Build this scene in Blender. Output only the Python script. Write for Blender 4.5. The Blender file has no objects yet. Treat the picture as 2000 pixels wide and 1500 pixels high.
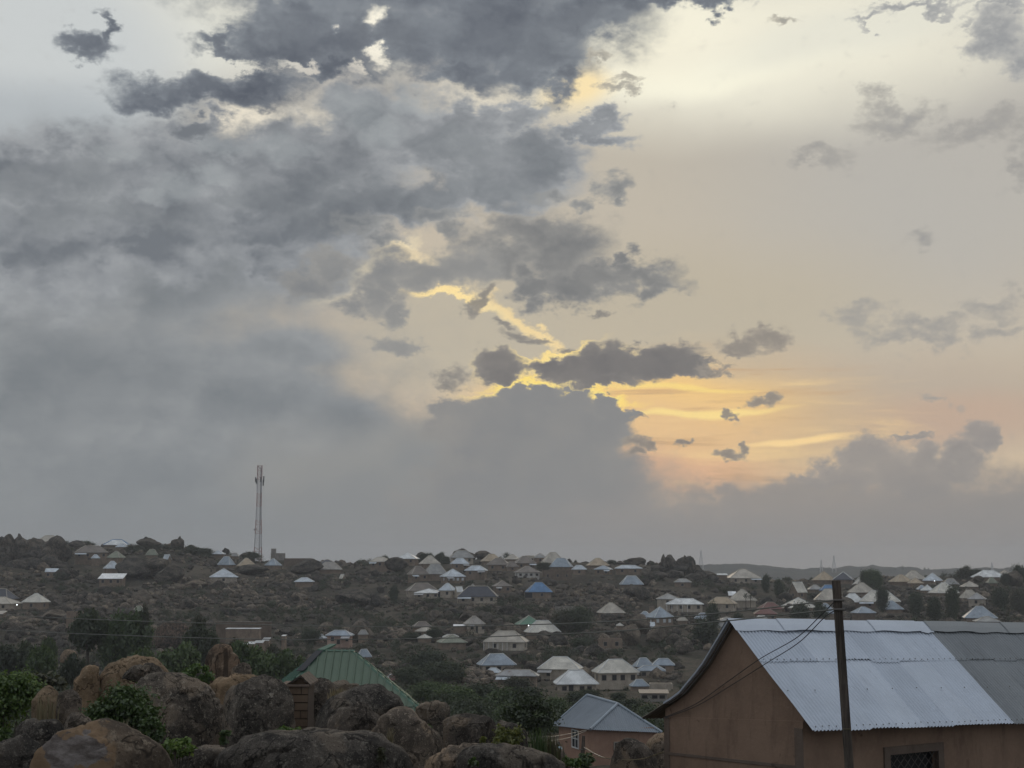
import bpy, math, random
import numpy as np
from mathutils import Vector, Matrix, noise as mnoise

SC = bpy.context.scene
COL = SC.collection
F = 2774.0                       # focal length in photo pixels (2000 wide)
TH = math.atan(355.0 / F)        # the camera looks slightly up; horizon on row 1105
CT, ST = math.cos(TH), math.sin(TH)
RNG = random.Random(11)
NR = np.random.RandomState(5)

# ------------------------------------------------------------------ camera
cd = bpy.data.cameras.new('camera'); cam = bpy.data.objects.new('camera', cd); COL.objects.link(cam)
cd.sensor_width = 36.0; cd.lens = 36.0 * F / 2000.0
cd.clip_start = 0.1; cd.clip_end = 20000
cam.rotation_euler = (math.radians(90) + TH, 0, 0)
SC.camera = cam

def U(px, py, d):
    """world point at forward distance y = d that the photo shows at (px, py)"""
    a = (px - 1000.0) / F; b = (750.0 - py) / F
    dx, dy, dz = a, CT - b * ST, ST + b * CT
    return Vector((dx / dy * d, d, dz / dy * d))
def XC(c, d):
    return (c - 1000.0) / F * d * CT
def rowz(py, d):
    return d * math.tan(TH + math.atan((750.0 - py) / F))
def proj(x, y, z):
    f = y * CT + z * ST
    return 1000 + F * x / f, 750 - F * (z * CT - y * ST) / f

# ------------------------------------------------------------------ render set-up
SC.render.engine = 'CYCLES'
SC.view_settings.view_transform = 'Standard'; SC.view_settings.look = 'None'
SC.view_settings.exposure = 0.0; SC.view_settings.gamma = 1.0
cy = SC.cycles
cy.use_denoising = True
try: cy.denoiser = 'OPENIMAGEDENOISE'
except Exception: pass
cy.max_bounces = 5; cy.diffuse_bounces = 2; cy.glossy_bounces = 2; cy.transmission_bounces = 3
cy.transparent_max_bounces = 6; cy.volume_bounces = 0
cy.use_adaptive_sampling = True; cy.adaptive_threshold = 0.015

# ------------------------------------------------------------------ node helper
class G:
    def __init__(s, tree):
        s.t = tree; s.n = tree.nodes; s.l = tree.links
    def new(s, kind, **kw):
        n = s.n.new(kind)
        for k, v in kw.items(): setattr(n, k, v)
        return n
    def put(s, sock, v):
        if hasattr(v, 'is_output') and v.is_output: s.l.new(v, sock)
        else: sock.default_value = v
    def m(s, op, a, b=0.0, c=None, clamp=False):
        n = s.new('ShaderNodeMath', operation=op); n.use_clamp = clamp
        s.put(n.inputs[0], a); s.put(n.inputs[1], b)
        if c is not None: s.put(n.inputs[2], c)
        return n.outputs[0]
    def vm(s, op, a, b=(0, 0, 0), scale=None):
        n = s.new('ShaderNodeVectorMath', operation=op)
        s.put(n.inputs[0], a); s.put(n.inputs[1], b)
        if scale is not None: s.put(n.inputs['Scale'], scale)
        return n.outputs['Value'] if op in ('LENGTH', 'DOT_PRODUCT') else n.outputs[0]
    def mr(s, v, a, b, c=0.0, d=1.0, smooth=True):
        n = s.new('ShaderNodeMapRange'); n.interpolation_type = 'SMOOTHSTEP' if smooth else 'LINEAR'
        s.put(n.inputs[0], v); s.put(n.inputs[1], a); s.put(n.inputs[2], b); s.put(n.inputs[3], c); s.put(n.inputs[4], d)
        return n.outputs[0]
    def noise(s, vec, scale, detail=4.0, rough=0.5, dist=0.0, lac=2.0, color=False):
        n = s.new('ShaderNodeTexNoise'); s.put(n.inputs['Vector'], vec)
        n.inputs['Scale'].default_value = scale; n.inputs['Detail'].default_value = detail
        n.inputs['Roughness'].default_value = rough; n.inputs['Distortion'].default_value = dist
        n.inputs['Lacunarity'].default_value = lac
        return n.outputs['Color'] if color else n.outputs[0]
    def mix(s, f, a, b, mode='MIX'):
        n = s.new('ShaderNodeMix', data_type='RGBA', blend_type=mode)
        s.put(n.inputs[0], f)
        for i, v in ((6, a), (7, b)):
            if isinstance(v, tuple) and len(v) == 3: v = (*v, 1.0)
            s.put(n.inputs[i], v)
        return n.outputs[2]
    def ramp(s, v, stops):
        n = s.new('ShaderNodeValToRGB'); s.put(n.inputs[0], v)
        e = n.color_ramp.elements
        while len(e) > 1: e.remove(e[-1])
        for i, (p, c) in enumerate(stops):
            el = e[0] if i == 0 else e.new(p)
            el.position = p
            el.color = (*c, 1.0) if len(c) == 3 else c
        return n.outputs[0]

def lin(r, g=None, b=None):
    """sRGB 0-255 to linear"""
    f = lambda v: ((v / 255.0) / 12.92) if v <= 10.3 else (((v / 255.0) + 0.055) / 1.055) ** 2.4
    if g is None: g = b = r
    return (f(r), f(g), f(b))
# ------------------------------------------------------------------ sky: Nishita air under layered evening clouds
SUN_AZ = math.atan((1135 - 1000) / F); SUN_EL = math.radians(7.6)
W = bpy.data.worlds.new('World'); SC.world = W; W.use_nodes = True
def build_sky():
    W.node_tree.nodes.clear()
    g = G(W.node_tree)
    out = g.new('ShaderNodeOutputWorld'); bg = g.new('ShaderNodeBackground')
    g.l.new(bg.outputs[0], out.inputs[0])
    bg.inputs[1].default_value = 0.1
    sky = g.new('ShaderNodeTexSky', sky_type='NISHITA'); sky.sun_disc = False
    sky.sun_elevation = SUN_EL; sky.sun_rotation = SUN_AZ
    sky.dust_density = 3.0; sky.air_density = 1.2
    tc = g.new('ShaderNodeTexCoord'); D = tc.outputs['Generated']
    sp = g.new('ShaderNodeSeparateXYZ'); g.l.new(D, sp.inputs[0])
    X, Y, Z = sp.outputs
    az = g.m('ARCTAN2', X, Y); el = g.m('ARCSINE', Z)
    # angles in photo-pixel units: u to the right of the view axis, v above the horizon
    u = g.m('MULTIPLY_ADD', az, F, 1000.0); v = g.m('MULTIPLY', el, F)
    cb = g.new('ShaderNodeCombineXYZ'); g.l.new(u, cb.inputs[0]); g.l.new(v, cb.inputs[1])
    P = cb.outputs[0]
    def ang(px, py):
        w = U(px, py, 1.0); 
        return 1000 + F * math.atan2(w.x, w.y), F * math.atan2(w.z, math.hypot(w.x, w.y))
    Q = g.vm('MULTIPLY', D, (1.0, 1.0, 1.55))                      # clouds are wider than tall
    w1 = g.noise(Q, 9.0, 3.0, 0.5, color=True)
    w2 = g.noise(Q, 30.0, 6.0, 0.60, color=True)
    o1 = g.vm('MULTIPLY', g.vm('SUBTRACT', w1, (.5, .5, .5)), (150, 110, 0))
    o2 = g.vm('MULTIPLY', g.vm('SUBTRACT', w2, (.5, .5, .5)), (190, 150, 0))
    w3 = g.noise(Q, 80.0, 5.0, 0.62, color=True)
    o3 = g.vm('MULTIPLY', g.vm('SUBTRACT', w3, (.5, .5, .5)), (58, 50, 0))
    PW = g.vm('ADD', g.vm('ADD', P, o1), g.vm('ADD', o2, o3))                      # ragged cloud edges
    PS = g.vm('ADD', P, g.vm('MULTIPLY', o1, (.8, .8, 0)))           # soft edges
    PT = g.vm('ADD', g.vm('MULTIPLY', o1, (.25, .25, 0)), g.vm('ADD', P, g.vm('ADD', g.vm('MULTIPLY', o2, (.5, .5, 0)), o3)))   # crisp small clouds
    def blob(vec, px, py, rx, ry, rot=0.0):
        a, b = ang(px, py)
        mp = g.new('ShaderNodeMapping', vector_type='TEXTURE')
        g.l.new(vec, mp.inputs[0])
        mp.inputs['Location'].default_value = (a, b, 0); mp.inputs['Rotation'].default_value = (0, 0, math.radians(rot))
        mp.inputs['Scale'].default_value = (rx * 1.6, ry * 1.6, 1)
        gr = g.new('ShaderNodeTexGradient', gradient_type='SPHERICAL'); g.l.new(mp.outputs[0], gr.inputs[0])
        return gr.outputs[1]
    def union(vec, bl):
        r = None
        for b in bl:
            k = blob(vec, *b[:5]) if len(b) < 6 else blob(vec, *b[:5])
            r = k if r is None else g.m('SMOOTH_MAX', r, k, 0.10)
        return r
    fb = g.noise(Q, 30.0, 8.0, 0.64)                              # billow texture
    fa = g.noise(Q, 11.0, 8.0, 0.54)
    fs = g.noise(g.vm('ADD', Q, (0.010, 0.0, -0.022)), 11.0, 8.0, 0.54)
    # rounded billows: cells pushed out of shape, lit from the side of the bright sky
    Qb = g.vm('ADD', g.vm('MULTIPLY', D, (1.0, 1.0, 1.2)), g.vm('MULTIPLY', g.vm('SUBTRACT', w2, (.5, .5, .5)), (.055, .055, .055)))
    def puff(vec):
        n = g.new('ShaderNodeTexVoronoi', feature='F1'); g.put(n.inputs['Vector'], vec); n.inputs['Scale'].default_value = 13.0
        n.inputs['Detail'].default_value = 3.0; n.inputs['Roughness'].default_value = .55; n.inputs['Lacunarity'].default_value = 2.1; n.normalize = True
        return n.outputs['Distance']
    pf = g.m('SUBTRACT', puff(g.vm('ADD', Qb, (0.007, 0.0, -0.014))), puff(Qb))
    relief = g.m('ADD', g.m('MULTIPLY', g.m('SUBTRACT', fa, fs), .55), g.m('MULTIPLY', pf, 1.0))
    ff = g.noise(Q, 75.0, 6.0, 0.66)
    big = g.noise(Q, 7.0, 5.0, 0.55)
    streak = g.noise(g.vm('MULTIPLY', D, (9.0, 9.0, 95.0)), 1.0, 5.0, 0.6, dist=0.5)
    fine = g.noise(Q, 85.0, 4.0, 0.6)

    # base air: bluish grey on the left and overhead, beige to the right
    lr = g.mr(u, 300.0, 1500.0)
    base = g.mix(lr, lin(146, 151, 154), lin(180, 173, 161))
    hi = g.mr(v, 700.0, 1150.0)
    base = g.mix(hi, base, lin(206, 207, 205))
    up = g.mr(v, 1300.0, 3400.0)
    overhead = g.mix(g.mr(big, .35, .7), lin(212, 221, 234), (1.0, 1.0, 1.0))
    base = g.mix(up, base, overhead)
    back = g.mr(g.m('ABSOLUTE', az), 0.8, 2.0)
    base = g.mix(g.m('MULTIPLY', back, g.m('SUBTRACT', 1.0, g.m('MULTIPLY', up, .6))), base, g.mix(g.mr(big, .35, .7), lin(160, 170, 184), lin(208, 212, 217)))
    base = g.mix(0.10, base, g.vm('MULTIPLY', sky.outputs[0], (.1, .1, .1)))
    c = base
    def glow(px, py, rx, ry, col, amt=1.0, rot=0.0, vec=None, a=0.0, b=.75):
        nonlocal c
        k = g.mr(blob(vec or PS, px, py, rx, ry, rot), a, b, 0.0, amt)
        c = g.mix(k, c, col)
    # broad lights of the evening sky
    glow(1450, 420, 750, 420, lin(186, 180, 168), .85)
    glow(1900, 260, 420, 300, lin(184, 181, 175), .8)
    glow(1500, 95, 480, 130, lin(238, 234, 216), 1.0)
    glow(1420, 135, 300, 36, lin(252, 248, 226), .9, 8)
    glow(1280, 60, 190, 50, lin(248, 243, 222), .9)
    glow(1180, 110, 150, 60, lin(246, 240, 218), .7)
    glow(1700, 60, 260, 40, lin(228, 226, 212), .8, 8)
    glow(1130, 180, 60, 34, lin(252, 228, 176), .9)
    glow(330, 50, 230, 85, lin(232, 230, 216), 1.0)
    glow(100, 90, 260, 170, lin(202, 206, 206), 1.0)
    glow(60, 230, 260, 70, lin(176, 182, 186), .8)
    glow(545, 228, 130, 38, lin(236, 227, 208), 1.0)
    glow(740, 60, 60, 80, lin(250, 244, 226), 1.0)
    glow(950, 205, 110, 40, lin(226, 218, 200), .9, -25)
    glow(1300, 620, 420, 130, lin(190, 180, 160), .8)
    glow(880, 650, 220, 130, lin(190, 181, 163), .9)
    glow(1750, 790, 420, 90, lin(186, 172, 156), .85)
    glow(1850, 820, 200, 50, lin(196, 170, 150), .8)
    glow(1400, 835, 270, 120, lin(212, 184, 146), 1.0)
    glow(1230, 775, 260, 50, lin(246, 206, 138), 1.0)
    glow(1260, 800, 200, 60, lin(244, 204, 136), .7)
    glow(1300, 850, 210, 70, lin(232, 194, 146), .9)
    glow(1300, 925, 190, 44, lin(230, 184, 146), .9)
    # thin level streaks in the golden gap
    gm = g.m('MULTIPLY', g.mr(blob(PS, 1420, 830, 330, 130), .1, .5), g.mr(streak, .50, .78, 0, .5))
    c = g.mix(gm, c, lin(252, 220, 158))
    gm = g.m('MULTIPLY', g.mr(blob(PS, 1420, 830, 330, 130), .1, .5), g.mr(streak, .48, .30, 0, .6))
    c = g.mix(gm, c, lin(196, 160, 124))
    glow(1380, 800, 130, 6, lin(255, 226, 150), .9, 3); glow(1560, 853, 80, 6, lin(255, 220, 158), .9, 4); glow(1330, 756, 120, 5, lin(255, 224, 136), .7)
    # gold behind the clouds where the sun hides
    glow(1060, 755, 100, 9, lin(255, 226, 128), 1.5, 0, PT)
    glow(1175, 770, 80, 9, lin(255, 222, 130), 1.3, -10, PT)
    glow(1045, 640, 100, 11, lin(244, 218, 164), .95, -34, PT)
    glow(960, 600, 50, 12, lin(246, 222, 168), .9, -28, PT)
    glow(1090, 690, 70, 7, lin(252, 224, 150), 1.0, 16, PT)
    glow(870, 578, 70, 9, lin(255, 228, 165), 1.2, -6, PT)
    glow(735, 512, 70, 15, lin(250, 232, 192), 1.1, 34, PT)
    glow(655, 575, 55, 22, lin(250, 232, 196), 1.1, 24, PT)
    glow(800, 505, 60, 14, lin(240, 220, 180), .9, -14, PT)

    def layer(vec, bl, lo, hi_, dark, light, alpha=1.0, shade=1.0, noise_amp=.30, rim=None, holes=None, nz=None, edge=.32, soft=.13):
        """one cloud layer: union of soft ellipses eroded by noise; returns the new colour"""
        nonlocal c
        fld = union(vec, bl)
        n_ = g.m('MULTIPLY', g.m('SUBTRACT', nz or fb, .5), noise_amp)
        fld = g.m('ADD', fld, n_)
        if holes: fld = g.m('SUBTRACT', fld, g.m('MULTIPLY', union(PT, holes), .75))
        lo, hi_ = lo - .04, hi_ + soft
        k = g.mr(fld, lo, hi_, 0.0, alpha)
        t = g.m('ADD', g.m('MULTIPLY', relief, 2.6 * shade), .48)
        t = g.m('ADD', t, g.m('MULTIPLY', g.m('SUBTRACT', big, .5), 1.6 * shade), clamp=True)
        t = g.m('ADD', t, g.mr(fld, hi_ - .12, hi_ + .22, edge, -edge * .5), clamp=True)
        if rim:
            rc, ra, wd, near = rim
            kr = g.m('MULTIPLY', g.mr(fld, lo - wd, lo, 0.0, ra), g.mr(blob(P, *near), 0.0, .6))
            c = g.mix(kr, c, rc)
        c = g.mix(k, c, g.mix(t, dark, light))
    SUNB = (1110, 735, 330, 190)
    # faint clouds on the right
    layer(PW, [(1690, 612, 45, 26), (1742, 645, 62, 26), (1805, 650, 62, 22), (1872, 640, 50, 24), (1955, 600, 66, 22), (1785, 456, 34, 18), (1742, 228, 62, 30),
               (1905, 262, 120, 32), (1990, 335, 30, 34), (1825, 768, 38, 12), (1580, 300, 60, 18), (1985, 650, 40, 18)],
          .16, .74, lin(144, 144, 146), lin(162, 159, 154), .72, .5, 1.35, nz=ff)
    layer(PW, [(1965, 62, 46, 52), (1990, 110, 40, 40), (1960, 20, 60, 10), (1800, 12, 120, 12), (1690, 40, 60, 9)], .25, .62, lin(140, 143, 148), lin(178, 178, 176), .9, .6, .7)
    # broad grey bank, left
    layer(PS, [(120, 500, 600, 230), (480, 520, 260, 110), (330, 560, 330, 110), (150, 760, 640, 230), (480, 800, 330, 150), (300, 950, 800, 200), (690, 830, 150, 90), (560, 690, 170, 60), (760, 950, 300, 130)],
          .22, .58, lin(122, 127, 131), lin(149, 152, 154), 1.0, .65, .36)
    # mottled billows above it
    layer(PW, [(80, 330, 210, 90), (300, 340, 260, 90), (520, 350, 240, 90), (640, 300, 170, 85), (720, 235, 120, 70), (860, 270, 180, 80), (980, 320, 170, 90), (1075, 300, 90, 65),
               (250, 450, 330, 100), (560, 450, 210, 75), (760, 390, 200, 62), (960, 390, 120, 40), (930, 235, 110, 42), (1190, 246, 78, 22), (1040, 220, 60, 30), (60, 480, 200, 120), (410, 250, 60, 30),
               (560, 530, 120, 60)],
          .24, .46, lin(114, 119, 125), lin(162, 165, 168), .98, 1.0, .42)
    layer(PW, [(640, 395, 170, 34), (800, 370, 150, 44), (960, 370, 110, 44), (1050, 300, 84, 50), (900, 290, 90, 40), (480, 410, 120, 30), (110, 340, 110, 60), (200, 420, 200, 40), (640, 440, 80, 30)],
          .20, .62, lin(108, 113, 119), lin(144, 148, 151), .92, .9, .7, edge=0.0)
    layer(PT, [(345, 365, 58, 26), (300, 380, 40, 20), (420, 345, 50, 20), (700, 215, 70, 40), (750, 260, 60, 30), (560, 290, 70, 26), (800, 200, 60, 30), (450, 290, 60, 24), (240, 300, 50, 20)],
          .20, .70, lin(140, 146, 150), lin(176, 180, 181), .6, .7, .9, edge=0.0)
    # ragged scraps below their edge
    layer(PT, [(1197, 362, 34, 30), (1205, 392, 16, 24), (1135, 402, 36, 16), (1075, 380, 50, 18), (885, 452, 26, 22), (845, 420, 60, 20), (735, 470, 40, 16), (700, 440, 60, 26)],
          .28, .58, lin(118, 122, 126), lin(150, 151, 150), .9, .7, .9, nz=ff)
    # middle grey clouds
    layer(PW, [(1090, 492, 100, 62), (1020, 470, 110, 52), (1150, 545, 150, 36), (1255, 545, 90, 34), (1290, 560, 60, 20), (1060, 555, 70, 26), (1235, 505, 30, 22), (1000, 520, 60, 46)],
          .24, .50, lin(118, 120, 122), lin(150, 149, 146), .96, .8, .55)
    layer(PT, [(760, 535, 46, 44), (735, 580, 52, 44), (850, 535, 110, 34), (920, 520, 70, 40), (765, 620, 24, 30), (690, 605, 30, 20), (770, 680, 42, 18), (640, 520, 60, 40), (600, 560, 60, 30)],
          .25, .50, lin(130, 132, 134), lin(152, 151, 148), .95, .7, .65, nz=ff)
    layer(PT, [(945, 588, 40, 13, 50), (930, 605, 22, 12), (1010, 652, 40, 10), (985, 635, 24, 8), (1035, 662, 44, 9), (1165, 608, 26, 8), (1115, 675, 22, 7), (885, 738, 36, 22), (870, 755, 26, 14), (1500, 812, 1, 1)],
          .28, .60, lin(126, 124, 121), lin(150, 145, 138), .9, .6, 1.0, nz=ff)
    # low bank in front of the sun, soft on its left, gold along its top
    layer(PS, [(840, 910, 190, 110), (1000, 1010, 360, 150), (930, 870, 170, 80), (700, 960, 260, 120)], .20, .60, lin(134, 137, 139), lin(146, 146, 144), .95, .4, .4)
    layer(PT, [(1000, 862, 150, 80), (1085, 850, 130, 80), (1165, 838, 74, 48), (1212, 815, 40, 24), (1120, 800, 50, 36), (1050, 950, 200, 110), (1105, 930, 106, 86), (1150, 990, 96, 46),
               (1050, 800, 110, 34), (950, 812, 90, 40), (1020, 1010, 240, 120), (1040, 940, 180, 110), (1128, 772, 28, 20), (1196, 790, 28, 20), (1242, 812, 22, 12), (1000, 776, 50, 20), (1062, 772, 36, 16)],
          .27, .38, lin(133, 134, 135), lin(146, 144, 141), 1.0, .7, .55, soft=.07, rim=(lin(255, 228, 140), .8, .04, (1090, 765, 150, 26)))
    # dark flat clouds at the sun
    layer(PT, [(965, 708, 46, 30), (985, 732, 42, 18), (1090, 722, 80, 20), (1150, 716, 70, 24), (1210, 704, 80, 34), (1290, 702, 76, 32), (1345, 716, 46, 18), (1170, 740, 90, 16), (1255, 690, 50, 20)],
          .27, .40, lin(114, 112, 112), lin(146, 141, 135), 1.0, .6, .50, soft=.07, rim=(lin(255, 228, 150), .55, .03, (1110, 720, 150, 40)))
    layer(PT, [(1455, 672, 58, 20), (1500, 660, 46, 22), (1430, 685, 40, 10), (1490, 780, 32, 13), (1440, 800, 14, 7), (1425, 874, 28, 12), (1452, 868, 12, 8), (1340, 856, 16, 7), (1248, 868, 34, 14), (1268, 876, 18, 9),
               (1240, 890, 16, 16), (1255, 816, 22, 7), (1400, 718, 34, 8)],
          .27, .52, lin(128, 124, 120), lin(158, 150, 140), .92, .6, .9, nz=ff)
    # low clouds on the right and the dusk haze along the horizon
    layer(PT, [(1695, 885, 52, 42), (1740, 915, 60, 40), (1650, 925, 70, 32), (1800, 895, 40, 34), (1800, 940, 60, 40), (1910, 850, 34, 32), (1885, 890, 44, 30), (1935, 860, 22, 30), (1590, 935, 60, 16), (1780, 850, 50, 8), (1860, 915, 50, 30)],
          .25, .46, lin(140, 138, 137), lin(162, 155, 149), .92, .5, .65, nz=ff)
    layer(PW, [(1400, 1050, 300, 86), (1480, 1000, 150, 50), (1700, 1005, 300, 90), (1900, 1000, 260, 86), (1590, 965, 140, 42)], .18, .52, lin(142, 139, 137), lin(153, 147, 142), .92, .5, .5)
    hz = g.mr(v, 215.0, 20.0, 0.0, .92)
    c = g.mix(hz, c, g.mix(lr, lin(131, 135, 138), lin(142, 139, 137)))
    # dark slate cloud at the top with a tail to the left
    layer(PW, [(930, 55, 340, 104), (880, 70, 260, 90), (650, 80, 200, 80), (1130, 45, 180, 74), (1000, 90, 200, 80), (1040, 125, 130, 52), (720, 70, 220, 86), (560, 90, 140, 62), (590, 50, 110, 60), (410, 180, 210, 34), (300, 186, 120, 34), (500, 165, 120, 34), (640, 140, 110, 30),
               (1310, 4, 150, 22), (1425, 10, 50, 18), (880, 140, 110, 36), (1190, 20, 120, 46), (800, -60, 600, 120), (430, 90, 90, 26), (150, 88, 62, 24), (186, 62, 20, 28), (1095, 165, 50, 40)],
          .22, .50, lin(86, 92, 103), lin(128, 134, 141), .98, .8, .42,
          holes=[(736, 46, 20, 24), (738, 106, 18, 16), (590, 132, 30, 9), (694, 136, 12, 10), (430, 130, 60, 14), (650, 60, 14, 10)])
    layer(PT, [(1235, 158, 40, 12), (1215, 178, 46, 10), (1250, 184, 22, 10), (1160, 118, 30, 8), (1530, 45, 30, 6)], .30, .66, lin(140, 139, 136), lin(184, 178, 164), .85, .6, 1.2, nz=ff)
    g.l.new(g.vm('SCALE', c, scale=10.0), bg.inputs[0])
    W.cycles.sampling_method = 'MANUAL'; W.cycles.sample_map_resolution = 256
build_sky()
sd = bpy.data.lights.new('evening_sun', 'SUN'); sun = bpy.data.objects.new('evening_sun', sd); COL.objects.link(sun)
sd.energy = 0.5; sd.angle = math.radians(14); sd.color = (1.0, .82, .6)
sv = Vector((math.sin(SUN_AZ) * math.cos(SUN_EL), math.cos(SUN_AZ) * math.cos(SUN_EL), math.sin(SUN_EL)))
sun.rotation_euler = sv.to_track_quat('Z', 'Y').to_euler()
# ------------------------------------------------------------------ numpy noise
def _h(ix, iy, iz, s):
    n = (ix * 374761393 + iy * 668265263 + iz * 2147483647 + s * 974634541).astype(np.int64) & 0xffffffff
    n = ((n ^ (n >> 13)) * 1274126177) & 0xffffffff
    return ((n ^ (n >> 16)) & 0xffff) / 65535.0
def vnoise(p, s=0):
    i = np.floor(p).astype(np.int64); f = p - i; f = f * f * (3 - 2 * f)
    r = 0
    for a in (0, 1):
        for b in (0, 1):
            for c in (0, 1):
                w = (f[:, 0] if a else 1 - f[:, 0]) * (f[:, 1] if b else 1 - f[:, 1]) * (f[:, 2] if c else 1 - f[:, 2])
                r = r + w * _h(i[:, 0] + a, i[:, 1] + b, i[:, 2] + c, s)
    return r * 2 - 1
def fbm(p, s=0, o=4, g=.5):
    r = 0; a = 1.0; t = 0
    for k in range(o):
        r = r + a * vnoise(p * 2.0 ** k + 17.3 * k, s + k); t += a; a *= g
    return r / t
def fbm2(x, y, sc, s=0, o=4, g=.5):
    return fbm(np.stack([x / sc, y / sc, np.zeros_like(x)], 1), s, o, g)

# ------------------------------------------------------------------ terrain
SKY_C = [-900, 0, 60, 140, 250, 330, 420, 500, 600, 720, 800, 900, 1000, 1100, 1200, 1320, 1370, 1430, 1500, 1600, 1700, 1800, 1900, 2000, 2900]
SKY_R = [1058, 1058, 1060, 1068, 1067, 1070, 1084, 1099, 1102, 1104, 1100, 1092, 1092, 1096, 1102, 1108, 1122, 1133, 1136, 1136, 1134, 1132, 1126, 1120, 1118]
def ss(x, a, b):
    t = np.clip((x - a) / (b - a), 0, 1); return t * t * (3 - 2 * t)
def terrain0(x, y):
    az = np.clip(np.arctan2(x, y), -.75, .75)
    d = np.hypot(x, y) * np.cos(az); c = 1000 + F * np.tan(az)
    near = np.interp(d, [0, 12, 20, 30, 45, 60, 100, 200, 330], [-2.3, -2.9, -3.9, -5.1, -7.0, -8.6, -13.4, -21.2, -28.0])
    near = near - 1.1 * ss(c, 1080, 1320) * ss(d, 12, 24) * (1 - ss(d, 34, 60)) - .9 * ss(c, 1080, 1320) * (1 - ss(d, 8, 24))
    S = np.interp(c, SKY_C, SKY_R)
    zs = 700 * np.tan(TH + np.arctan((750.0 - S) / F))
    fr = np.interp(d, [330, 365, 400, 450, 500, 550, 600, 650, 700], [0, .01, .05, .16, .29, .43, .60, .81, 1.0])
    far = -28.0 + fr * (zs + 28.0)
    beyond = zs - (d - 700) * .012 - 40 * ss(d, 730, 1300)
    z = np.where(d < 330, near, np.where(d < 700, far, beyond))
    return np.where(d > 1300, zs - 7.2 - 40 - (zs - 7.2 + 8) * ss(d, 1300, 2200), z)
T0_D = np.arange(150.0, 780.0, 1.0)
def solve_d(px, py, lo=200.0):
    """distance at which the bare slope shows on row py, column px"""
    dd = T0_D[T0_D >= lo]
    xs = (px - 1000.0) / F * dd
    z = terrain0(xs, dd)
    rows = 750 - F * (z * CT - dd * ST) / (dd * CT + z * ST)
    k = np.nonzero((rows <= py) & (dd >= 330))[0]
    if py > rows[dd >= 330][0]:
        k2 = np.nonzero(rows <= py)[0]
        return float(dd[k2[0]]) if len(k2) else 330.0
    return float(dd[k[0]]) if len(k) else 704.0
PADS = []        # levelled house plots: (x, y, z, radius)
def terrain(x, y):
    x = np.asarray(x, float); y = np.asarray(y, float)
    z = terrain0(x, y)
    d = np.hypot(x, y)
    a = ss(d, 120, 420) * (1 - ss(d, 900, 1500) * .5)
    z = z + a * (1.7 * fbm2(x, y, 42.0, 3, 3) + .8 * fbm2(x, y, 9.0, 7, 3)) + .22 * fbm2(x, y, 2.5, 9, 3) * ss(d, 6, 20)
    if len(PADS) and x.size:
        for (hx, hy, hz, hr) in PADS:
            m = np.nonzero((np.abs(x - hx) < hr * 1.7) & (np.abs(y - hy) < hr * 1.7))[0]
            if len(m):
                w = 1 - ss(np.hypot(x[m] - hx, y[m] - hy), hr * .9, hr * 1.7)
                z[m] = z[m] * (1 - w) + hz * w
    return z
def tz(x, y):
    return float(terrain(np.array([x]), np.array([y]))[0])

# ------------------------------------------------------------------ mesh helpers
def link(o, parent=None):
    COL.objects.link(o)
    if parent is not None: o.parent = parent
    return o
def mesh_np(name, V, faces, mats, parent=None, smooth=False, midx=None):
    """faces: (n,3) or (n,4) array, or list of tuples"""
    me = bpy.data.meshes.new(name)
    if isinstance(faces, np.ndarray):
        n, k = faces.shape
        me.vertices.add(len(V)); me.vertices.foreach_set('co', np.asarray(V, np.float32).ravel())
        me.loops.add(n * k); me.loops.foreach_set('vertex_index', faces.astype(np.int32).ravel())
        me.polygons.add(n); me.polygons.foreach_set('loop_start', np.arange(0, n * k, k, dtype=np.int32))
        try: me.polygons.foreach_set('loop_total', np.full(n, k, np.int32))
        except Exception: pass
        me.update(calc_edges=True)
    else:
        me.from_pydata([tuple(v) for v in V], [], faces); me.update()
    for m in (mats if isinstance(mats, (list, tuple)) else [mats]): me.materials.append(m)
    if midx is not None: me.polygons.foreach_set('material_index', np.asarray(midx, np.int32))
    if smooth: me.polygons.foreach_set('use_smooth', np.ones(len(me.polygons), bool))
    return link(bpy.data.objects.new(name, me), parent)
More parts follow.
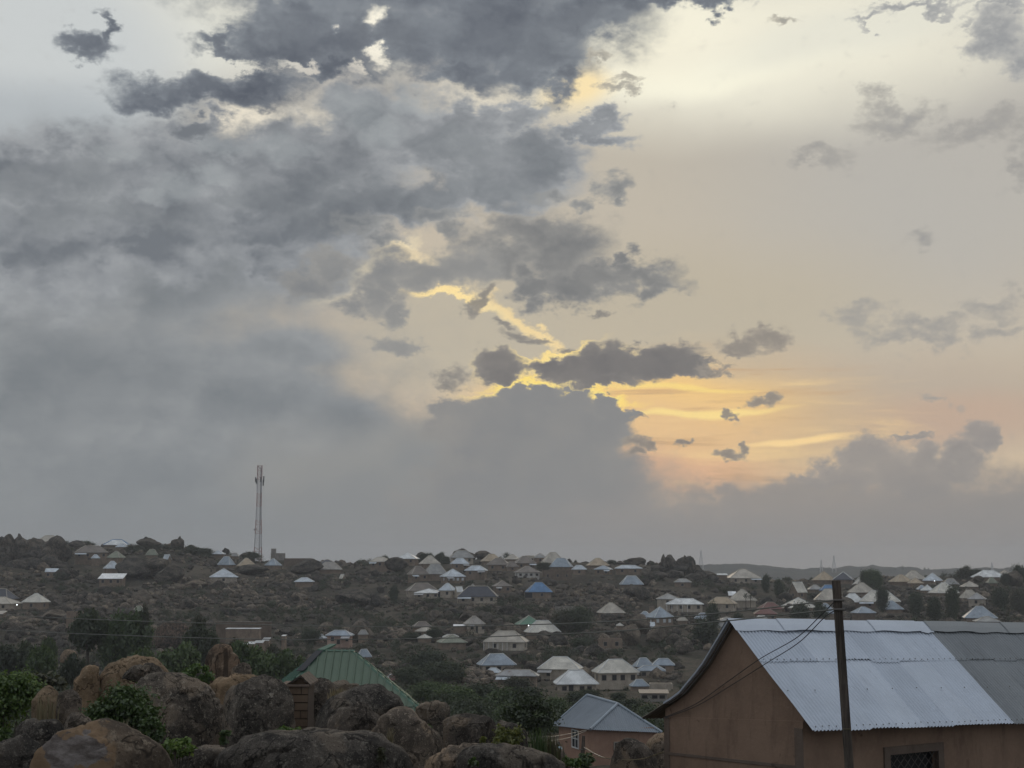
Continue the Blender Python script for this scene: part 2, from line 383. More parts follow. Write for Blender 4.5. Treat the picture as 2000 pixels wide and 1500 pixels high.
class MB:
    """collects boxes, bars and polygons into one mesh"""
    def __init__(s): s.v = []; s.f = []; s.mi = []
    def poly(s, pts, m=0):
        b = len(s.v); s.v += [tuple(p) for p in pts]; s.f.append(tuple(range(b, b + len(pts)))); s.mi.append(m)
    def hexa(s, p, m=0):
        """eight corners: bottom ring 0-3 counter-clockwise seen from above, top ring 4-7"""
        b = len(s.v); s.v += [tuple(q) for q in p]
        for f in ((3, 2, 1, 0), (4, 5, 6, 7), (0, 1, 5, 4), (1, 2, 6, 5), (2, 3, 7, 6), (3, 0, 4, 7)):
            s.f.append(tuple(b + i for i in f)); s.mi.append(m)
    def box(s, x0, y0, z0, x1, y1, z1, m=0):
        s.hexa([(x0, y0, z0), (x1, y0, z0), (x1, y1, z0), (x0, y1, z0), (x0, y0, z1), (x1, y0, z1), (x1, y1, z1), (x0, y1, z1)], m)
    def bar(s, a, b, r, n=4, r2=None, m=0, cap=True):
        a = Vector(a); b = Vector(b); d = (b - a)
        if d.length < 1e-6: return
        d.normalize(); u_ = d.orthogonal().normalized(); w_ = d.cross(u_)
        r2 = r if r2 is None else r2; k = len(s.v)
        for (c, rr) in ((a, r), (b, r2)):
            for i in range(n):
                t = 2 * math.pi * (i + .5) / n
                s.v.append(tuple(c + u_ * (rr * math.cos(t)) + w_ * (rr * math.sin(t))))
        for i in range(n):
            j = (i + 1) % n
            s.f.append((k + i, k + j, k + n + j, k + n + i)); s.mi.append(m)
        if cap:
            s.f.append(tuple(k + i for i in reversed(range(n)))); s.mi.append(m)
            s.f.append(tuple(k + n + i for i in range(n))); s.mi.append(m)
    def tube(s, pts, r, n=6, m=0):
        for a, b in zip(pts[:-1], pts[1:]): s.bar(a, b, r, n, m=m)
    def build(s, name, mats, parent=None, smooth=False):
        return mesh_np(name, s.v, s.f, mats, parent, smooth, s.mi if isinstance(mats, (list, tuple)) and len(mats) > 1 else None)
def tag(o, label=None, cat=None, group=None, kind=None):
    if label: o['label'] = label
    if cat: o['category'] = cat
    if group: o['group'] = group
    if kind: o['kind'] = kind
    return o
def empty(name, loc, rz=0.0):
    o = bpy.data.objects.new(name, None); COL.objects.link(o); o.location = loc; o.rotation_euler = (0, 0, rz); o.empty_display_size = .3
    return o

# ------------------------------------------------------------------ materials
MATS = {}
def material(name):
    m = bpy.data.materials.new(name); m.use_nodes = True; m.node_tree.nodes.clear()
    g = G(m.node_tree); out = g.new('ShaderNodeOutputMaterial'); b = g.new('ShaderNodeBsdfPrincipled')
    g.l.new(b.outputs[0], out.inputs[0]); MATS[name] = m
    return m, g, b, out
def bump(g, b, h, strength=.5, dist=.02):
    n = g.new('ShaderNodeBump'); n.inputs['Strength'].default_value = strength; n.inputs['Distance'].default_value = dist
    g.put(n.inputs['Height'], h); g.l.new(n.outputs[0], b.inputs['Normal'])
def objvec(g):
    return g.new('ShaderNodeTexCoord').outputs['Object']
def objrand(g):
    return g.new('ShaderNodeObjectInfo').outputs['Random']
def island(g):
    return g.new('ShaderNodeNewGeometry').outputs['Random Per Island']

def rock_mat(name, dark, mid, pale, speck=.5, sc=1.0, rand='object', bumpd=.05, streaks=False, tan=None, var=((.72, .72, .72), (1, .98, .95), (1.3, 1.22, 1.12))):
    m, g, b, o = material(name)
    P = objvec(g)
    r = objrand(g) if rand == 'object' else island(g)
    P2 = g.vm('ADD', P, g.vm('SCALE', (31.0, 17.0, 23.0), scale=r)) if rand == 'object' else P
    n1 = g.noise(P2, 1.1 * sc, 6, .62); n2 = g.noise(P2, 5.0 * sc, 6, .7); n3 = g.noise(P2, 22.0 * sc, 4, .7)
    c = g.mix(g.mr(n1, .36, .64), dark, mid)
    if tan: c = g.mix(g.mr(g.noise(P2, .55 * sc, 4, .55, dist=.6), .50, .60), c, tan)
    c = g.mix(g.mr(n2, .52, .72, 0, .7), c, pale)
    c = g.mix(g.mr(n3, .58, .66, 0, speck), c, pale)
    c = g.mix(g.mr(n3, .44, .34, 0, .8), c, tuple(v * .6 for v in dark))
    ck = g.m('ABSOLUTE', g.m('SUBTRACT', g.noise(P2, .75 * sc, 4, .6, dist=.4), .5))
    c = g.mix(g.mr(ck, .022, .002, 0, .75), c, tuple(v * .3 for v in dark))
    n4 = g.noise(P2, 3.1 * sc, 7, .75, dist=.8)
    c = g.mix(g.mr(n4, .60, .66, 0, .55), c, tuple(v * 1.25 for v in pale))
    if streaks:
        st = g.noise(g.vm('MULTIPLY', P2, (3.2, 3.2, .35)), 1.0, 4, .6)
        c = g.mix(g.mr(st, .52, .62, 0, .8), c, tuple(v * .8 for v in dark))
    c = g.mix(1.0, c, g.ramp(r, [(0, var[0]), (.5, var[1]), (1, var[2])]), 'MULTIPLY')
    g.l.new(c, b.inputs['Base Color']); b.inputs['Roughness'].default_value = .95
    b.inputs['Specular IOR Level'].default_value = .15
    h = g.m('ADD', g.m('MULTIPLY', n1, .8), g.m('ADD', g.m('MULTIPLY', n2, .5), g.m('MULTIPLY', n3, .22)))
    bump(g, b, h, .9, bumpd)
    return m
rock_mat('granite_dark', (.034, .031, .028), (.100, .087, .075), (.29, .26, .22), .6, sc=2.0, bumpd=.06, tan=(.145, .12, .096))
rock_mat('granite_brown', (.056, .048, .041), (.146, .121, .099), (.32, .27, .22), .6, sc=2.0, bumpd=.06, tan=(.215, .165, .12))
rock_mat('granite_tan', (.105, .078, .052), (.215, .158, .105), (.30, .235, .17), .45, 1.6, bumpd=.06)
rock_mat('granite_streaked', (.050, .038, .030), (.22, .155, .11), (.28, .22, .165), .3, 1.0, streaks=True)
rock_mat('granite_hill', (.022, .021, .019), (.096, .086, .073), (.27, .24, .205), .6, 2.2, bumpd=.10)
rock_mat('granite_hill_tan', (.060, .051, .042), (.155, .130, .103), (.26, .225, .18), .5, 1.5, bumpd=.10)
rock_mat('granite_field', (.034, .031, .027), (.118, .103, .085), (.28, .245, .20), .4, .5, rand='island', bumpd=.3, var=((.50, .50, .50), (.95, .92, .90), (1.95, 1.80, 1.62)))

rock_mat('granite_heap', (.075, .064, .052), (.19, .16, .128), (.32, .28, .23), .4, .5, rand='island', bumpd=.3, var=((.6, .6, .6), (1, .97, .94), (1.5, 1.42, 1.32)))

m, g, b, o = material('hill_soil')
P = objvec(g)
n1 = g.noise(P, .028, 6, .62); n2 = g.noise(P, .16, 6, .65); n3 = g.noise(P, .9, 5, .7)
c = g.mix(g.mr(n1, .40, .60), (.046, .040, .032), (.092, .078, .060))
c = g.mix(g.mr(n2, .46, .62, 0, .75), c, (.032, .035, .024))
c = g.mix(g.mr(n3, .50, .70, 0, .6), c, (.16, .135, .105))
c = g.mix(g.mr(n3, .46, .34, 0, .7), c, (.024, .022, .016))
g.l.new(c, b.inputs['Base Color']); b.inputs['Roughness'].default_value = 1.0; b.inputs['Specular IOR Level'].default_value = .05
bump(g, b, g.m('ADD', n2, n3), .8, .4)

m, g, b, o = material('far_hill')
P = objvec(g)
n1 = g.noise(P, .02, 5, .65)
c = g.mix(g.mr(n1, .4, .6), (.026, .030, .021), (.060, .054, .038))
g.l.new(c, b.inputs['Base Color']); b.inputs['Roughness'].default_value = 1.0; b.inputs['Specular IOR Level'].default_value = 0
bump(g, b, n1, 1.0, 8.0)

def leaf_mat(name, a, bb, cc, trans=.3):
    m, g, b, o = material(name)
    r = island(g); r2 = objrand(g)
    c = g.ramp(r, [(0, a), (.45, bb), (.85, bb), (1, cc)])
    c = g.mix(1.0, c, g.ramp(r2, [(0, (.78, .80, .78)), (1, (1.22, 1.16, 1.1))]), 'MULTIPLY')
    g.n.remove(b)
    d = g.new('ShaderNodeBsdfDiffuse'); t = g.new('ShaderNodeBsdfTranslucent'); x = g.new('ShaderNodeMixShader'); x.inputs[0].default_value = trans
    gl = g.new('ShaderNodeBsdfGlossy'); gl.inputs['Roughness'].default_value = .45; x2 = g.new('ShaderNodeMixShader'); x2.inputs[0].default_value = .05
    g.l.new(c, d.inputs[0]); g.l.new(c, t.inputs[0]); g.l.new(d.outputs[0], x.inputs[1]); g.l.new(t.outputs[0], x.inputs[2])
    g.l.new(x.outputs[0], x2.inputs[1]); g.l.new(gl.outputs[0], x2.inputs[2]); g.l.new(x2.outputs[0], o.inputs[0])
    return m
leaf_mat('leaf_dark', (.020, .030, .014), (.034, .052, .020), (.055, .078, .028))
leaf_mat('leaf_green', (.032, .056, .017), (.060, .100, .028), (.110, .158, .045))
leaf_mat('leaf_bright', (.048, .090, .018), (.096, .160, .030), (.185, .250, .055))
leaf_mat('leaf_yellow', (.065, .085, .018), (.115, .13, .026), (.21, .20, .045))
leaf_mat('leaf_olive', (.034, .038, .020), (.052, .056, .028), (.085, .080, .042))
leaf_mat('leaf_dry', (.13, .11, .06), (.20, .17, .10), (.28, .23, .14))
m, g, b, o = material('bark')
n = g.noise(objvec(g), 9, 5, .7)
g.l.new(g.mix(n, (.03, .024, .018), (.10, .08, .06)), b.inputs['Base Color']); b.inputs['Roughness'].default_value = .95
bump(g, b, n, .7, .02)
# ------------------------------------------------------------------ roofs and walls
def roof_mat(name, base, stain=None, amt=.3, metal=.15, rough=.5):
    m, g, b, o = material('roof_' + name)
    P = g.vm('ADD', objvec(g), g.vm('SCALE', (13.0, 29.0, 7.0), scale=objrand(g)))
    n1 = g.noise(P, .35, 5, .6); n2 = g.noise(g.vm('MULTIPLY', P, (1.0, 1.0, .3)), 1.7, 5, .65)
    c = g.mix(g.mr(n1, .35, .65), tuple(v * .84 for v in base), tuple(min(.8, v * 1.12) for v in base))
    c = g.mix(g.mr(n2, .55, .72, 0, amt), c, stain or tuple(v * .55 for v in base))
    # sheets laid side by side weather differently
    v = g.new('ShaderNodeTexVoronoi', feature='F1'); v.inputs['Scale'].default_value = .55; g.l.new(P, v.inputs['Vector'])
    s = g.new('ShaderNodeSeparateColor'); g.l.new(v.outputs['Color'], s.inputs[0])
    c = g.mix(1.0, c, g.ramp(s.outputs[0], [(0, (.86, .86, .86)), (1, (1.12, 1.12, 1.12))]), 'MULTIPLY')
    g.l.new(c, b.inputs['Base Color']); b.inputs['Metallic'].default_value = metal; b.inputs['Roughness'].default_value = rough
    bump(g, b, n2, .2, .05)
RUST = (.16, .085, .05)
ROOF = dict(white=(.60, .61, .60), silver=(.44, .48, .515), bluegrey=(.255, .30, .345), grey=(.27, .27, .26), beige=(.38, .345, .29), cream=(.50, .475, .415),
            brown=(.150, .128, .108), tan=(.36, .285, .195), dark=(.045, .05, .066), green=(.095, .20, .135), olive=(.18, .195, .145), blue=(.095, .20, .36), red=(.15, .060, .048))
for k, v in ROOF.items(): roof_mat(k, v, RUST if k in ('brown', 'grey', 'bluegrey') else None, .5 if k in ('brown', 'grey') else .42)
roof_mat('mottled', (.27, .25, .225), (.09, .065, .05), .9)
roof_mat('rusty', (.31, .31, .31), RUST, .95)
roof_mat('bright', (.80, .81, .80), None, .1, .0, .35)
def wall_mat(name, base, stain=None):
    m, g, b, o = material('wall_' + name)
    P = g.vm('ADD', objvec(g), g.vm('SCALE', (13.0, 29.0, 7.0), scale=objrand(g)))
    n1 = g.noise(P, .6, 5, .6); n2 = g.noise(g.vm('MULTIPLY', P, (1.4, 1.4, .35)), 1.5, 5, .65)
    c = g.mix(g.mr(n1, .3, .7), tuple(v * .8 for v in base), tuple(v * 1.15 for v in base))
    c = g.mix(g.mr(n2, .52, .7, 0, .55), c, stain or tuple(v * .5 for v in base))
    br = g.new('ShaderNodeTexBrick'); br.inputs['Scale'].default_value = 2.2
    g.l.new(g.vm('MULTIPLY', P, (1, 1, 1)), br.inputs['Vector'])
    g.l.new(c, b.inputs['Base Color']); b.inputs['Roughness'].default_value = .95; b.inputs['Specular IOR Level'].default_value = .1
    bump(g, b, n2, .4, .05)
for k, v in dict(mud=(.235, .182, .140), plaster=(.40, .345, .28), pale=(.48, .43, .355), pink=(.36, .25, .20), white=(.62, .60, .57), conc=(.26, .24, .215), brownblock=(.165, .128, .100)).items(): wall_mat(k, v)
m, g, b, o = material('dark_opening'); b.inputs['Base Color'].default_value = (.012, .012, .014, 1); b.inputs['Roughness'].default_value = .35
m, g, b, o = material('pale_shutter'); b.inputs['Base Color'].default_value = (.55, .57, .58, 1); b.inputs['Roughness'].default_value = .5
m, g, b, o = material('frame_timber'); b.inputs['Base Color'].default_value = (.10, .075, .055, 1); b.inputs['Roughness'].default_value = .8
m, g, b, o = material('frame_cement'); b.inputs['Base Color'].default_value = (.26, .23, .20, 1); b.inputs['Roughness'].default_value = .9
m, g, b, o = material('lit_bulb'); b.inputs['Base Color'].default_value = (1, 1, 1, 1); b.inputs['Emission Color'].default_value = (.92, .97, 1, 1); b.inputs['Emission Strength'].default_value = 7

# ------------------------------------------------------------------ the houses across the valley
# (form, left, right, ridge row, eave row, base row, roof, wall, windows, turn, label, extras)
HOUSES = [
('hip', 72, 116, 1046, 1057, 1063, 'beige', 'mud', 0, 4, 'long pale grey roof peeping out behind the layered dark rocks', {}),
('hip', 201, 253, 1054, 1064, 1069, 'white', 'mud', 0, 8, 'white roofed house with a blue ridge on the skyline', dict(cap='blue')),
('hip', 225, 249, 1062, 1068, 1073, 'silver', 'mud', 0, -10, 'small silver roof tucked below the white roof with blue ridge', {}),
('hip', 142, 214, 1066, 1079, 1102, 'brown', 'mud', 4, 16, 'large two storey house under a long brown hip roof', dict(door='wide')),
('hip', 176, 196, 1083, 1090, 1105, 'silver', 'mud', 0, 20, 'little hut with a silver pointed roof before the two storey house', {}),
('hip', 209, 244, 1077, 1089, 1106, 'olive', 'mud', 0, -18, 'olive roofed house joined to the hut below the two storey house', {}),
('gable', 114, 134, 1074, 1086, 1093, 'white', 'mud', 0, 42, 'small white gable roof half hidden behind the left rock face', {}),
('hip', 200, 239, 1096, 1110, 1120, 'silver', 'mud', 0, 24, 'silver pointed roof directly above the glaring white lean-to roof', {}),
('shed', 196, 245, 1120, 1130, 1146, 'bright', 'mud', 3, 0, 'mud house under a glaring white flat sheet with three small windows', {}),
('shed', 88, 115, 1110, 1117, 1128, 'silver', 'mud', 2, 10, 'small box hut with a light sheet roof below the left rock face', {}),
('hip', 405, 470, 1110, 1127, 1138, 'silver', 'plaster', 1, 12, 'house with a broad pale silver hip roof below the mast', {}),
('hip', 460, 503, 1090, 1105, 1111, 'tan', 'mud', 0, 20, 'sandy tan hip roof at the foot of the mast', {}),
('hip', 414, 439, 1074, 1082, 1088, 'silver', 'mud', 0, -6, 'small pale roof on the skyline left of the mast', {}),
('hip', 424, 460, 1087, 1103, 1108, 'bluegrey', 'mud', 0, -30, 'blue grey roof sloping down beside the sandy tan roof', {}),
('hip', 283, 309, 1073, 1084, 1090, 'olive', 'mud', 0, 10, 'greenish pointed roof rising over a dark rounded rock', {}),
('gable', 316, 336, 1083, 1093, 1098, 'silver', 'mud', 0, -40, 'small pale roof wedged right of the greenish pointed roof', {}),
('hip', 297, 311, 1058, 1064, 1069, 'grey', 'mud', 0, 15, 'tiny pale grey roof among the skyline trees left of the rock stack', {}),
('hip', 450, 466, 1080, 1086, 1091, 'grey', 'mud', 0, 0, 'tiny grey roof just left of the mast foot', {}),
('hip', -22, 38, 1150, 1170, 1176, 'dark', 'mud', 0, -20, 'house with a dark navy roof cut by the left edge', {}),
('hip', -28, 41, 1166, 1179, 1191, 'beige', 'plaster', 2, -8, 'long beige roof in front of the dark navy roof', dict(bulb=(.72, -.4))),
('hip', 49, 98, 1159, 1176, 1191, 'cream', 'mud', 1, -14, 'cream hip roofed house behind a silver pyramid roof', {}),
('hip', 51, 84, 1168, 1184, 1189, 'silver', 'mud', 0, 30, 'silver pyramid roof standing in front of the cream hip roof', {}),
('shed', -22, 16, 1193, 1199, 1206, 'beige', 'mud', 0, -6, 'low pale shed roof at the left edge below the long beige roof', {}),
('hip', 260, 288, 1183, 1196, 1201, 'olive', 'mud', 0, 12, 'pale greenish roof half lost among the dark valley trees', {}),
('hip', 517, 550, 1091, 1104, 1112, 'bluegrey', 'mud', 0, -22, 'blue grey hip roof just right of the mast', {}),
('flat', 528, 557, 1080, 1088, 1094, 'conc', 'conc', 0, 10, 'unfinished grey block building with a raised corner on the skyline', dict(tower=True)),
('flat', 557, 604, 1090, 1094, 1106, 'mud', 'brownblock', 0, -6, 'roofless brown block building on the skyline right of the mast', {}),
('hip', 618, 670, 1098, 1112, 1120, 'mottled', 'mud', 0, 6, 'speckled brown and white old roof behind a dark rock', {}),
('hip', 622, 657, 1093, 1101, 1106, 'dark', 'mud', 0, 0, 'dark roof just behind the speckled old roof', {}),
('hip', 575, 615, 1128, 1136, 1146, 'silver', 'mud', 0, 4, 'lone shining silver roof on the rocky slope under the mast', {}),
('gable', 662, 676, 1122, 1132, 1135, 'cream', 'mud', 0, -46, 'tiny cream gable showing between two dark rocks', {}),
('hip', 722, 766, 1088, 1097, 1116, 'beige', 'mud', 3, -6, 'tall walled house with a beige roof on the skyline', {}),
('hip', 774, 819, 1079, 1091, 1104, 'white', 'mud', 2, -8, 'white roofed house on the skyline left of three rounded trees', {}),
('hip', 817, 862, 1085, 1101, 1109, 'beige', 'mud', 0, 18, 'large beige roof between the white skyline roof and a round tree', {}),
('hip', 794, 840, 1106, 1122, 1138, 'brown', 'mud', 2, 26, 'brown grey pyramid roof in front of a wide grey roof', {}),
('hip', 825, 875, 1101, 1121, 1134, 'grey', 'mud', 0, 10, 'wide plain grey roof behind the brown grey pyramid roof', {}),
('hip', 877, 927, 1075, 1089, 1101, 'grey', 'plaster', 3, 6, 'highest grey hip roof standing before the black skyline dome', {}),
('hip', 879, 917, 1090, 1101, 1113, 'silver', 'mud', 2, 14, 'silver roof house just below the highest grey roof', {}),
('hip', 907, 953, 1105, 1114, 1132, 'silver', 'mud', 2, -10, 'silver blue roof on tall brown walls left of a round bush', {}),
('hip', 858, 911, 1111, 1126, 1139, 'silver', 'mud', 4, 22, 'silver hip roof over a row of four white windows', dict(shut=True)),
('hip', 938, 982, 1082, 1096, 1102, 'tan', 'mud', 0, 14, 'tan roof in front of the brown domed skyline rock', {}),
('hip', 950, 998, 1090, 1103, 1114, 'brown', 'mud', 2, -8, 'long dull brown roof below the tan skyline roof', {}),
('hip', 985, 1016, 1083, 1092, 1097, 'beige', 'mud', 0, -8, 'short pale roof on the skyline right of the tan roof', {}),
('hip', 984, 1014, 1097, 1107, 1115, 'brown', 'mud', 1, 20, 'small brown roof at the right end of the long dull brown roof', {}),
('hip', 790, 858, 1139, 1154, 1164, 'brown', 'plaster', 1, 16, 'big brown grey hip roof partly covered by a shining long roof', {}),
('hip', 810, 867, 1150, 1158, 1168, 'white', 'plaster', 3, -4, 'long low shining roof in front of the big brown grey roof', {}),
('hip', 856, 893, 1139, 1153, 1167, 'silver', 'plaster', 1, -22, 'bright silver roof touching the long dark navy roof', dict(door='thin')),
('gable', 887, 906, 1146, 1156, 1167, 'white', 'plaster', 0, 34, 'small bright gable between the silver roof and the dark navy roof', {}),
('hip', 894, 974, 1145, 1165, 1178, 'dark', 'plaster', 4, -4, 'long house with a near black roof and pale wall with square windows', dict(ratio=.5)),
('hip', 960, 1001, 1134, 1145, 1158, 'brown', 'mud', 2, 14, 'brown roof with pale hip lines right of the near black roof', {}),
('hip', 915, 932, 1140, 1150, 1155, 'grey', 'mud', 0, 10, 'tiny grey peak behind the near black roof', {}),
('hip', 804, 846, 1214, 1225, 1234, 'brown', 'mud', 0, 14, 'dark brown roof behind a lower beige roof on the mid slope', {}),
('hip', 812, 850, 1225, 1233, 1244, 'beige', 'mud', 2, -6, 'low beige roof in front of the dark brown mid slope roof', {}),
('hip', 904, 949, 1203, 1219, 1237, 'mottled', 'plaster', 2, 20, 'house with a patchy brown pyramid roof right of a white sheet shed', dict(door='thin')),
('shed', 886, 912, 1219.5, 1223.5, 1236, 'bright', 'mud', 0, 0, 'brown shed with a thin gleaming white sheet roof', {}),
('hip', 639, 693, 1231, 1241, 1264, 'bluegrey', 'pink', 2, -8, 'blue grey roofed house with pinkish walls and a porch on the mid slope', dict(ratio=.55, door='thin')),
('hip', 616, 641, 1237, 1248, 1254, 'silver', 'pink', 0, -24, 'small silver roof left of the pinkish walled house', {}),
('hip', 700, 722, 1230, 1239, 1255, 'grey', 'mud', 0, 10, 'narrow tower like hut with a grey pointed roof', {}),
('hip', 697, 729, 1268, 1283, 1293, 'bluegrey', 'mud', 0, 22, 'blue grey pyramid roof just past the peak of the big green roof', {}),
('hip', 752, 790, 1317, 1331, 1338, 'red', 'mud', 0, 14, 'dark red roof with white hip lines beside the big green roof', dict(cap='white')),
('hip', 1001, 1048, 1086, 1100, 1111, 'brown', 'mud', 2, 12, 'dark brown pyramid roof on the skyline left of the dark tree', {}),
('flat', 1026, 1043, 1084.5, 1089, 1097, 'tan', 'pale', 2, 0, 'yellowish flat topped building behind the dark brown pyramid roof', {}),
('hip', 1042, 1067, 1081, 1089, 1100, 'grey', 'mud', 1, 8, 'small grey roof left of the tallest beige skyline roof', {}),
('hip', 1055, 1105, 1079, 1099, 1105, 'beige', 'mud', 0, 20, 'tallest beige pyramid roof on the skyline behind a blue grey roof', {}),
('hip', 1072, 1120, 1090, 1107, 1116, 'bluegrey', 'mud', 0, -14, 'blue grey pyramid roof in front of the tallest beige roof', {}),
('hip', 1003, 1056, 1106, 1118, 1127, 'brown', 'white', 4, 10, 'brown roof with pale hip lines above a whitish wall', {}),
('flat', 1059, 1115, 1113, 1117, 1133, 'mud', 'brownblock', 3, 4, 'unroofed brown building with upright pillars on the slope', {}),
('hip', 1116, 1146, 1104, 1112, 1122, 'silver', 'mud', 1, 4, 'pale silver roof left of the tan pyramid roof', {}),
('hip', 1145, 1190, 1090, 1104, 1111, 'tan', 'mud', 0, 8, 'tan pyramid roof on the skyline left of the rock domes', {}),
('hip', 1159, 1198, 1105, 1112, 1122, 'bluegrey', 'mud', 2, -16, 'blue grey roof below the tan pyramid roof', {}),
('hip', 1200, 1255, 1104, 1110, 1122, 'silver', 'mud', 2, -3, 'long low silver roof beneath the rock domes', dict(ratio=.5)),
('hip', 1210, 1256, 1125, 1143, 1147, 'bluegrey', 'mud', 0, 6, 'pale pointed roof half hidden by a rounded boulder on the open slope', dict(cap='white')),
('hip', 1314, 1352, 1130, 1137, 1147, 'grey', 'mud', 1, -8, 'low grey roof under the big skyline rock pile', {}),
('hip', 1025, 1079, 1137, 1156, 1168, 'blue', 'mud', 1, 8, 'house with a vivid blue pyramid roof on the bare slope', dict(door='wide')),
('hip', 1278, 1329, 1159, 1170, 1185, 'grey', 'plaster', 1, -6, 'grey beige roof behind the long pale veranda house', {}),
('hip', 1298, 1374, 1169, 1180, 1195, 'white', 'plaster', 4, -5, 'long pale roofed veranda house with dark openings on the right slope', dict(ratio=.55, posts=5)),
('hip', 1378, 1440, 1166, 1179, 1194, 'tan', 'plaster', 2, -22, 'tan roof with a rusty side right of the long veranda house', {}),
('hip', 1420, 1477, 1151, 1173, 1186, 'beige', 'plaster', 0, 28, 'pale beige steep roof behind two small palms', {}),
('shed', 1421, 1437, 1155, 1163, 1170, 'bright', 'mud', 0, 0, 'bright white scrap of roof left of the steep beige roof', {}),
('hip', 1417, 1484, 1111, 1129, 1139, 'beige', 'plaster', 3, 4, 'wide pale pyramid roof below the far blue hills', {}),
('shed', 1400, 1420, 1120, 1123, 1132, 'white', 'mud', 0, 0, 'flat white roofed shed left of the wide pale pyramid roof', {}),
('hip', 1165, 1220, 1177, 1197, 1204, 'beige', 'mud', 0, 14, 'pale dull pyramid roof with side wings above the brown boulder', {}),
('hip', 1240, 1277, 1194, 1208, 1216, 'bluegrey', 'mud', 0, -10, 'blue grey roof left of the white windowed house', {}),
('hip', 1260, 1315, 1185, 1206, 1226, 'bluegrey', 'mud', 3, 20, 'two storey house with a steep blue grey roof and three white windows', dict(shut=True)),
('shed', 1255, 1278, 1215, 1223, 1232, 'silver', 'white', 1, 0, 'low whitewashed annex below the three white windows', {}),
('hip', 1352, 1392, 1197, 1208, 1218, 'bluegrey', 'mud', 0, -12, 'blue grey roof above the near gable peak', {}),
('hip', 1369, 1405, 1208, 1216, 1228, 'beige', 'mud', 0, -6, 'plain beige roof touching the near gable peak', {}),
('hip', 1320, 1342, 1204, 1212, 1219, 'beige', 'mud', 0, 10, 'tiny beige roof between the white windowed house and a dark tree', {}),
('hip', 1395, 1440, 1205, 1212, 1222, 'grey', 'mud', 0, 8, 'grey roof showing just behind the near ridge', {}),
('hip', 1390, 1424, 1216, 1225, 1240, 'grey', 'plaster', 0, -6, 'low grey roof left of the near gable peak', {}),
('hip', 1202, 1217, 1217, 1226, 1229, 'cream', 'mud', 0, 16, 'tiny cream pointed roof on the slope left of the white annex', {}),
('hip', 1478, 1526, 1176, 1189, 1196, 'red', 'mud', 0, 10, 'faded red brown roof behind a darker red roof', {}),
('hip', 1469, 1517, 1188, 1199, 1211, 'red', 'mud', 3, -6, 'dark red roofed house above the near ridge', {}),
('hip', 1471, 1499, 1202, 1211, 1218, 'cream', 'mud', 0, 4, 'small cream roof below the dark red roof', {}),
('flat', 1168, 1212, 1246, 1249, 1268, 'mud', 'mud', 2, 6, 'plain mud walled flat building with two window holes', {}),
('hip', 1587, 1630, 1115, 1133, 1139, 'tan', 'mud', 0, 12, 'yellowish tan roof left of the black roof with white lines', {}),
('hip', 1623, 1670, 1117, 1132, 1140, 'dark', 'mud', 0, -18, 'black roof with white hip lines behind the pole top', dict(cap='white')),
('hip', 1671, 1711, 1121, 1135, 1142, 'grey', 'mud', 0, 4, 'grey brown roof under the green skyline tree', {}),
('hip', 1760, 1807, 1114, 1131, 1137, 'beige', 'mud', 0, 14, 'grey beige roof left of the silver roof with white streaks', {}),
('hip', 1797, 1844, 1119, 1134, 1140, 'silver', 'mud', 0, -18, 'silver roof with white streaks in the far right cluster', dict(bulb=(.1, -.2), cap='white')),
('hip', 1736, 1781, 1122, 1136, 1143, 'tan', 'mud', 0, 18, 'brownish beige roof beside a tan roof in the far right cluster', {}),
('hip', 1770, 1803, 1128, 1139, 1145, 'tan', 'mud', 0, -8, 'tan roof right of the brownish beige roof', {}),
('hip', 1899, 1961, 1114, 1127, 1134, 'white', 'mud', 0, 6, 'wide shining white roof near the right skyline rocks', {}),
('hip', 1950, 1973, 1113, 1122, 1127, 'beige', 'mud', 0, 0, 'small beige roof between the wide white roof and the tan cliff', {}),
('gable', 1537, 1576, 1137, 1157, 1170, 'cream', 'mud', 1, 38, 'steep cream roof with a dark notch left of the pole', {}),
('hip', 1665, 1705, 1129, 1142, 1151, 'cream', 'mud', 0, 10, 'cream roof in front of the grey brown roof', {}),
('hip', 1655, 1708, 1138, 1157, 1163, 'beige', 'mud', 0, 16, 'broad beige roof right of the pole', {}),
('hip', 1600, 1632, 1142, 1153, 1159, 'blue', 'mud', 0, 0, 'patch of blue roof left of the pole', {}),
('hip', 1577, 1604, 1142, 1151, 1157, 'grey', 'mud', 0, 0, 'dull grey roof left of the patch of blue roof', {}),
('hip', 1586, 1650, 1150, 1172, 1179, 'beige', 'mud', 0, -8, 'large dusty beige roof crossed by the pole', {}),
('hip', 1643, 1683, 1159, 1176, 1183, 'white', 'mud', 0, 0, 'grey white roof between the pole and the large twin roof', {}),
('hip', 1672, 1760, 1154, 1175, 1188, 'cream', 'mud', 2, -14, 'largest pale roof in the far right cluster with a dark wall below', dict(ratio=.6)),
('hip', 1715, 1760, 1173, 1190, 1197, 'bluegrey', 'mud', 0, 12, 'blue grey roof cut by scrub below the largest pale roof', {}),
('hip', 1661, 1706, 1185, 1197, 1218, 'bluegrey', 'brownblock', 0, 12, 'blue grey roofed brown hut standing just behind the near ridge', {}),
('hip', 1588, 1631, 1178, 1198, 1206, 'bluegrey', 'mud', 0, 18, 'blue grey roof left of the pole above the near ridge', {}),
('hip', 1524, 1591, 1167, 1187, 1196, 'cream', 'mud', 0, 10, 'cream roof with a boulder in front of it', {}),
('hip', 1814, 1869, 1138, 1158, 1166, 'cream', 'mud', 0, 14, 'pale steep roof with a round tree before it', {}),
('hip', 1797, 1822, 1142, 1153, 1159, 'white', 'mud', 0, 20, 'bright white small roof left of the pale steep roof', {}),
('hip', 1789, 1808, 1143, 1151, 1157, 'bluegrey', 'mud', 0, 0, 'small slate roof at the left of the bright white small roof', {}),
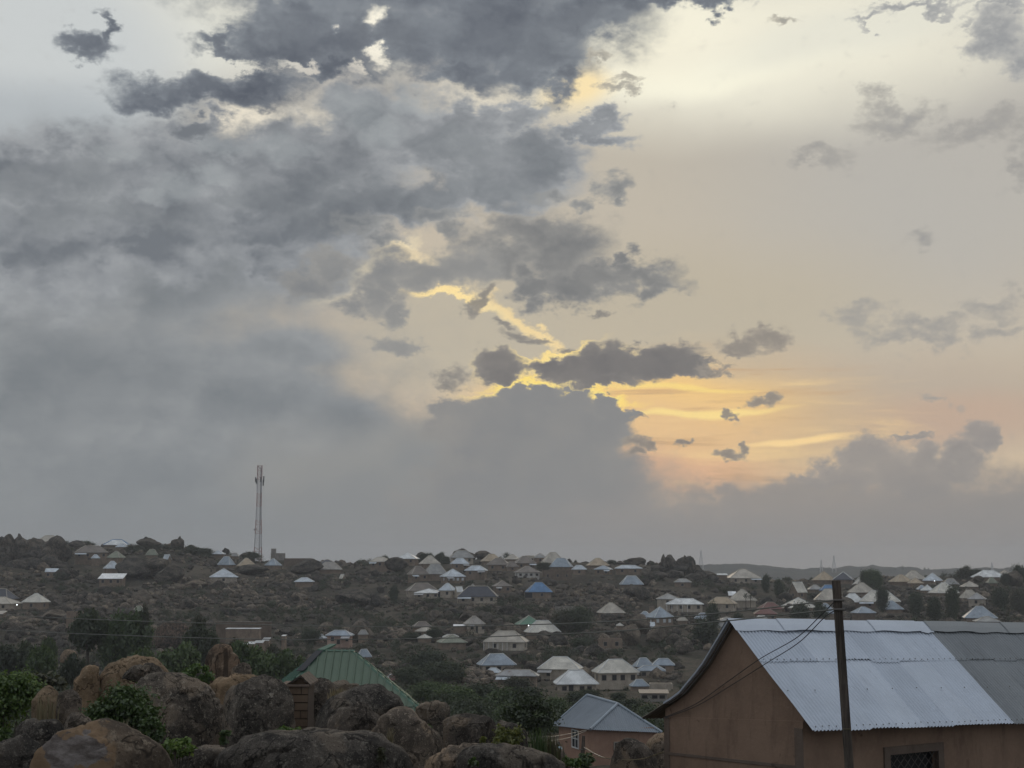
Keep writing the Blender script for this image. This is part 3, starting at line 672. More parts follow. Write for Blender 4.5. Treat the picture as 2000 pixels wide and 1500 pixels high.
('hip', 1840, 1870, 1130, 1141, 1147, 'grey', 'mud', 0, 0, 'grey brown roof above the round tree in the far right cluster', {}),
('hip', 1872, 1913, 1135, 1146, 1153, 'beige', 'mud', 0, -10, 'beige roof left of the dark round boulder', {}),
('hip', 1925, 1946, 1127, 1139, 1145, 'olive', 'mud', 0, 0, 'dull greenish roof right of the dark round boulder', {}),
('hip', 1872, 1910, 1152, 1168, 1176, 'beige', 'mud', 0, 10, 'beige roof behind the rust striped roof', {}),
('hip', 1884, 1927, 1157, 1170, 1186, 'rusty', 'plaster', 1, -24, 'rust striped roof on a tan walled hut', {}),
('hip', 1874, 1945, 1184, 1207, 1216, 'bluegrey', 'mud', 0, -12, 'large blue grey pyramid roof rising behind the near dark roof', {}),
('hip', 1897, 1948, 1204, 1214, 1226, 'grey', 'mud', 0, -6, 'low grey roof in front of the large blue grey pyramid roof', {}),
('hip', 816, 845, 1239, 1249, 1254, 'cream', 'mud', 0, -30, 'small cream roof left of the olive green roof', {}),
('hip', 865, 897, 1239, 1247, 1252, 'cream', 'mud', 0, 0, 'cream roof peeping out behind the olive green roof', {}),
('hip', 852, 915, 1239, 1255, 1268, 'olive', 'mud', 0, 12, 'olive green hip roof on a low mud wall', {}),
('hip', 944, 1034, 1232, 1254, 1270, 'beige', 'pale', 2, -10, 'large beige roofed house with veranda pillars in mid slope', dict(ratio=.6, posts=6)),
('hip', 931, 1009, 1277, 1299, 1312, 'bluegrey', 'plaster', 3, 14, 'grey blue roof with a rusty patch above a broken low roof', dict(ratio=.6)),
('hip', 947, 981, 1304, 1314, 1323, 'silver', 'mud', 0, -8, 'bright silver low roof at the left end of a rusty striped roof', {}),
('hip', 968, 1054, 1308, 1320, 1341, 'rusty', 'mud', 2, -8, 'long low grey roof streaked with rust above the valley trees', dict(ratio=.4)),
('hip', 1005, 1060, 1202, 1220, 1229, 'green', 'mud', 0, 10, 'dark green hip roof on the slope behind a beige roof', dict(bulb=(-.1, -.3), bulb2=(.2, -.3))),
('hip', 1023, 1095, 1212, 1235, 1248, 'cream', 'mud', 0, 14, 'large beige roof overlapping the dark green hip roof', {}),
('hip', 1048, 1139, 1283, 1307, 1327, 'cream', 'plaster', 2, -12, 'large cream roof behind the whitest valley roof', dict(ratio=.65)),
('hip', 1080, 1167, 1309, 1336, 1354, 'white', 'plaster', 3, 5, 'whitest hip roof low in the valley with a boulder before it', dict(ratio=.65, door='thin')),
('hip', 1155, 1246, 1288, 1314, 1346, 'cream', 'plaster', 4, 10, 'large cream roof on tall walls right of the whitest valley roof', dict(ratio=.65)),
('hip', 1233, 1275, 1285, 1303, 1311, 'bluegrey', 'mud', 0, 16, 'blue grey pyramid roof left of a low blue grey hip roof', {}),
('hip', 1270, 1316, 1286, 1299, 1311, 'bluegrey', 'mud', 1, -4, 'blue grey hip roof left of the near curled eave', {}),
('hip', 1239, 1298, 1300, 1310, 1324, 'bluegrey', 'plaster', 2, -4, 'long blue grey roof over a tan wall with two dark openings', dict(ratio=.5, door='thin')),
('hip', 1200, 1246, 1306, 1318, 1343, 'grey', 'mud', 0, 24, 'grey roof on tall brown walls before the large cream roof', {}),
('hip', 1227, 1265, 1327, 1340, 1355, 'bluegrey', 'mud', 0, 10, 'squat blue grey pyramid roof beside a roofless tan hut', {}),
('flat', 1265, 1310, 1336, 1338, 1354, 'mud', 'plaster', 0, -4, 'roofless tan hut beside the near curled eave', {}),
('shed', 1244, 1303, 1351, 1354, 1369, 'brown', 'conc', 3, -3, 'open fronted grey market shed left of the near house', dict(df=256.0)),
]
HOUSE_POS = []
def place_houses():
    for h in HOUSES:
        t, xl, xr, yr, ye, yb, rc, wc, nw, yaw, label, ex = h
        cx = (xl + xr) / 2
        df = solve_d(cx, yb + .5)
        if df < 335: df = 335 - (yb - 1340) * 1.2
        df = ex.get('df', df)
        w = (xr - xl) / F * df
        th = math.radians(abs(yaw)); ratio = ex.get('ratio', (.62, .85, .7, .95, .58, .8)[(int(xl) * 7 + int(xr) * 3) % 6])
        if t in ('shed', 'flat'): ratio = ex.get('ratio', .6)
        a = w / (math.cos(th) + ratio * math.sin(th)); b = ratio * a
        hd = (b * math.cos(th) + a * math.sin(th) * .5) / 2
        d = df + hd
        x = XC(cx, d)
        zb = rowz(yb, df); ze = rowz(ye, df); zr = rowz(yr, d)
        HOUSE_POS.append((x, d, zb, a, b, ze, zr, df))
        PADS.append((x, d - 1.0, zb - .15, max(a, b) * .62 + 1.0))
place_houses()

def build_house(h, pos):
    t, xl, xr, yr, ye, yb, rc, wc, nw, yaw, label, ex = h
    x, y, zb, a, b, ze, zr, df = pos
    nm = {'flat': 'block_building', 'shed': 'lean_to_hut'}.get(t, 'house')
    root = empty(nm, (x, y, zb), math.radians(yaw))
    tag(root, label, {'flat': 'building', 'shed': 'hut'}.get(t, 'house'), 'houses on the hillside')
    he = max(1.2, ze - zb); hr = max(he + .4, zr - zb)
    oh = 0 if t == 'flat' else min(.55, a * .06)
    wx, wy = a / 2 - oh, b / 2 - oh
    wm = MATS['wall_' + wc]
    mb = MB()
    if t == 'flat':
        top = max(he, hr - .1); k = .25
        mb.box(-wx, -wy, -2.5, wx, wy, top - .55)
        for (x0, y0, x1, y1) in ((-wx, -wy, wx, -wy + k), (-wx, wy - k, wx, wy), (-wx, -wy + k, -wx + k, wy - k), (wx - k, -wy + k, wx, wy - k)):
            mb.box(x0, y0, top - .55, x1, y1, top)
        if ex.get('tower'): mb.box(-wx, -wy + .3, top + .0, -wx + a * .36, wy - .3, top + 2.2)
        n = max(3, int(a / 2.2))
        for i in range(n + 1):
            px_ = -wx + i * (2 * wx) / n
            mb.box(px_ - .16, -wy - .09, -2.4, px_ + .16, -wy, top - .05)
    elif t == 'gable':
        mb.box(-wx, -wy, -2.5, wx, wy, he - .04)
        for s in (-1, 1):
            q = [(s * wx, -wy, he - .04), (s * wx, wy, he - .04), (s * wx, 0, hr - .22)]
            mb.poly(q if s > 0 else q[::-1])
    elif t == 'shed':
        dz = (hr - he)
        mb.hexa([(-wx, -wy, -2.5), (wx, -wy, -2.5), (wx, wy, -2.5), (-wx, wy, -2.5), (-wx, -wy, he - .05), (wx, -wy, he - .05), (wx, wy, hr - .2), (-wx, wy, hr - .2)])
    else:
        mb.box(-wx, -wy, -2.5, wx, wy, he + .04)
    wall = mb.build('wall', wm, root)
    if t != 'flat':
        rb = MB(); A, B = a / 2, b / 2; th = .16
        cm = MATS['roof_' + ex['cap']] if ex.get('cap') else MATS['roof_white' if rc in ('white', 'silver', 'cream', 'bright', 'bluegrey') else 'roof_beige']
        cap = MB()
        if t == 'hip':
            L = max(0.0, A - B) * .95
            e = [(-A, -B), (A, -B), (A, B), (-A, B)]
            lo = [(p[0], p[1], he - th) for p in e]; up = [(p[0], p[1], he) for p in e]
            if L > .3:
                r1, r2 = (-L, 0, hr), (L, 0, hr)
                tops = [(up[0], up[1], r2, r1), (up[1], up[2], r2), (up[2], up[3], r1, r2), (up[3], up[0], r1)]
                lines = [(up[0], r1), (up[3], r1), (up[1], r2), (up[2], r2), (r1, r2)]
            else:
                r1 = (0, 0, hr)
                tops = [(up[i], up[(i + 1) % 4], r1) for i in range(4)]
                lines = [(up[i], r1) for i in range(4)]
            for q in tops: rb.poly(q)
            for i in range(4): j = (i + 1) % 4; rb.poly((lo[i], lo[j], up[j], up[i]))
            rb.poly((lo[3], lo[2], lo[1], lo[0]))
            rad = max(.07, .05 + a * .006) * (1.5 if ex.get('cap') else 1.0)
            for p, q in lines: cap.bar(Vector(p) + Vector((0, 0, .03)), Vector(q) + Vector((0, 0, .05)), rad, 5)
        elif t == 'gable':
            for s in (-1, 1):
                rb.hexa([(-A, 0, hr - th), (A, 0, hr - th), (A, s * B, he - th), (-A, s * B, he - th), (-A, 0, hr), (A, 0, hr), (A, s * B, he), (-A, s * B, he)])
            cap.bar((-A, 0, hr + .03), (A, 0, hr + .03), .12, 5)
        else:
            rb.hexa([(-A, -B, he - th * .6), (A, -B, he - th * .6), (A, B, hr - th * .6), (-A, B, hr - th * .6), (-A, -B, he), (A, -B, he), (A, B, hr), (-A, B, hr)])
        ro = rb.build('roof', MATS['roof_' + rc], root)
        if cap.v: cap.build('ridge_cap', cm, ro)
    # a lower lean-to roof added on at one end of the wider houses
    if t == 'hip' and nw >= 2 and (int(xl) + int(xr)) % 3 != 1 and not ex.get('posts') and he > 2.0:
        sd_ = 1 if int(xl) % 2 else -1; lw = a * .34; u0 = sd_ * (a / 2 - lw - .2); u1 = sd_ * (a / 2 - .2); u0, u1 = min(u0, u1), max(u0, u1); pz = he - .25; y0 = -b / 2 - 1.5
        q = MB(); q.hexa([(u0, y0, pz - .62), (u1, y0, pz - .62), (u1, -b / 2 + .2, pz - .06), (u0, -b / 2 + .2, pz - .06), (u0, y0, pz - .54), (u1, y0, pz - .54), (u1, -b / 2 + .2, pz + .02), (u0, -b / 2 + .2, pz + .02)]); q.build('porch_roof', MATS['roof_rusty' if int(xr) % 2 else 'roof_silver'], root)
        for uu in (u0 + .12, u1 - .12):
            q = MB(); q.box(uu - .09, y0 + .12, -2.0, uu + .09, y0 + .30, pz - .60); q.build('porch_post', wm, root)
    # openings
    hw = he
    fl = max(0.0, hw - 3.0) if nw else 0
    cz = hw - (1.15 if hw > 2.2 else hw * .5)
    wh = min(1.15, hw * .45) / 2
    if t == 'flat': cz = hw * .55
    def opening(u_, face, w2, z0, z1, name, mat, lab=None):
        q = MB(); e = .10
        if face == 0:
            y0 = -wy - (.0)
            q.box(u_ - w2 - e, y0 - .05, z0 - e, u_ + w2 + e, y0 + .02, z1 + e, 0); q.box(u_ - w2, y0 - .085, z0, u_ + w2, y0 - .05, z1, 1)
        else:
            x0 = face * wx
            sx = face
            xa, xb = sorted((x0 - sx * .02, x0 + sx * .05)); q.box(xa, u_ - w2 - e, z0 - e, xb, u_ + w2 + e, z1 + e, 0)
            xa, xb = sorted((x0 + sx * .05, x0 + sx * .085)); q.box(xa, u_ - w2, z0, xb, u_ + w2, z1, 1)
        ob = q.build(name, [MATS['frame_cement'], mat], root)
        return ob
    shut = MATS['pale_shutter'] if ex.get('shut') else MATS['dark_opening']
    if nw:
        for i in range(nw):
            u_ = -wx + (i + .5) * 2 * wx / nw + (.12 if i % 2 else -.1)
            if ex.get('door') and i == nw // 2: u_ += .9
            opening(u_, 0, .48 if nw < 5 else .42, cz - wh, cz + wh, 'window', shut)
        face = -1 if yaw > 0 else 1
        if abs(yaw) > 9 and b > 5:
            opening(0.0, face, .45, cz - wh, cz + wh, 'window', shut)
    if ex.get('door') and hw > 1.8:
        w2 = .5 if ex['door'] == 'thin' else 1.5
        u_ = 0.0 if nw % 2 == 0 else -wx / max(1, nw)
        opening(u_, 0, w2, max(.05, hw - 2.6) if hw > 3 else .05, min(2.15, hw - .3) + max(0, hw - 3.0) * .0, 'door', MATS['dark_opening'])
    if ex.get('posts'):
        n = ex['posts']
        for i in range(n):
            u_ = -A + .25 + i * (A * 1.1) / max(1, n - 1)
            q = MB(); q.box(u_ - .11, -B + .08, -.6, u_ + .11, -B + .30, he - .17); q.build('veranda_post', MATS['wall_white'], root)
    for kx in ('bulb', 'bulb2'):
        if ex.get(kx):
            u_, dz = ex[kx]
            q = bmesh_sphere(.13, 2); V = q[0] + np.array([u_ * a, -b / 2 - .25, he + dz])
            mesh_np('lit_lamp', V, q[1], MATS['lit_bulb'], root, True)
    return root
def bmesh_sphere(r, sub):
    import bmesh
    bm = bmesh.new(); bmesh.ops.create_icosphere(bm, subdivisions=sub, radius=r)
    V = np.array([v.co[:] for v in bm.verts]); Fc = np.array([[v.index for v in f.verts] for f in bm.faces]); bm.free()
    return V, Fc
for h, p in zip(HOUSES, HOUSE_POS): build_house(h, p)
# ------------------------------------------------------------------ the land itself
def build_ground():
    fine = np.radians(np.arange(-27, 27.01, .125))
    coarse = np.radians(np.concatenate([np.arange(30, 331, 6.0)]))
    A = np.concatenate([fine, coarse])
    R = np.concatenate([np.geomspace(1.0, 140, 90), np.arange(142, 800, 3.0), np.geomspace(806, 4200, 40)])
    AA, RR = np.meshgrid(A, R, indexing='ij')
    x = (np.sin(AA) * RR).ravel(); y = (np.cos(AA) * RR).ravel()
    z = terrain(x, y)
    nA, nR = len(A), len(R)
    V = np.concatenate([np.stack([x, y, z], 1), [[0, 0, tz(0, 0.01)]]])
    i = np.arange(nA); j = np.arange(nR - 1)
    I, J = np.meshgrid(i, j, indexing='ij'); I2 = (I + 1) % nA
    Fq = np.stack([I * nR + J, I * nR + J + 1, I2 * nR + J + 1, I2 * nR + J], -1).reshape(-1, 4)[:, ::-1]
    c = nA * nR
    tri = np.stack([np.full(nA, c), i * nR, ((i + 1) % nA) * nR], 1)[:, ::-1]
    Fa = [tuple(f) for f in tri]
    o = mesh_np('ground', V, Fq, MATS['hill_soil'], None, True)
    o2 = o
    tag(o, 'rocky brown hillside falling to a valley and rising beyond it', kind='structure')
build_ground()
def build_far_hills():
    cols = [-1500, -200, 400, 1000, 1250, 1365, 1400, 1440, 1480, 1530, 1570, 1610, 1650, 1700, 1745, 1800, 1850, 1900, 1950, 2000, 2300, 3600]
    rows = [1118, 1116, 1114, 1110, 1109, 1103.5, 1102, 1101.5, 1102.5, 1107.5, 1111, 1112, 1110, 1108, 1111, 1112, 1109.5, 1109, 1111, 1111, 1112, 1116]
    c = np.arange(-1500, 3600, 5.0); D = np.array([2300, 2420, 2560, 2700, 2840, 2960, 3050, 3150, 3300, 3500, 3700])
    prof = np.array([0, .12, .34, .62, .84, .97, 1.0, .95, .7, .3, 0])
    top = np.interp(c, cols, rows)
    V = []
    for d, p in zip(D, prof):
        x = XC(c, d); zt = 3050 * np.tan(TH + np.arctan((750 - top) / F))
        z = -60 + (zt + 60) * p
        n = fbm2(x, np.full_like(x, d * 1.0), 60.0, 21, 5, .6) * 7 * (p > .1) + fbm2(x, np.full_like(x, d), 12.0, 22, 3, .6) * 2.6 * (p > .5)
        V.append(np.stack([x, np.full_like(x, d), z + n], 1))
    V = np.concatenate(V); n = len(c)
    I, J = np.meshgrid(np.arange(len(D) - 1), np.arange(n - 1), indexing='ij')
    Fq = np.stack([I * n + J, I * n + J + 1, (I + 1) * n + J + 1, (I + 1) * n + J], -1).reshape(-1, 4)
    o = mesh_np('hills', V, Fq, MATS['far_hill'], None, True)
    tag(o, 'low blue grey hills along the horizon', kind='structure')
build_far_hills()

# ------------------------------------------------------------------ rocks
def rock_dirs(sub): return bmesh_sphere(1.0, sub)
def rock_shape(seed, sub=3, cuts=7, rough=.12, flat=.8):
    V, Fc = rock_dirs(sub); r = np.random.RandomState(seed)
    P = V.copy()
    for k in range(cuts):
        n = r.normal(size=3); n /= np.linalg.norm(n); o = r.uniform(.55, .86)
        t = P @ n - o; m = t > 0; P[m] -= np.outer(t[m] * .92, n)
    off = r.uniform(0, 50, 3)
    P = P * (1 + rough * fbm(V * 1.6 + off, seed % 91, 3))[:, None] + V * (rough * .35 * fbm(V * 5.5 + off, seed % 83, 3))[:, None]
    P[:, 2] *= flat
    return P, Fc
ROCK_ME = []
for k in range(10):
    P, Fc = rock_shape(100 + k, 4, 13, .20, 1.0)
    o = mesh_np('boulder', P, Fc, MATS['granite_hill'], None, True); me = o.data; bpy.data.objects.remove(o); ROCK_ME.append(me)
ROCK_TAN = []
for me in ROCK_ME[:5]:
    q = me.copy(); q.materials.clear(); q.materials.append(MATS['granite_hill_tan']); ROCK_TAN.append(q)
N_ROCK = [0]
def hill_rock(px, py, rx, ry, label, group, d=None, tan_=False, hide=.3, dz=0.0):
    """one boulder centred on (px, py) in the photo with half sizes rx, ry photo pixels"""
    if d is None: d = solve_d(px, py + ry * .8)
    c = U(px, py, d); sx = rx / F * d; sz = ry / F * d
    base = tz(c.x, c.y)
    bot = min(c.z - sz, base - .2)
    top = c.z + sz; cz = (top + bot) / 2; sz = (top - bot) / 2
    k = RNG.randrange(5 if tan_ else 10)
    o = bpy.data.objects.new('boulder', (ROCK_TAN if tan_ else ROCK_ME)[k]); COL.objects.link(o)
    o.location = (c.x, c.y, cz); o.scale = (sx * 1.12, max(sx, sz) * RNG.uniform(.8, 1.1), sz * 1.12)
    o.rotation_euler = (0, 0, RNG.uniform(-.5, .5) + RNG.choice((0, math.pi)))
    tag(o, label, 'boulder', group)
    return o
GL = 'boulders of the dark rock face on the left skyline'
LL = 'dark rounded boulder stacked in the rock face on the left skyline'
RS = random.Random(8)
for k in range(58):
    px_ = RS.uniform(-12, 124); t_ = RS.uniform(0, 1); py_ = 1052 + abs(px_ - 40) * .14 + t_ * 56; hill_rock(px_, py_, RS.uniform(9, 24), RS.uniform(6, 13), LL, GL, d=640 - t_ * 16 - RS.uniform(0, 6))
hill_rock(38, 1044, 3.6, 4.6, 'small upright stone balanced on top of the left rock face', None, d=642)
GM = 'boulders of the skyline rock pile'
LM = 'dark boulder in the tall rock pile on the skyline left of the far hills'
for r in [(1297, 1091, 7, 6), (1310, 1097, 17, 11), (1338, 1102, 19, 17), (1341, 1089, 7, 5), (1325, 1112, 24, 13), (1290, 1113, 24, 10), (1361, 1114, 13, 9), (1380, 1122, 17, 8), (1280, 1126, 23, 9), (1350, 1130, 24, 9), (1394, 1130, 14, 7), (1348, 1096, 10, 9), (1318, 1122, 16, 10), (1300, 1104, 12, 9), (1368, 1124, 16, 9), (1262, 1122, 14, 9)]:
    hill_rock(*r, LM, GM, d=None if r[1] > 1120 else 680)
for (r, lab) in [((1240, 1098, 20, 10), 'long low dome rock on the skyline right of the tan pyramid roof'), ((906, 1081, 20, 8), 'black dome rock behind the highest grey roof'),
                 ((945, 1086, 24, 9), 'brown dome rock on the skyline behind the tan roof'), ((1195, 1099, 8, 6), 'small round rock left of the long low dome rock'), ((1270, 1099, 8, 5), 'small round rock right of the long low dome rock'),
                 ((822, 1084, 13, 6), 'flat dark rock right of the white skyline roof'), ((858, 1086, 12, 7), 'squat dark rock left of the black dome rock'),
                 ((348, 1062, 13, 11), 'dark rock stack standing on the skyline above the slope'), ((351, 1053, 4.5, 4), 'knob of rock on top of the dark skyline stack'),
                 ((290, 1062, 22, 10), 'jagged dark rock on the skyline left of the rock stack'), ((285, 1054, 6, 4), 'pointed stone on the jagged skyline rock'),
                 ((150, 1062, 15, 7), 'dark rock on the skyline beyond the left rock face'), ((486, 1082, 16, 6), 'low dark hump right at the left foot of the mast'), ((440, 1076, 8, 7), 'round rock on the skyline left of the mast')]:
    hill_rock(*r, lab, None, d=712 if r[1] > 1075 else 690)
hill_rock(1983, 1122, 17, 10, 'sandy tan cliff block under a dark tree at the right skyline', None, d=640, tan_=True)
for (r, lab, t_) in [((125, 1122, 17, 12), 'dark boulder right beside the small box hut', 0), ((143, 1121, 14, 10), 'dark boulder just right of the boulder beside the box hut', 0), ((490, 1113, 34, 9), 'long flat dark rock overlapping the broad pale silver roof', 0),
        ((385, 1140, 24, 9), 'pale brown hump of rock left of the broad pale silver roof', 1), ((110, 1203, 28, 11), 'broad tan boulder below the silver pyramid roof', 1), ((180, 1187, 17, 7), 'flat tan slab in the scrub right of the silver pyramid roof', 1),
        ((777, 1102, 26, 14), 'dark mossy rock below the white skyline roof', 0), ((695, 1168, 40, 20), 'big dark dome rock on the middle slope', 0), ((732, 1175, 16, 13), 'dark rock right of the big dome rock', 0),
        ((918, 1204, 20, 10), 'whitish boulder behind the patchy brown roof', 1), ((600, 1107, 34, 14), 'black rounded rock beside the speckled old roof', 0), ((1232, 1152, 17, 12), 'rounded boulder hiding the pale pointed roof', 0), ((1256, 1158, 14, 15), 'upright boulder right of the rounded boulder', 0),
        ((1252, 1217, 22, 20), 'smooth brown boulder left of the white annex', 1), ((1234, 1236, 22, 20), 'smooth brown boulder lower left of the white annex', 1), ((1284, 1240, 24, 16), 'broad brown boulder under the white annex', 1),
        ((1335, 1262, 20, 15), 'dark round boulder left of the near gable wall', 0), ((1098, 1352, 15, 15), 'rounded brown boulder right before the whitest valley roof', 1), ((1064, 1362, 17, 11), 'rounded brown boulder left of the one before the whitest roof', 1),
        ((1543, 1186, 14, 9), 'boulder standing before the cream roof left of the pole', 0), ((1560, 1196, 20, 16), 'dark boulder at the right of the cream roof left of the pole', 0), ((1612, 1168, 10, 7), 'dark round stone on the dusty beige roof line', 0),
        ((1924, 1146, 11, 10), 'dark round boulder before the dull greenish roof', 0), ((1910, 1131, 9, 7), 'dark rock hump cutting the wide white roof edge', 0), ((1062, 1242, 15, 9), 'dark flat topped rock at the foot of the large beige roof', 0),
        ((1088, 1250, 20, 14), 'dark rock lower right of the large beige roof', 0), ((260, 1110, 36, 20), 'big dark slab right of the glaring white sheet roof', 0), ((300, 1108, 36, 20), 'big fissured dark rock below the greenish pointed roof', 0), ((332, 1122, 30, 18), 'grey cracked rock on the slope below the skyline stack', 0)]:
    d = solve_d(r[0], r[1] + r[3])
    hill_rock(*r, lab, None, d=d if d > 331 else 322, tan_=bool(t_))

HP = np.array([[p[0], p[1], max(p[3], p[4]) * .62] for p in HOUSE_POS])
def clear_of_houses(x, y, m=0.0, front=4.0):
    """keeps rocks and scrub off the plots and off the ground just before a house"""
    for dy in (0.0, -front, -front * 2.2) if front > 4.5 else (0.0, -front):
        if (np.hypot(HP[:, 0] - x, HP[:, 1] + dy - y) < HP[:, 2] + m).any(): return False
    return True
def hill_samples(n, seed, c0=-260, c1=2260, r0=1342, lo=335, hi=715):
    """points spread evenly over the slope as seen from the lookout"""
    r = np.random.RandomState(seed)
    c = r.uniform(c0, c1, n); d = lo + (hi - lo) * r.uniform(0, 1, n) ** .8
    x = XC(c, d)
    return c, x, d
def zone(c, d):
    s = 'lower' if d < 430 else ('middle' if d < 560 else 'upper')
    p = 'left end of the slope under the rock face' if c < 250 else 'slope below the mast' if c < 640 else 'slope under the skyline houses' if c < 960 else 'slope around the vivid blue roof' if c < 1250 else 'slope above the near gable' if c < 1600 else 'right hand slope among the scrub'
    return s, p
cs, xs, dsx = hill_samples(520, 41)
n_ind = 0
for c, x, d in zip(cs, xs, dsx):
    if n_ind >= 215: break
    if c < -10 or c > 2010 or (c > 1350 and d < 430): continue
    if not clear_of_houses(x, d, 1.5, 6.0): continue
    q = fbm2(np.array([x]), np.array([d]), 60.0, 61, 3)[0]
    if q < -.25: continue
    s = min(5.2, RNG.lognormvariate(.75, .45))
    if d > 660: s = min(s, 2.6)
    sz, pz = zone(c, d)
    ang = RNG.uniform(0, 6.28)
    tan_ = RNG.random() < .22
    o = bpy.data.objects.new('boulder', (ROCK_TAN if tan_ else ROCK_ME)[RNG.randrange(5 if tan_ else 10)]); COL.objects.link(o)
    z = tz(x, d); h = s * RNG.uniform(.5, .85)
    o.location = (x, d, z + h * .35); o.scale = (s, s * RNG.uniform(.7, 1), h); o.rotation_euler = (RNG.uniform(-.2, .2), RNG.uniform(-.2, .2), ang)
    tag(o, f"{'pale brown' if tan_ else 'dark grey'} granite boulder on the {sz} {pz}", 'boulder', f"{'pale' if tan_ else 'dark'} boulders on the {sz} {pz}")
    n_ind += 1

def scatter_rocks():
    V0 = []; base = [rock_shape(300 + k, 2, 7, .14, 1.0) for k in range(6)]
    VS = []; FS = []; nb = 0; VS2 = []; FS2 = []; nb2 = 0
    cs, xs, ds = hill_samples(40000, 77)
    q = fbm2(xs, ds, 46.0, 61, 4, .6); z = terrain(xs, ds)
    R = np.random.RandomState(9); cnt = 0
    sizes = np.minimum(3.2, R.lognormal(-.20, .58, len(xs)))
    for c, x, d, qq, zz, s in zip(cs, xs, ds, q, z, sizes):
        if R.uniform() > np.clip(.40 + 1.9 * qq, .05, 1.0): continue
        if c > 1330 and d < 420: continue
        if not clear_of_houses(x, d, .2 + s * .6, 4.0): continue
        P, Fc = base[R.randint(6)]
        a = R.uniform(0, 6.28); ca, sa = math.cos(a), math.sin(a)
        sc = np.array([s, s * R.uniform(.65, 1), s * R.uniform(.45, .9)])
        Q = P * sc; Q = np.stack([Q[:, 0] * ca - Q[:, 1] * sa, Q[:, 0] * sa + Q[:, 1] * ca, Q[:, 2]], 1) + (x, d, zz + sc[2] * .3)
        VS.append(Q); FS.append(Fc + nb); nb += len(Q); cnt += 1
        if cnt > 14000: break
    # paler heaps of broken rock seen between the houses and trees
    for (hc, hr, wc, wr, num) in ((925, 1326, 40, 16, 150), (1092, 1262, 26, 10, 90), (55, 1216, 55, 14, 150), (1165, 1272, 34, 10, 80), (790, 1236, 26, 16, 80), (450, 1150, 50, 22, 120), (340, 1140, 50, 14, 80), (1215, 1170, 40, 12, 60)):
        for k in range(num):
            c = hc + R.normal() * wc * .55; rr = hr + R.normal() * wr * .55; d = solve_d(c, rr); x = XC(c, d)
            if d < 331 or not clear_of_houses(x, d, .3, 3.0): continue
            P, Fc = base[R.randint(6)]; s = R.uniform(.6, 1.7); a = R.uniform(0, 6.28); ca, sa = math.cos(a), math.sin(a); sc = np.array([s, s * .8, s * R.uniform(.5, .9)]); Q = P * sc
            Q = np.stack([Q[:, 0] * ca - Q[:, 1] * sa, Q[:, 0] * sa + Q[:, 1] * ca, Q[:, 2]], 1) + (x, d, tz(x, d) + sc[2] * .45); VS2.append(Q); FS2.append(Fc + nb2); nb2 += len(Q)
    o = mesh_np('broken_rock', np.concatenate(VS2), np.concatenate(FS2), MATS['granite_heap'], None, True); tag(o, 'pale broken rock heaped between houses on the slope', 'rocks', None, 'stuff')
    o = mesh_np('boulder_field', np.concatenate(VS), np.concatenate(FS), MATS['granite_field'], None, True)
    tag(o, 'countless smaller boulders strewn over the hillside', 'boulders', None, 'stuff')
scatter_rocks()

# ------------------------------------------------------------------ foliage
def leaves(centres, radii, n, size, seed, up=.35, aspect=.55, shell=.45):
    """n leaf faces in clumps; returns vertices and quads"""
    r = np.random.RandomState(seed)
    k = r.choice(len(centres), n, p=(radii ** 2) / (radii ** 2).sum())
    dirs = r.normal(size=(n, 3)); dirs /= np.linalg.norm(dirs, axis=1)[:, None]
    rad = radii[k] * (shell + (1 - shell) * r.uniform(0, 1, n)) * (1 + .25 * r.normal(size=n))
    P = centres[k] + dirs * rad[:, None] * np.array([1, 1, .85])
    nrm = dirs * .6 + r.normal(size=(n, 3)) * .6 + np.array([0, 0, up]); nrm /= np.linalg.norm(nrm, axis=1)[:, None]
    t = np.cross(nrm, r.normal(size=(n, 3))); t /= np.linalg.norm(t, axis=1)[:, None]
    b = np.cross(nrm, t)
    s = size * r.uniform(.6, 1.3, n)[:, None]
    fold = nrm * s * .18
    V = np.stack([P - t * s, P - b * s * aspect + fold, P + t * s, P + b * s * aspect + fold], 1).reshape(-1, 3)
    Fq = np.arange(4 * n).reshape(n, 4)
    return V, Fq
def crown_clumps(w, h, z0, k, seed, spread=.78, flatb=True):
    r = np.random.RandomState(seed)
    d = r.normal(size=(k, 3)); d /= np.linalg.norm(d, axis=1)[:, None]
    rr = r.uniform(.35, 1.0, k) ** .6 * spread
    C = d * rr[:, None] * np.array([w / 2, w / 2, h / 2]); C[:, 2] += z0 + h / 2
    if flatb: C[:, 2] = np.maximum(C[:, 2], z0 + h * .14)
    rad = r.uniform(.16, .34, k) * min(w, h)
    return C, rad
def limbs(mb, top, C, r0, seed, nl=9):
    r = np.random.RandomState(seed)
    mb.bar((0, 0, -.4), (top[0] * .5, top[1] * .5, top[2] * .55), r0, 7, r0 * .8); mb.bar((top[0] * .5, top[1] * .5, top[2] * .55), top, r0 * .8, 7, r0 * .6)
    idx = r.choice(len(C), min(nl, len(C)), replace=False)
    for i in idx:
        a = Vector(top) * r.uniform(.7, 1.0); e = Vector(C[i]); mid = (a + e) / 2 + Vector(r.normal(size=3) * .06 * (e - a).length)
        mb.bar(a, mid, r0 * .42, 5, r0 * .28); mb.bar(mid, e, r0 * .28, 5, r0 * .10)
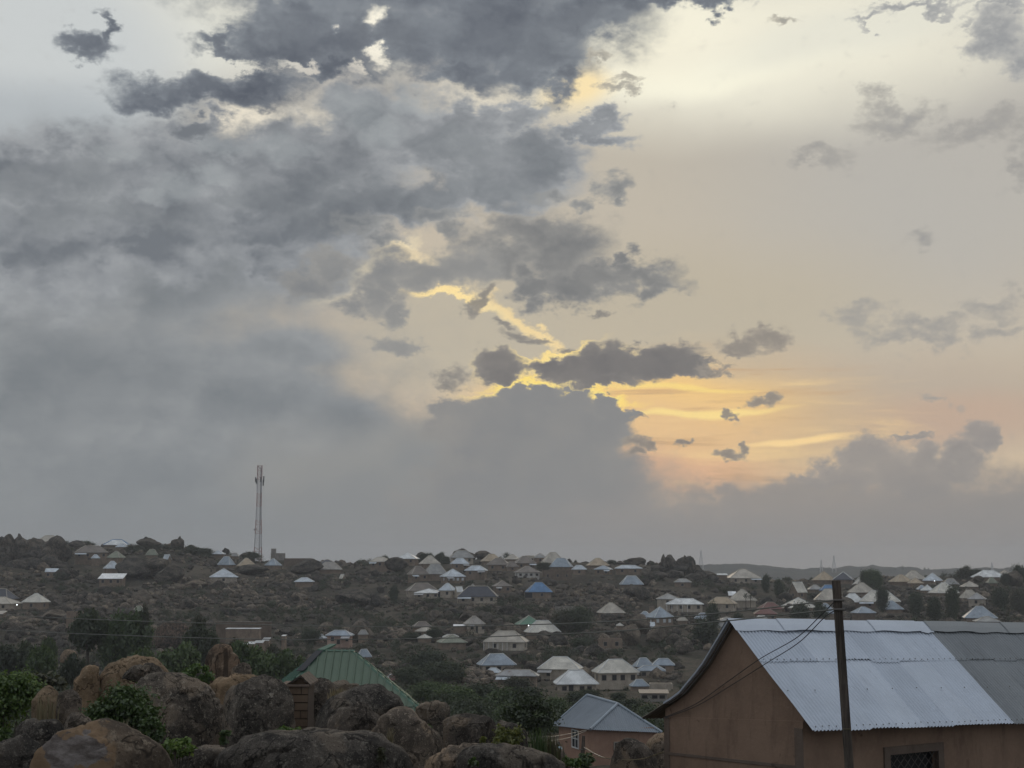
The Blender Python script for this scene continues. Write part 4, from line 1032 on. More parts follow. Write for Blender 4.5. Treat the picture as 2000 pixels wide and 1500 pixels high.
def make_tree(name, w, h, trunk, mat, k=26, n=2600, leaf=.22, seed=1, r0=None):
    """returns (crown mesh, trunk mesh) for a tree standing on its origin"""
    C, rad = crown_clumps(w, h - trunk, trunk, k, seed)
    V, Fq = leaves(C, rad, n, leaf, seed + 5)
    o = mesh_np('crown', V, Fq, mat); cm = o.data; bpy.data.objects.remove(o)
    mb = MB(); limbs(mb, (.05 * w, .03 * w, trunk + (h - trunk) * .3), C, r0 or max(.05, w * .035), seed)
    o = mb.build('trunk', MATS['bark']); tm = o.data; bpy.data.objects.remove(o)
    return cm, tm
TREES = {}
for kind, mat in (('dark', 'leaf_dark'), ('green', 'leaf_green'), ('olive', 'leaf_olive')):
    TREES[kind] = [make_tree('tree', 1.0, 1.0, tr, MATS[mat], 46, 5200, .034, 50 + 7 * i) for i, tr in enumerate((.03, .08, .14, .0, .40, .46, .58, .62))]
def put_tree(kind, x, y, z, w, h, label, group, name='tree', cat='tree', v=None):
    cm, tm = TREES[kind][v if v is not None else RNG.randrange(4)]
    root = empty(name, (x, y, z), RNG.uniform(0, 6.28)); tag(root, label, cat, group)
    root.scale = (w, w, h)
    for nm, me in (('crown', cm), ('trunk', tm)):
        o = bpy.data.objects.new(nm, me); link(o, root)
    return root
# valley and near slope trees: (column, crown top row, foot row, half width px, distance, kind, label)
VALLEY = [
(177, 1197, 1268, 40, 185, 'dark', 'tallest dark round tree in the valley on the left'), (258, 1199, 1276, 42, 175, 'green', 'broad dark tree beside the tallest valley tree'),
(392, 1208, 1250, 16, 240, 'olive', 'dull green tree right of the tall brown boulder'), (284, 1194, 1235, 11, 260, 'olive', 'dull tree hiding the pale greenish roof'),
(395, 1222, 1275, 34, 160, 'dark', 'dark tree right of the tall brown mid boulder'), (235, 1244, 1300, 34, 130, 'green', 'green bush on the left slope before the broad dark tree'),
(70, 1255, 1305, 34, 120, 'dark', 'dark bush behind the bright bush at the left edge'), (88, 1268, 1312, 28, 105, 'green', 'dark bush left of the tan split rock'), (100, 1250, 1285, 17, 115, 'bright_far', 'yellow green small bush among dark bushes on the left'),
(20, 1262, 1300, 30, 140, 'dark', 'dark bush at the left edge in the valley'), (150, 1282, 1322, 24, 95, 'dark', 'low dark bush close behind the tan split rock'),
(292, 1270, 1316, 38, 110, 'green', 'dark bush straight behind the tan split rock'), (350, 1258, 1322, 46, 100, 'green', 'big green bush left of the streaked tan rock'), (410, 1240, 1275, 26, 170, 'dark', 'dark tree above the streaked tan rock'),
(472, 1258, 1318, 34, 120, 'green', 'green tree right of the streaked tan rock'), (520, 1266, 1330, 42, 115, 'green', 'wide green tree left of the big green roof'), (565, 1274, 1330, 30, 125, 'green', 'green bush touching the big green roof'),
(455, 1250, 1290, 28, 200, 'olive', 'dull bush below the stepped white sheets'), (545, 1262, 1300, 26, 190, 'olive', 'olive bush above the wide green tree'), (612, 1226, 1258, 18, 330, 'dark', 'dark tree left of the pinkish walled house'),
(840, 1330, 1382, 34, 190, 'green', 'green bush right of the big green roof edge'), (890, 1338, 1392, 38, 170, 'green', 'leafy bush in the valley right of the green roof'), (940, 1332, 1390, 40, 180, 'dark', 'dark green bush in the valley centre'),
(985, 1345, 1400, 38, 150, 'green', 'green bush above the yellowish shrub'), (1030, 1340, 1400, 36, 170, 'dark', 'dark bush left of the blue roofed pink house'), (1080, 1360, 1412, 30, 150, 'green', 'green bush touching the blue roofed pink house'),
(915, 1362, 1412, 30, 120, 'dark', 'dark bush behind the middle boulders'), (860, 1352, 1404, 26, 130, 'dark', 'dark bush behind the small flat boulder'), (1125, 1350, 1385, 22, 210, 'dark', 'dark bush left of the whitest valley roof boulder'),
(835, 1268, 1330, 34, 300, 'dark', 'dark tree on the slope right of the green roof ridge'), (870, 1290, 1345, 34, 280, 'dark', 'dark tree low on the slope left of the rusty striped roof'), (800, 1300, 1350, 30, 290, 'dark', 'dark tree beside the dark red roof'),
(1226, 1364, 1394, 22, 230, 'dark', 'dark tree behind the blue roofed pink house'), (1262, 1376, 1402, 18, 240, 'green', 'green bush left of the curled eave'), (1205, 1352, 1375, 16, 290, 'dark', 'dark bush below the tall walled cream house'),
(1150, 1345, 1372, 20, 300, 'dark', 'dark bush beside the whitest valley roof'), (1000, 1372, 1420, 26, 100, 'green', 'leafy bush just behind the right boulders'), (1052, 1390, 1440, 26, 105, 'green', 'green bush left of the pink house wall'),
(1010, 1322, 1352, 26, 310, 'olive', 'olive bush below the rusty striped roof'), (960, 1345, 1372, 22, 250, 'dark', 'dark bush left of the valley centre'), (690, 1350, 1400, 24, 100, 'dark', 'dark bush peeking over the boulders before the green roof'),
(1372, 1208, 1262, 26, 350, 'dark', 'dark tree between the white windowed house and the near gable'), (1132, 1245, 1268, 18, 420, 'dark', 'dark bush left of the plain mud walled building'), (848, 1226, 1250, 14, 420, 'dark', 'dark bush beside the low beige mid slope roof'),
(805, 1234, 1252, 15, 420, 'dark', 'dark bush left of the low beige mid slope roof'), (1100, 1188, 1222, 22, 480, 'olive', 'scrubby tree above the large beige roof'), (1130, 1182, 1215, 24, 480, 'dark', 'dark scrubby tree right of the large beige roof'),
]
for (c, rt, rf, hw, d, kind, lab) in VALLEY:
    d = solve_d(c, rf, 60.0); d = min(d, 470.0)
    if c < 600 and rf < 1312: d = min(d, 265.0)
    elif c < 600: d = min(d, 200.0)
    x = XC(c, d); zf = min(tz(x, d), rowz(rf, d)) if d > 335 else tz(x, d);  zt = rowz(rt, d); h = max(1.2, zt - zf); w = 2 * hw / F * d
    bright = kind == 'bright_far'
    put_tree('green' if bright else kind, x, d, zf, w * 1.12, h * 1.03, lab, 'trees and bushes in the valley', 'tree' if h > 3 else 'bush', 'tree' if h > 3 else 'bush', v=(6 + RNG.randrange(2)) if h > 2.1 * w else (4 + RNG.randrange(2)) if h > 1.45 * w else None)
# trees on the skyline and among the far houses
for (c, rt, rf, hw, kind, lab, d) in [
 (1700, 1110, 1128, 14, 'green', 'spreading green tree on the right skyline left half', 650), (1712, 1113, 1128, 10, 'green', 'spreading green tree on the right skyline right half', 652), (1688, 1114, 1127, 9, 'dark', 'dark crown at the left of the spreading green tree', 655),
 (1856, 1141, 1160, 11, 'dark', 'round dark tree before the pale steep roof', 520), (1990, 1102, 1118, 13, 'dark', 'dark tree on top of the sandy tan cliff', 645), (1962, 1118, 1132, 8, 'dark', 'dark tree left of the sandy tan cliff', 640),
 (1885, 1106, 1124, 15, 'olive', 'dark brushy hump on the right skyline', 690), (1905, 1111, 1128, 16, 'dark', 'dark brush right of the skyline hump', 690), (838, 1079, 1091, 9, 'dark', 'left round tree right of the white skyline roof', 705), (826, 1080, 1091, 7, 'dark', 'small round tree touching the white skyline roof', 706),
 (861, 1079, 1093, 10, 'dark', 'round tree left of the highest grey roof', 705), (870, 1086, 1108, 10, 'dark', 'dark tree under the highest grey roof', 690), (1062, 1098, 1114, 13, 'dark', 'dark tree right of the dark brown pyramid roof', 660), (702, 1093, 1106, 5, 'dark', 'small umbrella shaped tree alone on the skyline', 706),
 (1195, 1093, 1105, 8, 'dark', 'round headed tree beside the tan pyramid roof', 706), (1124, 1094, 1105, 3.4, 'dark', 'tiny lone tree right of the tallest beige roof', 706), (1112, 1093, 1105, 5, 'dark', 'small dark tree at the right of the tallest beige roof', 706),
 (120, 1056, 1075, 14, 'dark', 'dark brush behind the left rock face', 705), (165, 1056, 1070, 16, 'dark', 'dark brush on the skyline above the two storey house', 706), (310, 1062, 1080, 24, 'olive', 'olive scrub on the skyline around the tiny pale roof', 690), (375, 1066, 1088, 20, 'dark', 'dark scrub right of the skyline rock stack', 690),
 (400, 1070, 1090, 16, 'dark', 'dark scrub left of the small pale skyline roof', 690), (265, 1064, 1086, 22, 'olive', 'olive scrub right of the white roof with blue ridge', 680), (492, 1078, 1094, 14, 'dark', 'dark thicket at the mast foot', 700), (770, 1142, 1158, 8, 'dark', 'dark round bush left of the big brown grey roof', 540),
 (752, 1085, 1100, 8, 'dark', 'dark bush between the beige and white skyline roofs', 706), (1785, 1155, 1176, 14, 'dark', 'dark thicket below the silver roof with white streaks', 540), (1722, 1144, 1160, 11, 'dark', 'dark thicket below the grey brown roof', 560), (1600, 1176, 1200, 14, 'dark', 'dark bush left of the pole above the near ridge', 470),
 (1560, 1178, 1200, 18, 'dark', 'dark bush in front of the cream roof left of the pole', 470), (1822, 1164, 1180, 13, 'dark', 'dark bush below the pale steep roof', 520), (1950, 1146, 1168, 15, 'dark', 'dark thicket at the far right slope', 560), (1985, 1150, 1178, 14, 'olive', 'olive thicket at the right edge', 540),
 (1390, 1176, 1200, 12, 'dark', 'dark bush right of the long veranda house', 480), (1440, 1196, 1208, 12, 'dark', 'low bush left of the faded red roof', 470), (1520, 1130, 1148, 9, 'dark', 'dark brush left of the steep cream roof', 620), (1495, 1122, 1138, 8, 'dark', 'dark brush right of the wide pale pyramid roof', 640)]:
    x = XC(c, d); zf = min(tz(x, d), rowz(rf, d)); h = rowz(rt, d) - zf; w = 2 * hw / F * d
    put_tree(kind, x, d, zf, w * 1.1, max(1.0, h * 1.03), lab, 'trees among the hillside houses', 'tree', 'tree')
# small palms and lone trees
def palm(x, y, z, h, label, crown=1.6):
    root = empty('palm_tree', (x, y, z), 0); tag(root, label, 'palm', 'small palms on the slope')
    mb = MB(); mb.tube([(0, 0, -.3), (.08, 0, h * .5), (.05, 0, h)], .13, 6); mb.build('trunk', MATS['bark'], root)
    V = []; Fq = []; r = np.random.RandomState(int(abs(x) * 10) % 1000)
    for k in range(34):
        a = r.uniform(0, 6.28); e = r.uniform(-.5, 1.1); L = crown * r.uniform(.8, 1.1); p = np.array([.05, 0, h])
        d = np.array([math.cos(a) * math.cos(e), math.sin(a) * math.cos(e), math.sin(e)]); sd_ = np.array([-math.sin(a), math.cos(a), 0]) * .14
        for s in range(3):
            q = p + d * L / 3; b = len(V); V += [p - sd_, p + sd_, q + sd_ * .8, q - sd_ * .8]; Fq.append((b, b + 1, b + 2, b + 3)); p = q; d = d + np.array([0, 0, -.35]); d /= np.linalg.norm(d)
    mesh_np('crown', np.array(V), np.array(Fq), MATS['leaf_dark'], root)
for (c, rt, rf, lab) in [(1452, 1163, 1186, 'left of two small palms before the steep beige roof'), (1461, 1165, 1186, 'right of two small palms before the steep beige roof')]:
    d = solve_d(c, rf); x = XC(c, d); palm(x, d - 4, tz(x, d - 4), rowz(rt, d) - tz(x, d - 4), lab)
for (c, rt, rf, lab) in [(1763, 1105, 1113, 'larger round headed tree on the far hill ridge'), (1748, 1108, 1113, 'smaller round headed tree left of the larger one on the far ridge'), (1806, 1108, 1113, 'left of a pair of tiny trees on the far ridge'), (1813, 1109, 1113, 'right of a pair of tiny trees on the far ridge')]:
    d = 2950; x = XC(c, d)
    zf = rowz(rf + 1, d); h = rowz(rt, d) - zf; put_tree('dark', x, d, zf, h * .7, h, lab, 'lone trees on the far ridge', v=2)

def scatter_scrub():
    """low thorny scrub that nobody could count"""
    R = np.random.RandomState(31)
    cs, xs, ds = hill_samples(9000, 131, lo=300, hi=722)
    q = fbm2(xs, ds, 40.0, 81, 4, .6); zz = terrain(xs, ds)
    C = []; rad = []
    for c, x, d, qq, z in zip(cs, xs, ds, q, zz):
        if R.uniform() > np.clip(.34 + 2.0 * qq, .03, 1): continue
        if c > 1330 and d < 420: continue
        s = min(3.4, R.lognormal(.22, .45))
        if not clear_of_houses(x, d, s * .5, 3.5 if s < 1.2 else 5.0): continue
        for k in range(3):
            C.append((x + R.normal() * s * .5, d + R.normal() * s * .5, z + s * R.uniform(.25, .7))); rad.append(s * R.uniform(.4, .75))
        if len(C) > 10500: break
    C = np.array(C); rad = np.array(rad)
    for nm, mat, sel in (('scrub', 'leaf_dark', slice(0, None, 2)), ('scrub', 'leaf_olive', slice(1, None, 2))):
        V, Fq = leaves(C[sel], rad[sel], 150000, .26, 7, .5)
        o = mesh_np(nm, V, Fq, MATS[mat]); tag(o, 'dark green scrub spread over the hillside' if mat == 'leaf_dark' else 'dull olive scrub spread over the hillside', 'scrub', None, 'stuff')
    # undergrowth of the valley floor and the near slope
    n = 4200; c = R.uniform(-200, 1500, n); d = 70 + 275 * R.uniform(0, 1, n) ** .7; x = XC(c, d); z = terrain(x, d)
    keep = (fbm2(x, d, 20.0, 91, 3) > -.22) & ~((c > 560) & (c < 900) & (d < 95)) & ~((c > 1040) & (d < 125))
    keep &= np.array([clear_of_houses(a, b_, 1.5, 12.0) for a, b_ in zip(x, d)])
    s = np.minimum(2.8, R.lognormal(.12, .42, len(x)))
    lim = np.interp(c, [-200, 140, 560, 800, 930, 1030, 1045, 1118, 1130, 1250, 1300, 1500], [1284, 1284, 1296, 1332, 1346, 1350, 1376, 1376, 1358, 1358, 1374, 1374])
    keep &= proj(x, d, z + s * 1.35)[1] > lim
    x, d, z, s = x[keep], d[keep], z[keep], s[keep]
    V, Fq = leaves(np.stack([x, d, z + s * .45], 1), s, 230000, .19, 17, .5)
    o = mesh_np('undergrowth', V, Fq, MATS['leaf_dark']); tag(o, 'dark green undergrowth filling the valley floor', 'undergrowth', None, 'stuff')
scatter_scrub()
# ------------------------------------------------------------------ masts and pylons
for nm, a, b2 in (('steel_red', (.42, .29, .275), .6), ('steel_grey', (.50, .50, .50), .5), ('steel_dark', (.05, .052, .06), .6)):
    m, g, b, o = material(nm); b.inputs['Base Color'].default_value = (*a, 1); b.inputs['Roughness'].default_value = b2; b.inputs['Metallic'].default_value = .2
def mast():
    d = 716.0; k = d / F
    zt = rowz(910, d); zb = rowz(1104, d); x0 = (503.2 - 1000) / F * (d * CT) ; H = zt - zb
    root = empty('radio_mast', (x0, d, zb), math.radians(12)); tag(root, 'tall red and white lattice radio mast rising above the hill', 'mast')
    wb, wt = 18.0 * k / 2 * .86, 10.0 * k / 2 * .86
    W_ = lambda t: wb + (wt - wb) * min(1.0, t / .62)
    nsec = 22
    # seven painted bands, each a part
    for bnd in range(7):
        mb = MB(); s0, s1 = bnd * nsec / 7, (bnd + 1) * nsec / 7
        for i in range(nsec):
            if not (s0 <= i < s1): continue
            t0, t1 = i / nsec, (i + 1) / nsec; w0, w1 = W_(t0), W_(t1); z0, z1 = t0 * H, t1 * H
            c0 = [(-w0, -w0), (w0, -w0), (w0, w0), (-w0, w0)]; c1 = [(-w1, -w1), (w1, -w1), (w1, w1), (-w1, w1)]
            for q in range(4):
                r = (q + 1) % 4
                mb.bar((*c0[q], z0), (*c1[q], z1), .19, 4)
                mb.bar((*c0[q], z0), (*c0[r], z0), .09, 4)
                if i % 2 == 0 or True:
                    mb.bar((*c0[q], z0), (*c1[r], z1), .085, 4)
                    if i % 2: mb.bar((*c0[r], z0), (*c1[q], z1), .085, 4)
        mb.build('lattice_section', MATS['steel_red' if bnd % 2 == 0 else 'steel_grey'], root)
    mb = MB(); mb.box(.35, -.5, 0, .95, -.3, H * .98); mb.build('cable_ladder', MATS['steel_grey'], root)
    mb = MB()
    for s in (-1, 1): mb.bar((s * wt, -wt, H), (s * wt, -wt, H + .5), .09, 4); mb.bar((s * wt, wt, H), (s * wt, wt, H + .5), .09, 4)
    mb.box(-wt, -wt, H - .06, wt, wt, H + .06); mb.build('top_platform', MATS['steel_red'], root)
    for (ax, ay, z0, z1) in ((-1.55, -1.0, .835, .885), (1.6, -1.0, .83, .895), (1.5, 1.0, .80, .86), (-1.2, 1.2, .82, .87), (0.4, -1.7, .835, .885)):
        q = MB(); ax *= wt * 1.15; ay *= wt * 1.0
        q.box(ax - .28, ay - .14, z0 * H, ax + .28, ay + .14, z1 * H); q.bar((ax, ay, z0 * H + .5), (0, 0, z0 * H + .5), .05, 4); q.build('panel_antenna', MATS['steel_dark'], root)
    q = MB(); q.bar((-W_(.36) - .1, -.2, .36 * H), (-W_(.36) - .9, -.2, .36 * H), .62, 12, .5); q.build('dish_antenna', MATS['steel_grey'], root)
mast()
def pylon(c, rt, rb, d, w_px, label):
    zt, zb = rowz(rt, d), rowz(rb, d); H = zt - zb; w = w_px / F * d / 2
    root = empty('pylon', (XC(c, d), d, zb)); tag(root, label, 'pylon', 'far pylons on the horizon')
    mb = MB(); n = 6; Wd = lambda t: w * (1 - t) ** 1.2 + w * .10
    for i in range(n):
        t0, t1 = i / n, (i + 1) / n; w0, w1 = Wd(t0), Wd(t1)
        c0 = [(-w0, -w0), (w0, -w0), (w0, w0), (-w0, w0)]; c1 = [(-w1, -w1), (w1, -w1), (w1, w1), (-w1, w1)]
        for q in range(4):
            r = (q + 1) % 4; mb.bar((*c0[q], t0 * H - (6 if i == 0 else 0)), (*c1[q], t1 * H), .34, 4); mb.bar((*c0[q], t0 * H), (*c1[r], t1 * H), .2, 4)
    mb.build('lattice_frame', MATS['steel_grey'], root)
    mb = MB()
    for t in (.72, .84, .95): mb.bar((-w * .62, 0, t * H), (w * .62, 0, t * H), .28, 4)
    mb.build('cross_arm', MATS['steel_grey'], root)
pylon(1369.5, 1075, 1105, 2500, 7, 'tallest far pylon right beside the skyline rock pile')
pylon(1629, 1085, 1111, 2500, 6, 'far pylon seen above the pole top')
pylon(1604, 1093, 1112, 2700, 4.5, 'thin far pylon left of the pole top')
pylon(1937.5, 1098, 1114, 2300, 4, 'small far pylon over the right skyline rocks')

# ------------------------------------------------------------------ compound walls and sheds on the slope
def slab_wall(px0, px1, rt, rb, d0, d1, mat, label, name='compound_wall', t=.25):
    a = U(px0, rt, d0); c = U(px1, rt, d1); root = empty(name, (a.x, a.y, rowz(rb, d0))); tag(root, label, 'wall')
    dx, dy = c.x - a.x, c.y - a.y; L = math.hypot(dx, dy); root.rotation_euler = (0, 0, math.atan2(dy, dx))
    H = a.z - rowz(rb, d0); mb = MB(); mb.box(0, 0, -2.5, L, t, H - .12); mb.build('wall', MATS[mat], root)
    mb = MB(); mb.box(-.06, -.06, H - .12, L + .06, t + .06, H); mb.build('coping', MATS['wall_conc'], root)
    return root, L, H
slab_wall(130, 175, 1193, 1208, 395, 395, 'wall_mud', 'brown mud wall left of the tallest dark valley tree')
slab_wall(422, 530, 1214, 1246, 372, 372, 'wall_brownblock', 'long grey brown compound wall above the stepped white sheets')
slab_wall(905, 945, 1254, 1267, 445, 445, 'wall_mud', 'brown wall joining the olive roof to the large beige roof')
slab_wall(1084, 1125, 1184, 1187, 520, 520, 'wall_conc', 'low broken wall on the bare slope below the vivid blue roof')
slab_wall(1268, 1278, 1184, 1192, 500, 500, 'wall_mud', 'short wall end left of the long veranda house')
slab_wall(1478, 1660, 1208, 1218, 462, 470, 'wall_brownblock', 'long brown wall just above the near ridge')
def sheet(px0, px1, r0, r1, d, label):
    a = U(px0, r1, d); c = U(px1, r1, d + .6); z2 = rowz(r0, d + 3.2)
    root = empty('sheet_shelter', (a.x, a.y, a.z - 1.6)); tag(root, label, 'shelter', 'low sheet shelters on the slope')
    L = c.x - a.x; mb = MB(); h = 1.6; h2 = z2 - a.z + 1.6
    mb.hexa([(0, 0, h - .07), (L, 0, h - .07), (L, 3.2, h2 - .07), (0, 3.2, h2 - .07), (0, 0, h), (L, 0, h), (L, 3.2, h2), (0, 3.2, h2)]); mb.build('roof', MATS['roof_white'], root)
    mb = MB(); mb.box(.1, .15, -2, L - .1, 3.0, h - .09); mb.build('wall', MATS['wall_mud'], root)
for i, (a0, a1, b0, b1) in enumerate(((470, 483, 1255.5, 1259.5), (481, 498, 1253, 1257.5), (495, 514, 1250.5, 1255.5), (511, 526, 1245, 1251))):
    sheet(a0, a1, b0, b1, 352 + i * 5, ['lowest of four stepped white sheets below the long compound wall', 'second lowest of four stepped white sheets', 'second highest of four stepped white sheets', 'highest of four stepped white sheets'][i])
sheet(549, 558, 1239.5, 1242, 385, 'single tiny white sheet right of the stepped sheets')
sheet(440, 508, 1226, 1228, 366, 'long thin pale sheet along the compound wall')

# ------------------------------------------------------------------ foreground boulders drawn from their outlines
def outline_rock(name, pts, d, mat, label, depth=.85, group=None, rough=.048, seed=0, power=3.0, sub=5, ground=True, tilt=0.0, crack=None):
    """a solid boulder whose front view has the given outline (photo pixels) at distance d"""
    P = np.array(pts, float); c = P.mean(0)
    c = (P.min(0) + P.max(0)) / 2 * .5 + c * .5
    if ground and d < 60:                        # body carried on down to the ground behind its neighbours
        lowm = P[:, 1] > c[1]; P[lowm, 1] = c[1] + (P[lowm, 1] - c[1]) * 1.55; P[lowm, 0] = c[0] + (P[lowm, 0] - c[0]) * 1.07
    v = P - c; ang = np.arctan2(-v[:, 1], v[:, 0]); rad = np.hypot(v[:, 0], v[:, 1])
    o_ = np.argsort(ang); ang, rad = ang[o_], rad[o_]
    ang = np.concatenate([ang[-3:] - 2 * math.pi, ang, ang[:3] + 2 * math.pi]); rad = np.concatenate([rad[-3:], rad, rad[:3]])
    D, Fc = rock_dirs(sub)
    th = np.arctan2(D[:, 2], D[:, 0]); s = np.hypot(D[:, 0], D[:, 2])
    R = np.interp(th, ang, rad); Rs = (np.interp(th - .12, ang, rad) + np.interp(th + .12, ang, rad) + R * 2) / 4
    R = R * .92 + Rs * .08
    ctr = U(c[0], c[1], d); k = (ctr.y * CT + ctr.z * ST) / F
    hw = (P[:, 0].max() - P[:, 0].min()) / 2 * k; hh = (P[:, 1].max() - P[:, 1].min()) / 2 * k
    dep = depth * max(hw * .8, hh * .8, .25)
    # superellipse cross-section: blocky rather than ball-like
    sp = np.abs(s) ** (2 / power); yp = np.sign(D[:, 1]) * np.abs(D[:, 1]) ** (2 / power)
    nrm = (np.abs(sp) ** power + np.abs(yp) ** power) ** (1 / power); sp, yp = sp / nrm, yp / nrm
    R = R * 1.075
    X = np.cos(th) * R * k * sp; Z = np.sin(th) * R * k * sp; Y = yp * dep
    V = np.stack([X, Y, Z], 1)
    r = np.random.RandomState(seed + 1)
    for q in range(20):                          # flat facets on the body, mostly kept off the outline
        n = r.normal(size=3); n[1] = -abs(n[1]) - .25; n /= np.linalg.norm(n); ext = (V @ n).max(); o2 = ext * r.uniform(.55, .88)
        t = V @ n - o2; mk = t > 0; V[mk] -= np.outer(t[mk] * .85, n) * np.array([.42, 1, .42])
    L = max(hw, hh)
    off = r.uniform(0, 60, 3)
    amp = rough * L * fbm(V / (L * .55) + off, seed, 4, .55) * 1.6 + rough * L * .75 * fbm(V / (L * .17) + off, seed + 3, 4, .62)
    ridged = (1 - np.abs(fbm(V / (L * .42) + off + 9, seed + 5, 3)) * 3.2).clip(0, 1) ** 4
    amp = amp - rough * L * 1.3 * ridged
    # sheets of granite peeling off in layers
    ax = np.array([r.uniform(-.5, .5), -.35, 1.0]); ax /= np.linalg.norm(ax)
    hgt = (V @ ax) / (L * .34) + .8 * fbm(V / (L * .8) + off + 31, seed + 11, 3) + r.uniform(0, 1)
    fr = hgt - np.floor(hgt); saw = np.where(fr < .86, fr / .86, (1 - fr) / .14)
    amp = amp + rough * L * .85 * (saw - .5) * np.clip(fbm(V / (L * .6) + off + 77, seed + 13, 2) * 2.2 + .6, 0, 1)
    V = V + D / np.linalg.norm(D, axis=1)[:, None] * amp[:, None]
    for q in range(8):                           # fresh broken faces with crisp edges
        n = r.normal(size=3); n[1] = -abs(n[1]) - .3; n[2] = n[2] * .8 + .15; n /= np.linalg.norm(n); ext = (V @ n).max(); o2 = ext * r.uniform(.66, .9)
        t = V @ n - o2; mk = t > 0; V[mk] -= np.outer(t[mk] * .96, n) * np.array([.38, 1, .38])
    V = V + D * (rough * L * .16 * fbm(V / (L * .07) + off, seed + 21, 3, .6))[:, None]
    if ground:
        zg = tz(ctr.x, ctr.y + dep * .2) - .25 - ctr.z; lo = V[:, 2].min()
        if lo > zg:
            m = V[:, 2] < 0; V[m, 2] *= zg / lo; V[m, 1] *= 1.0 + .12 * (V[m, 2] / zg)
    V[:, 1] += dep * .55
    o = mesh_np(name, V, Fc, MATS[mat], None, True); o.location = ctr
    tag(o, label, 'boulder', group)
    return o
LO = 'foreground boulders'
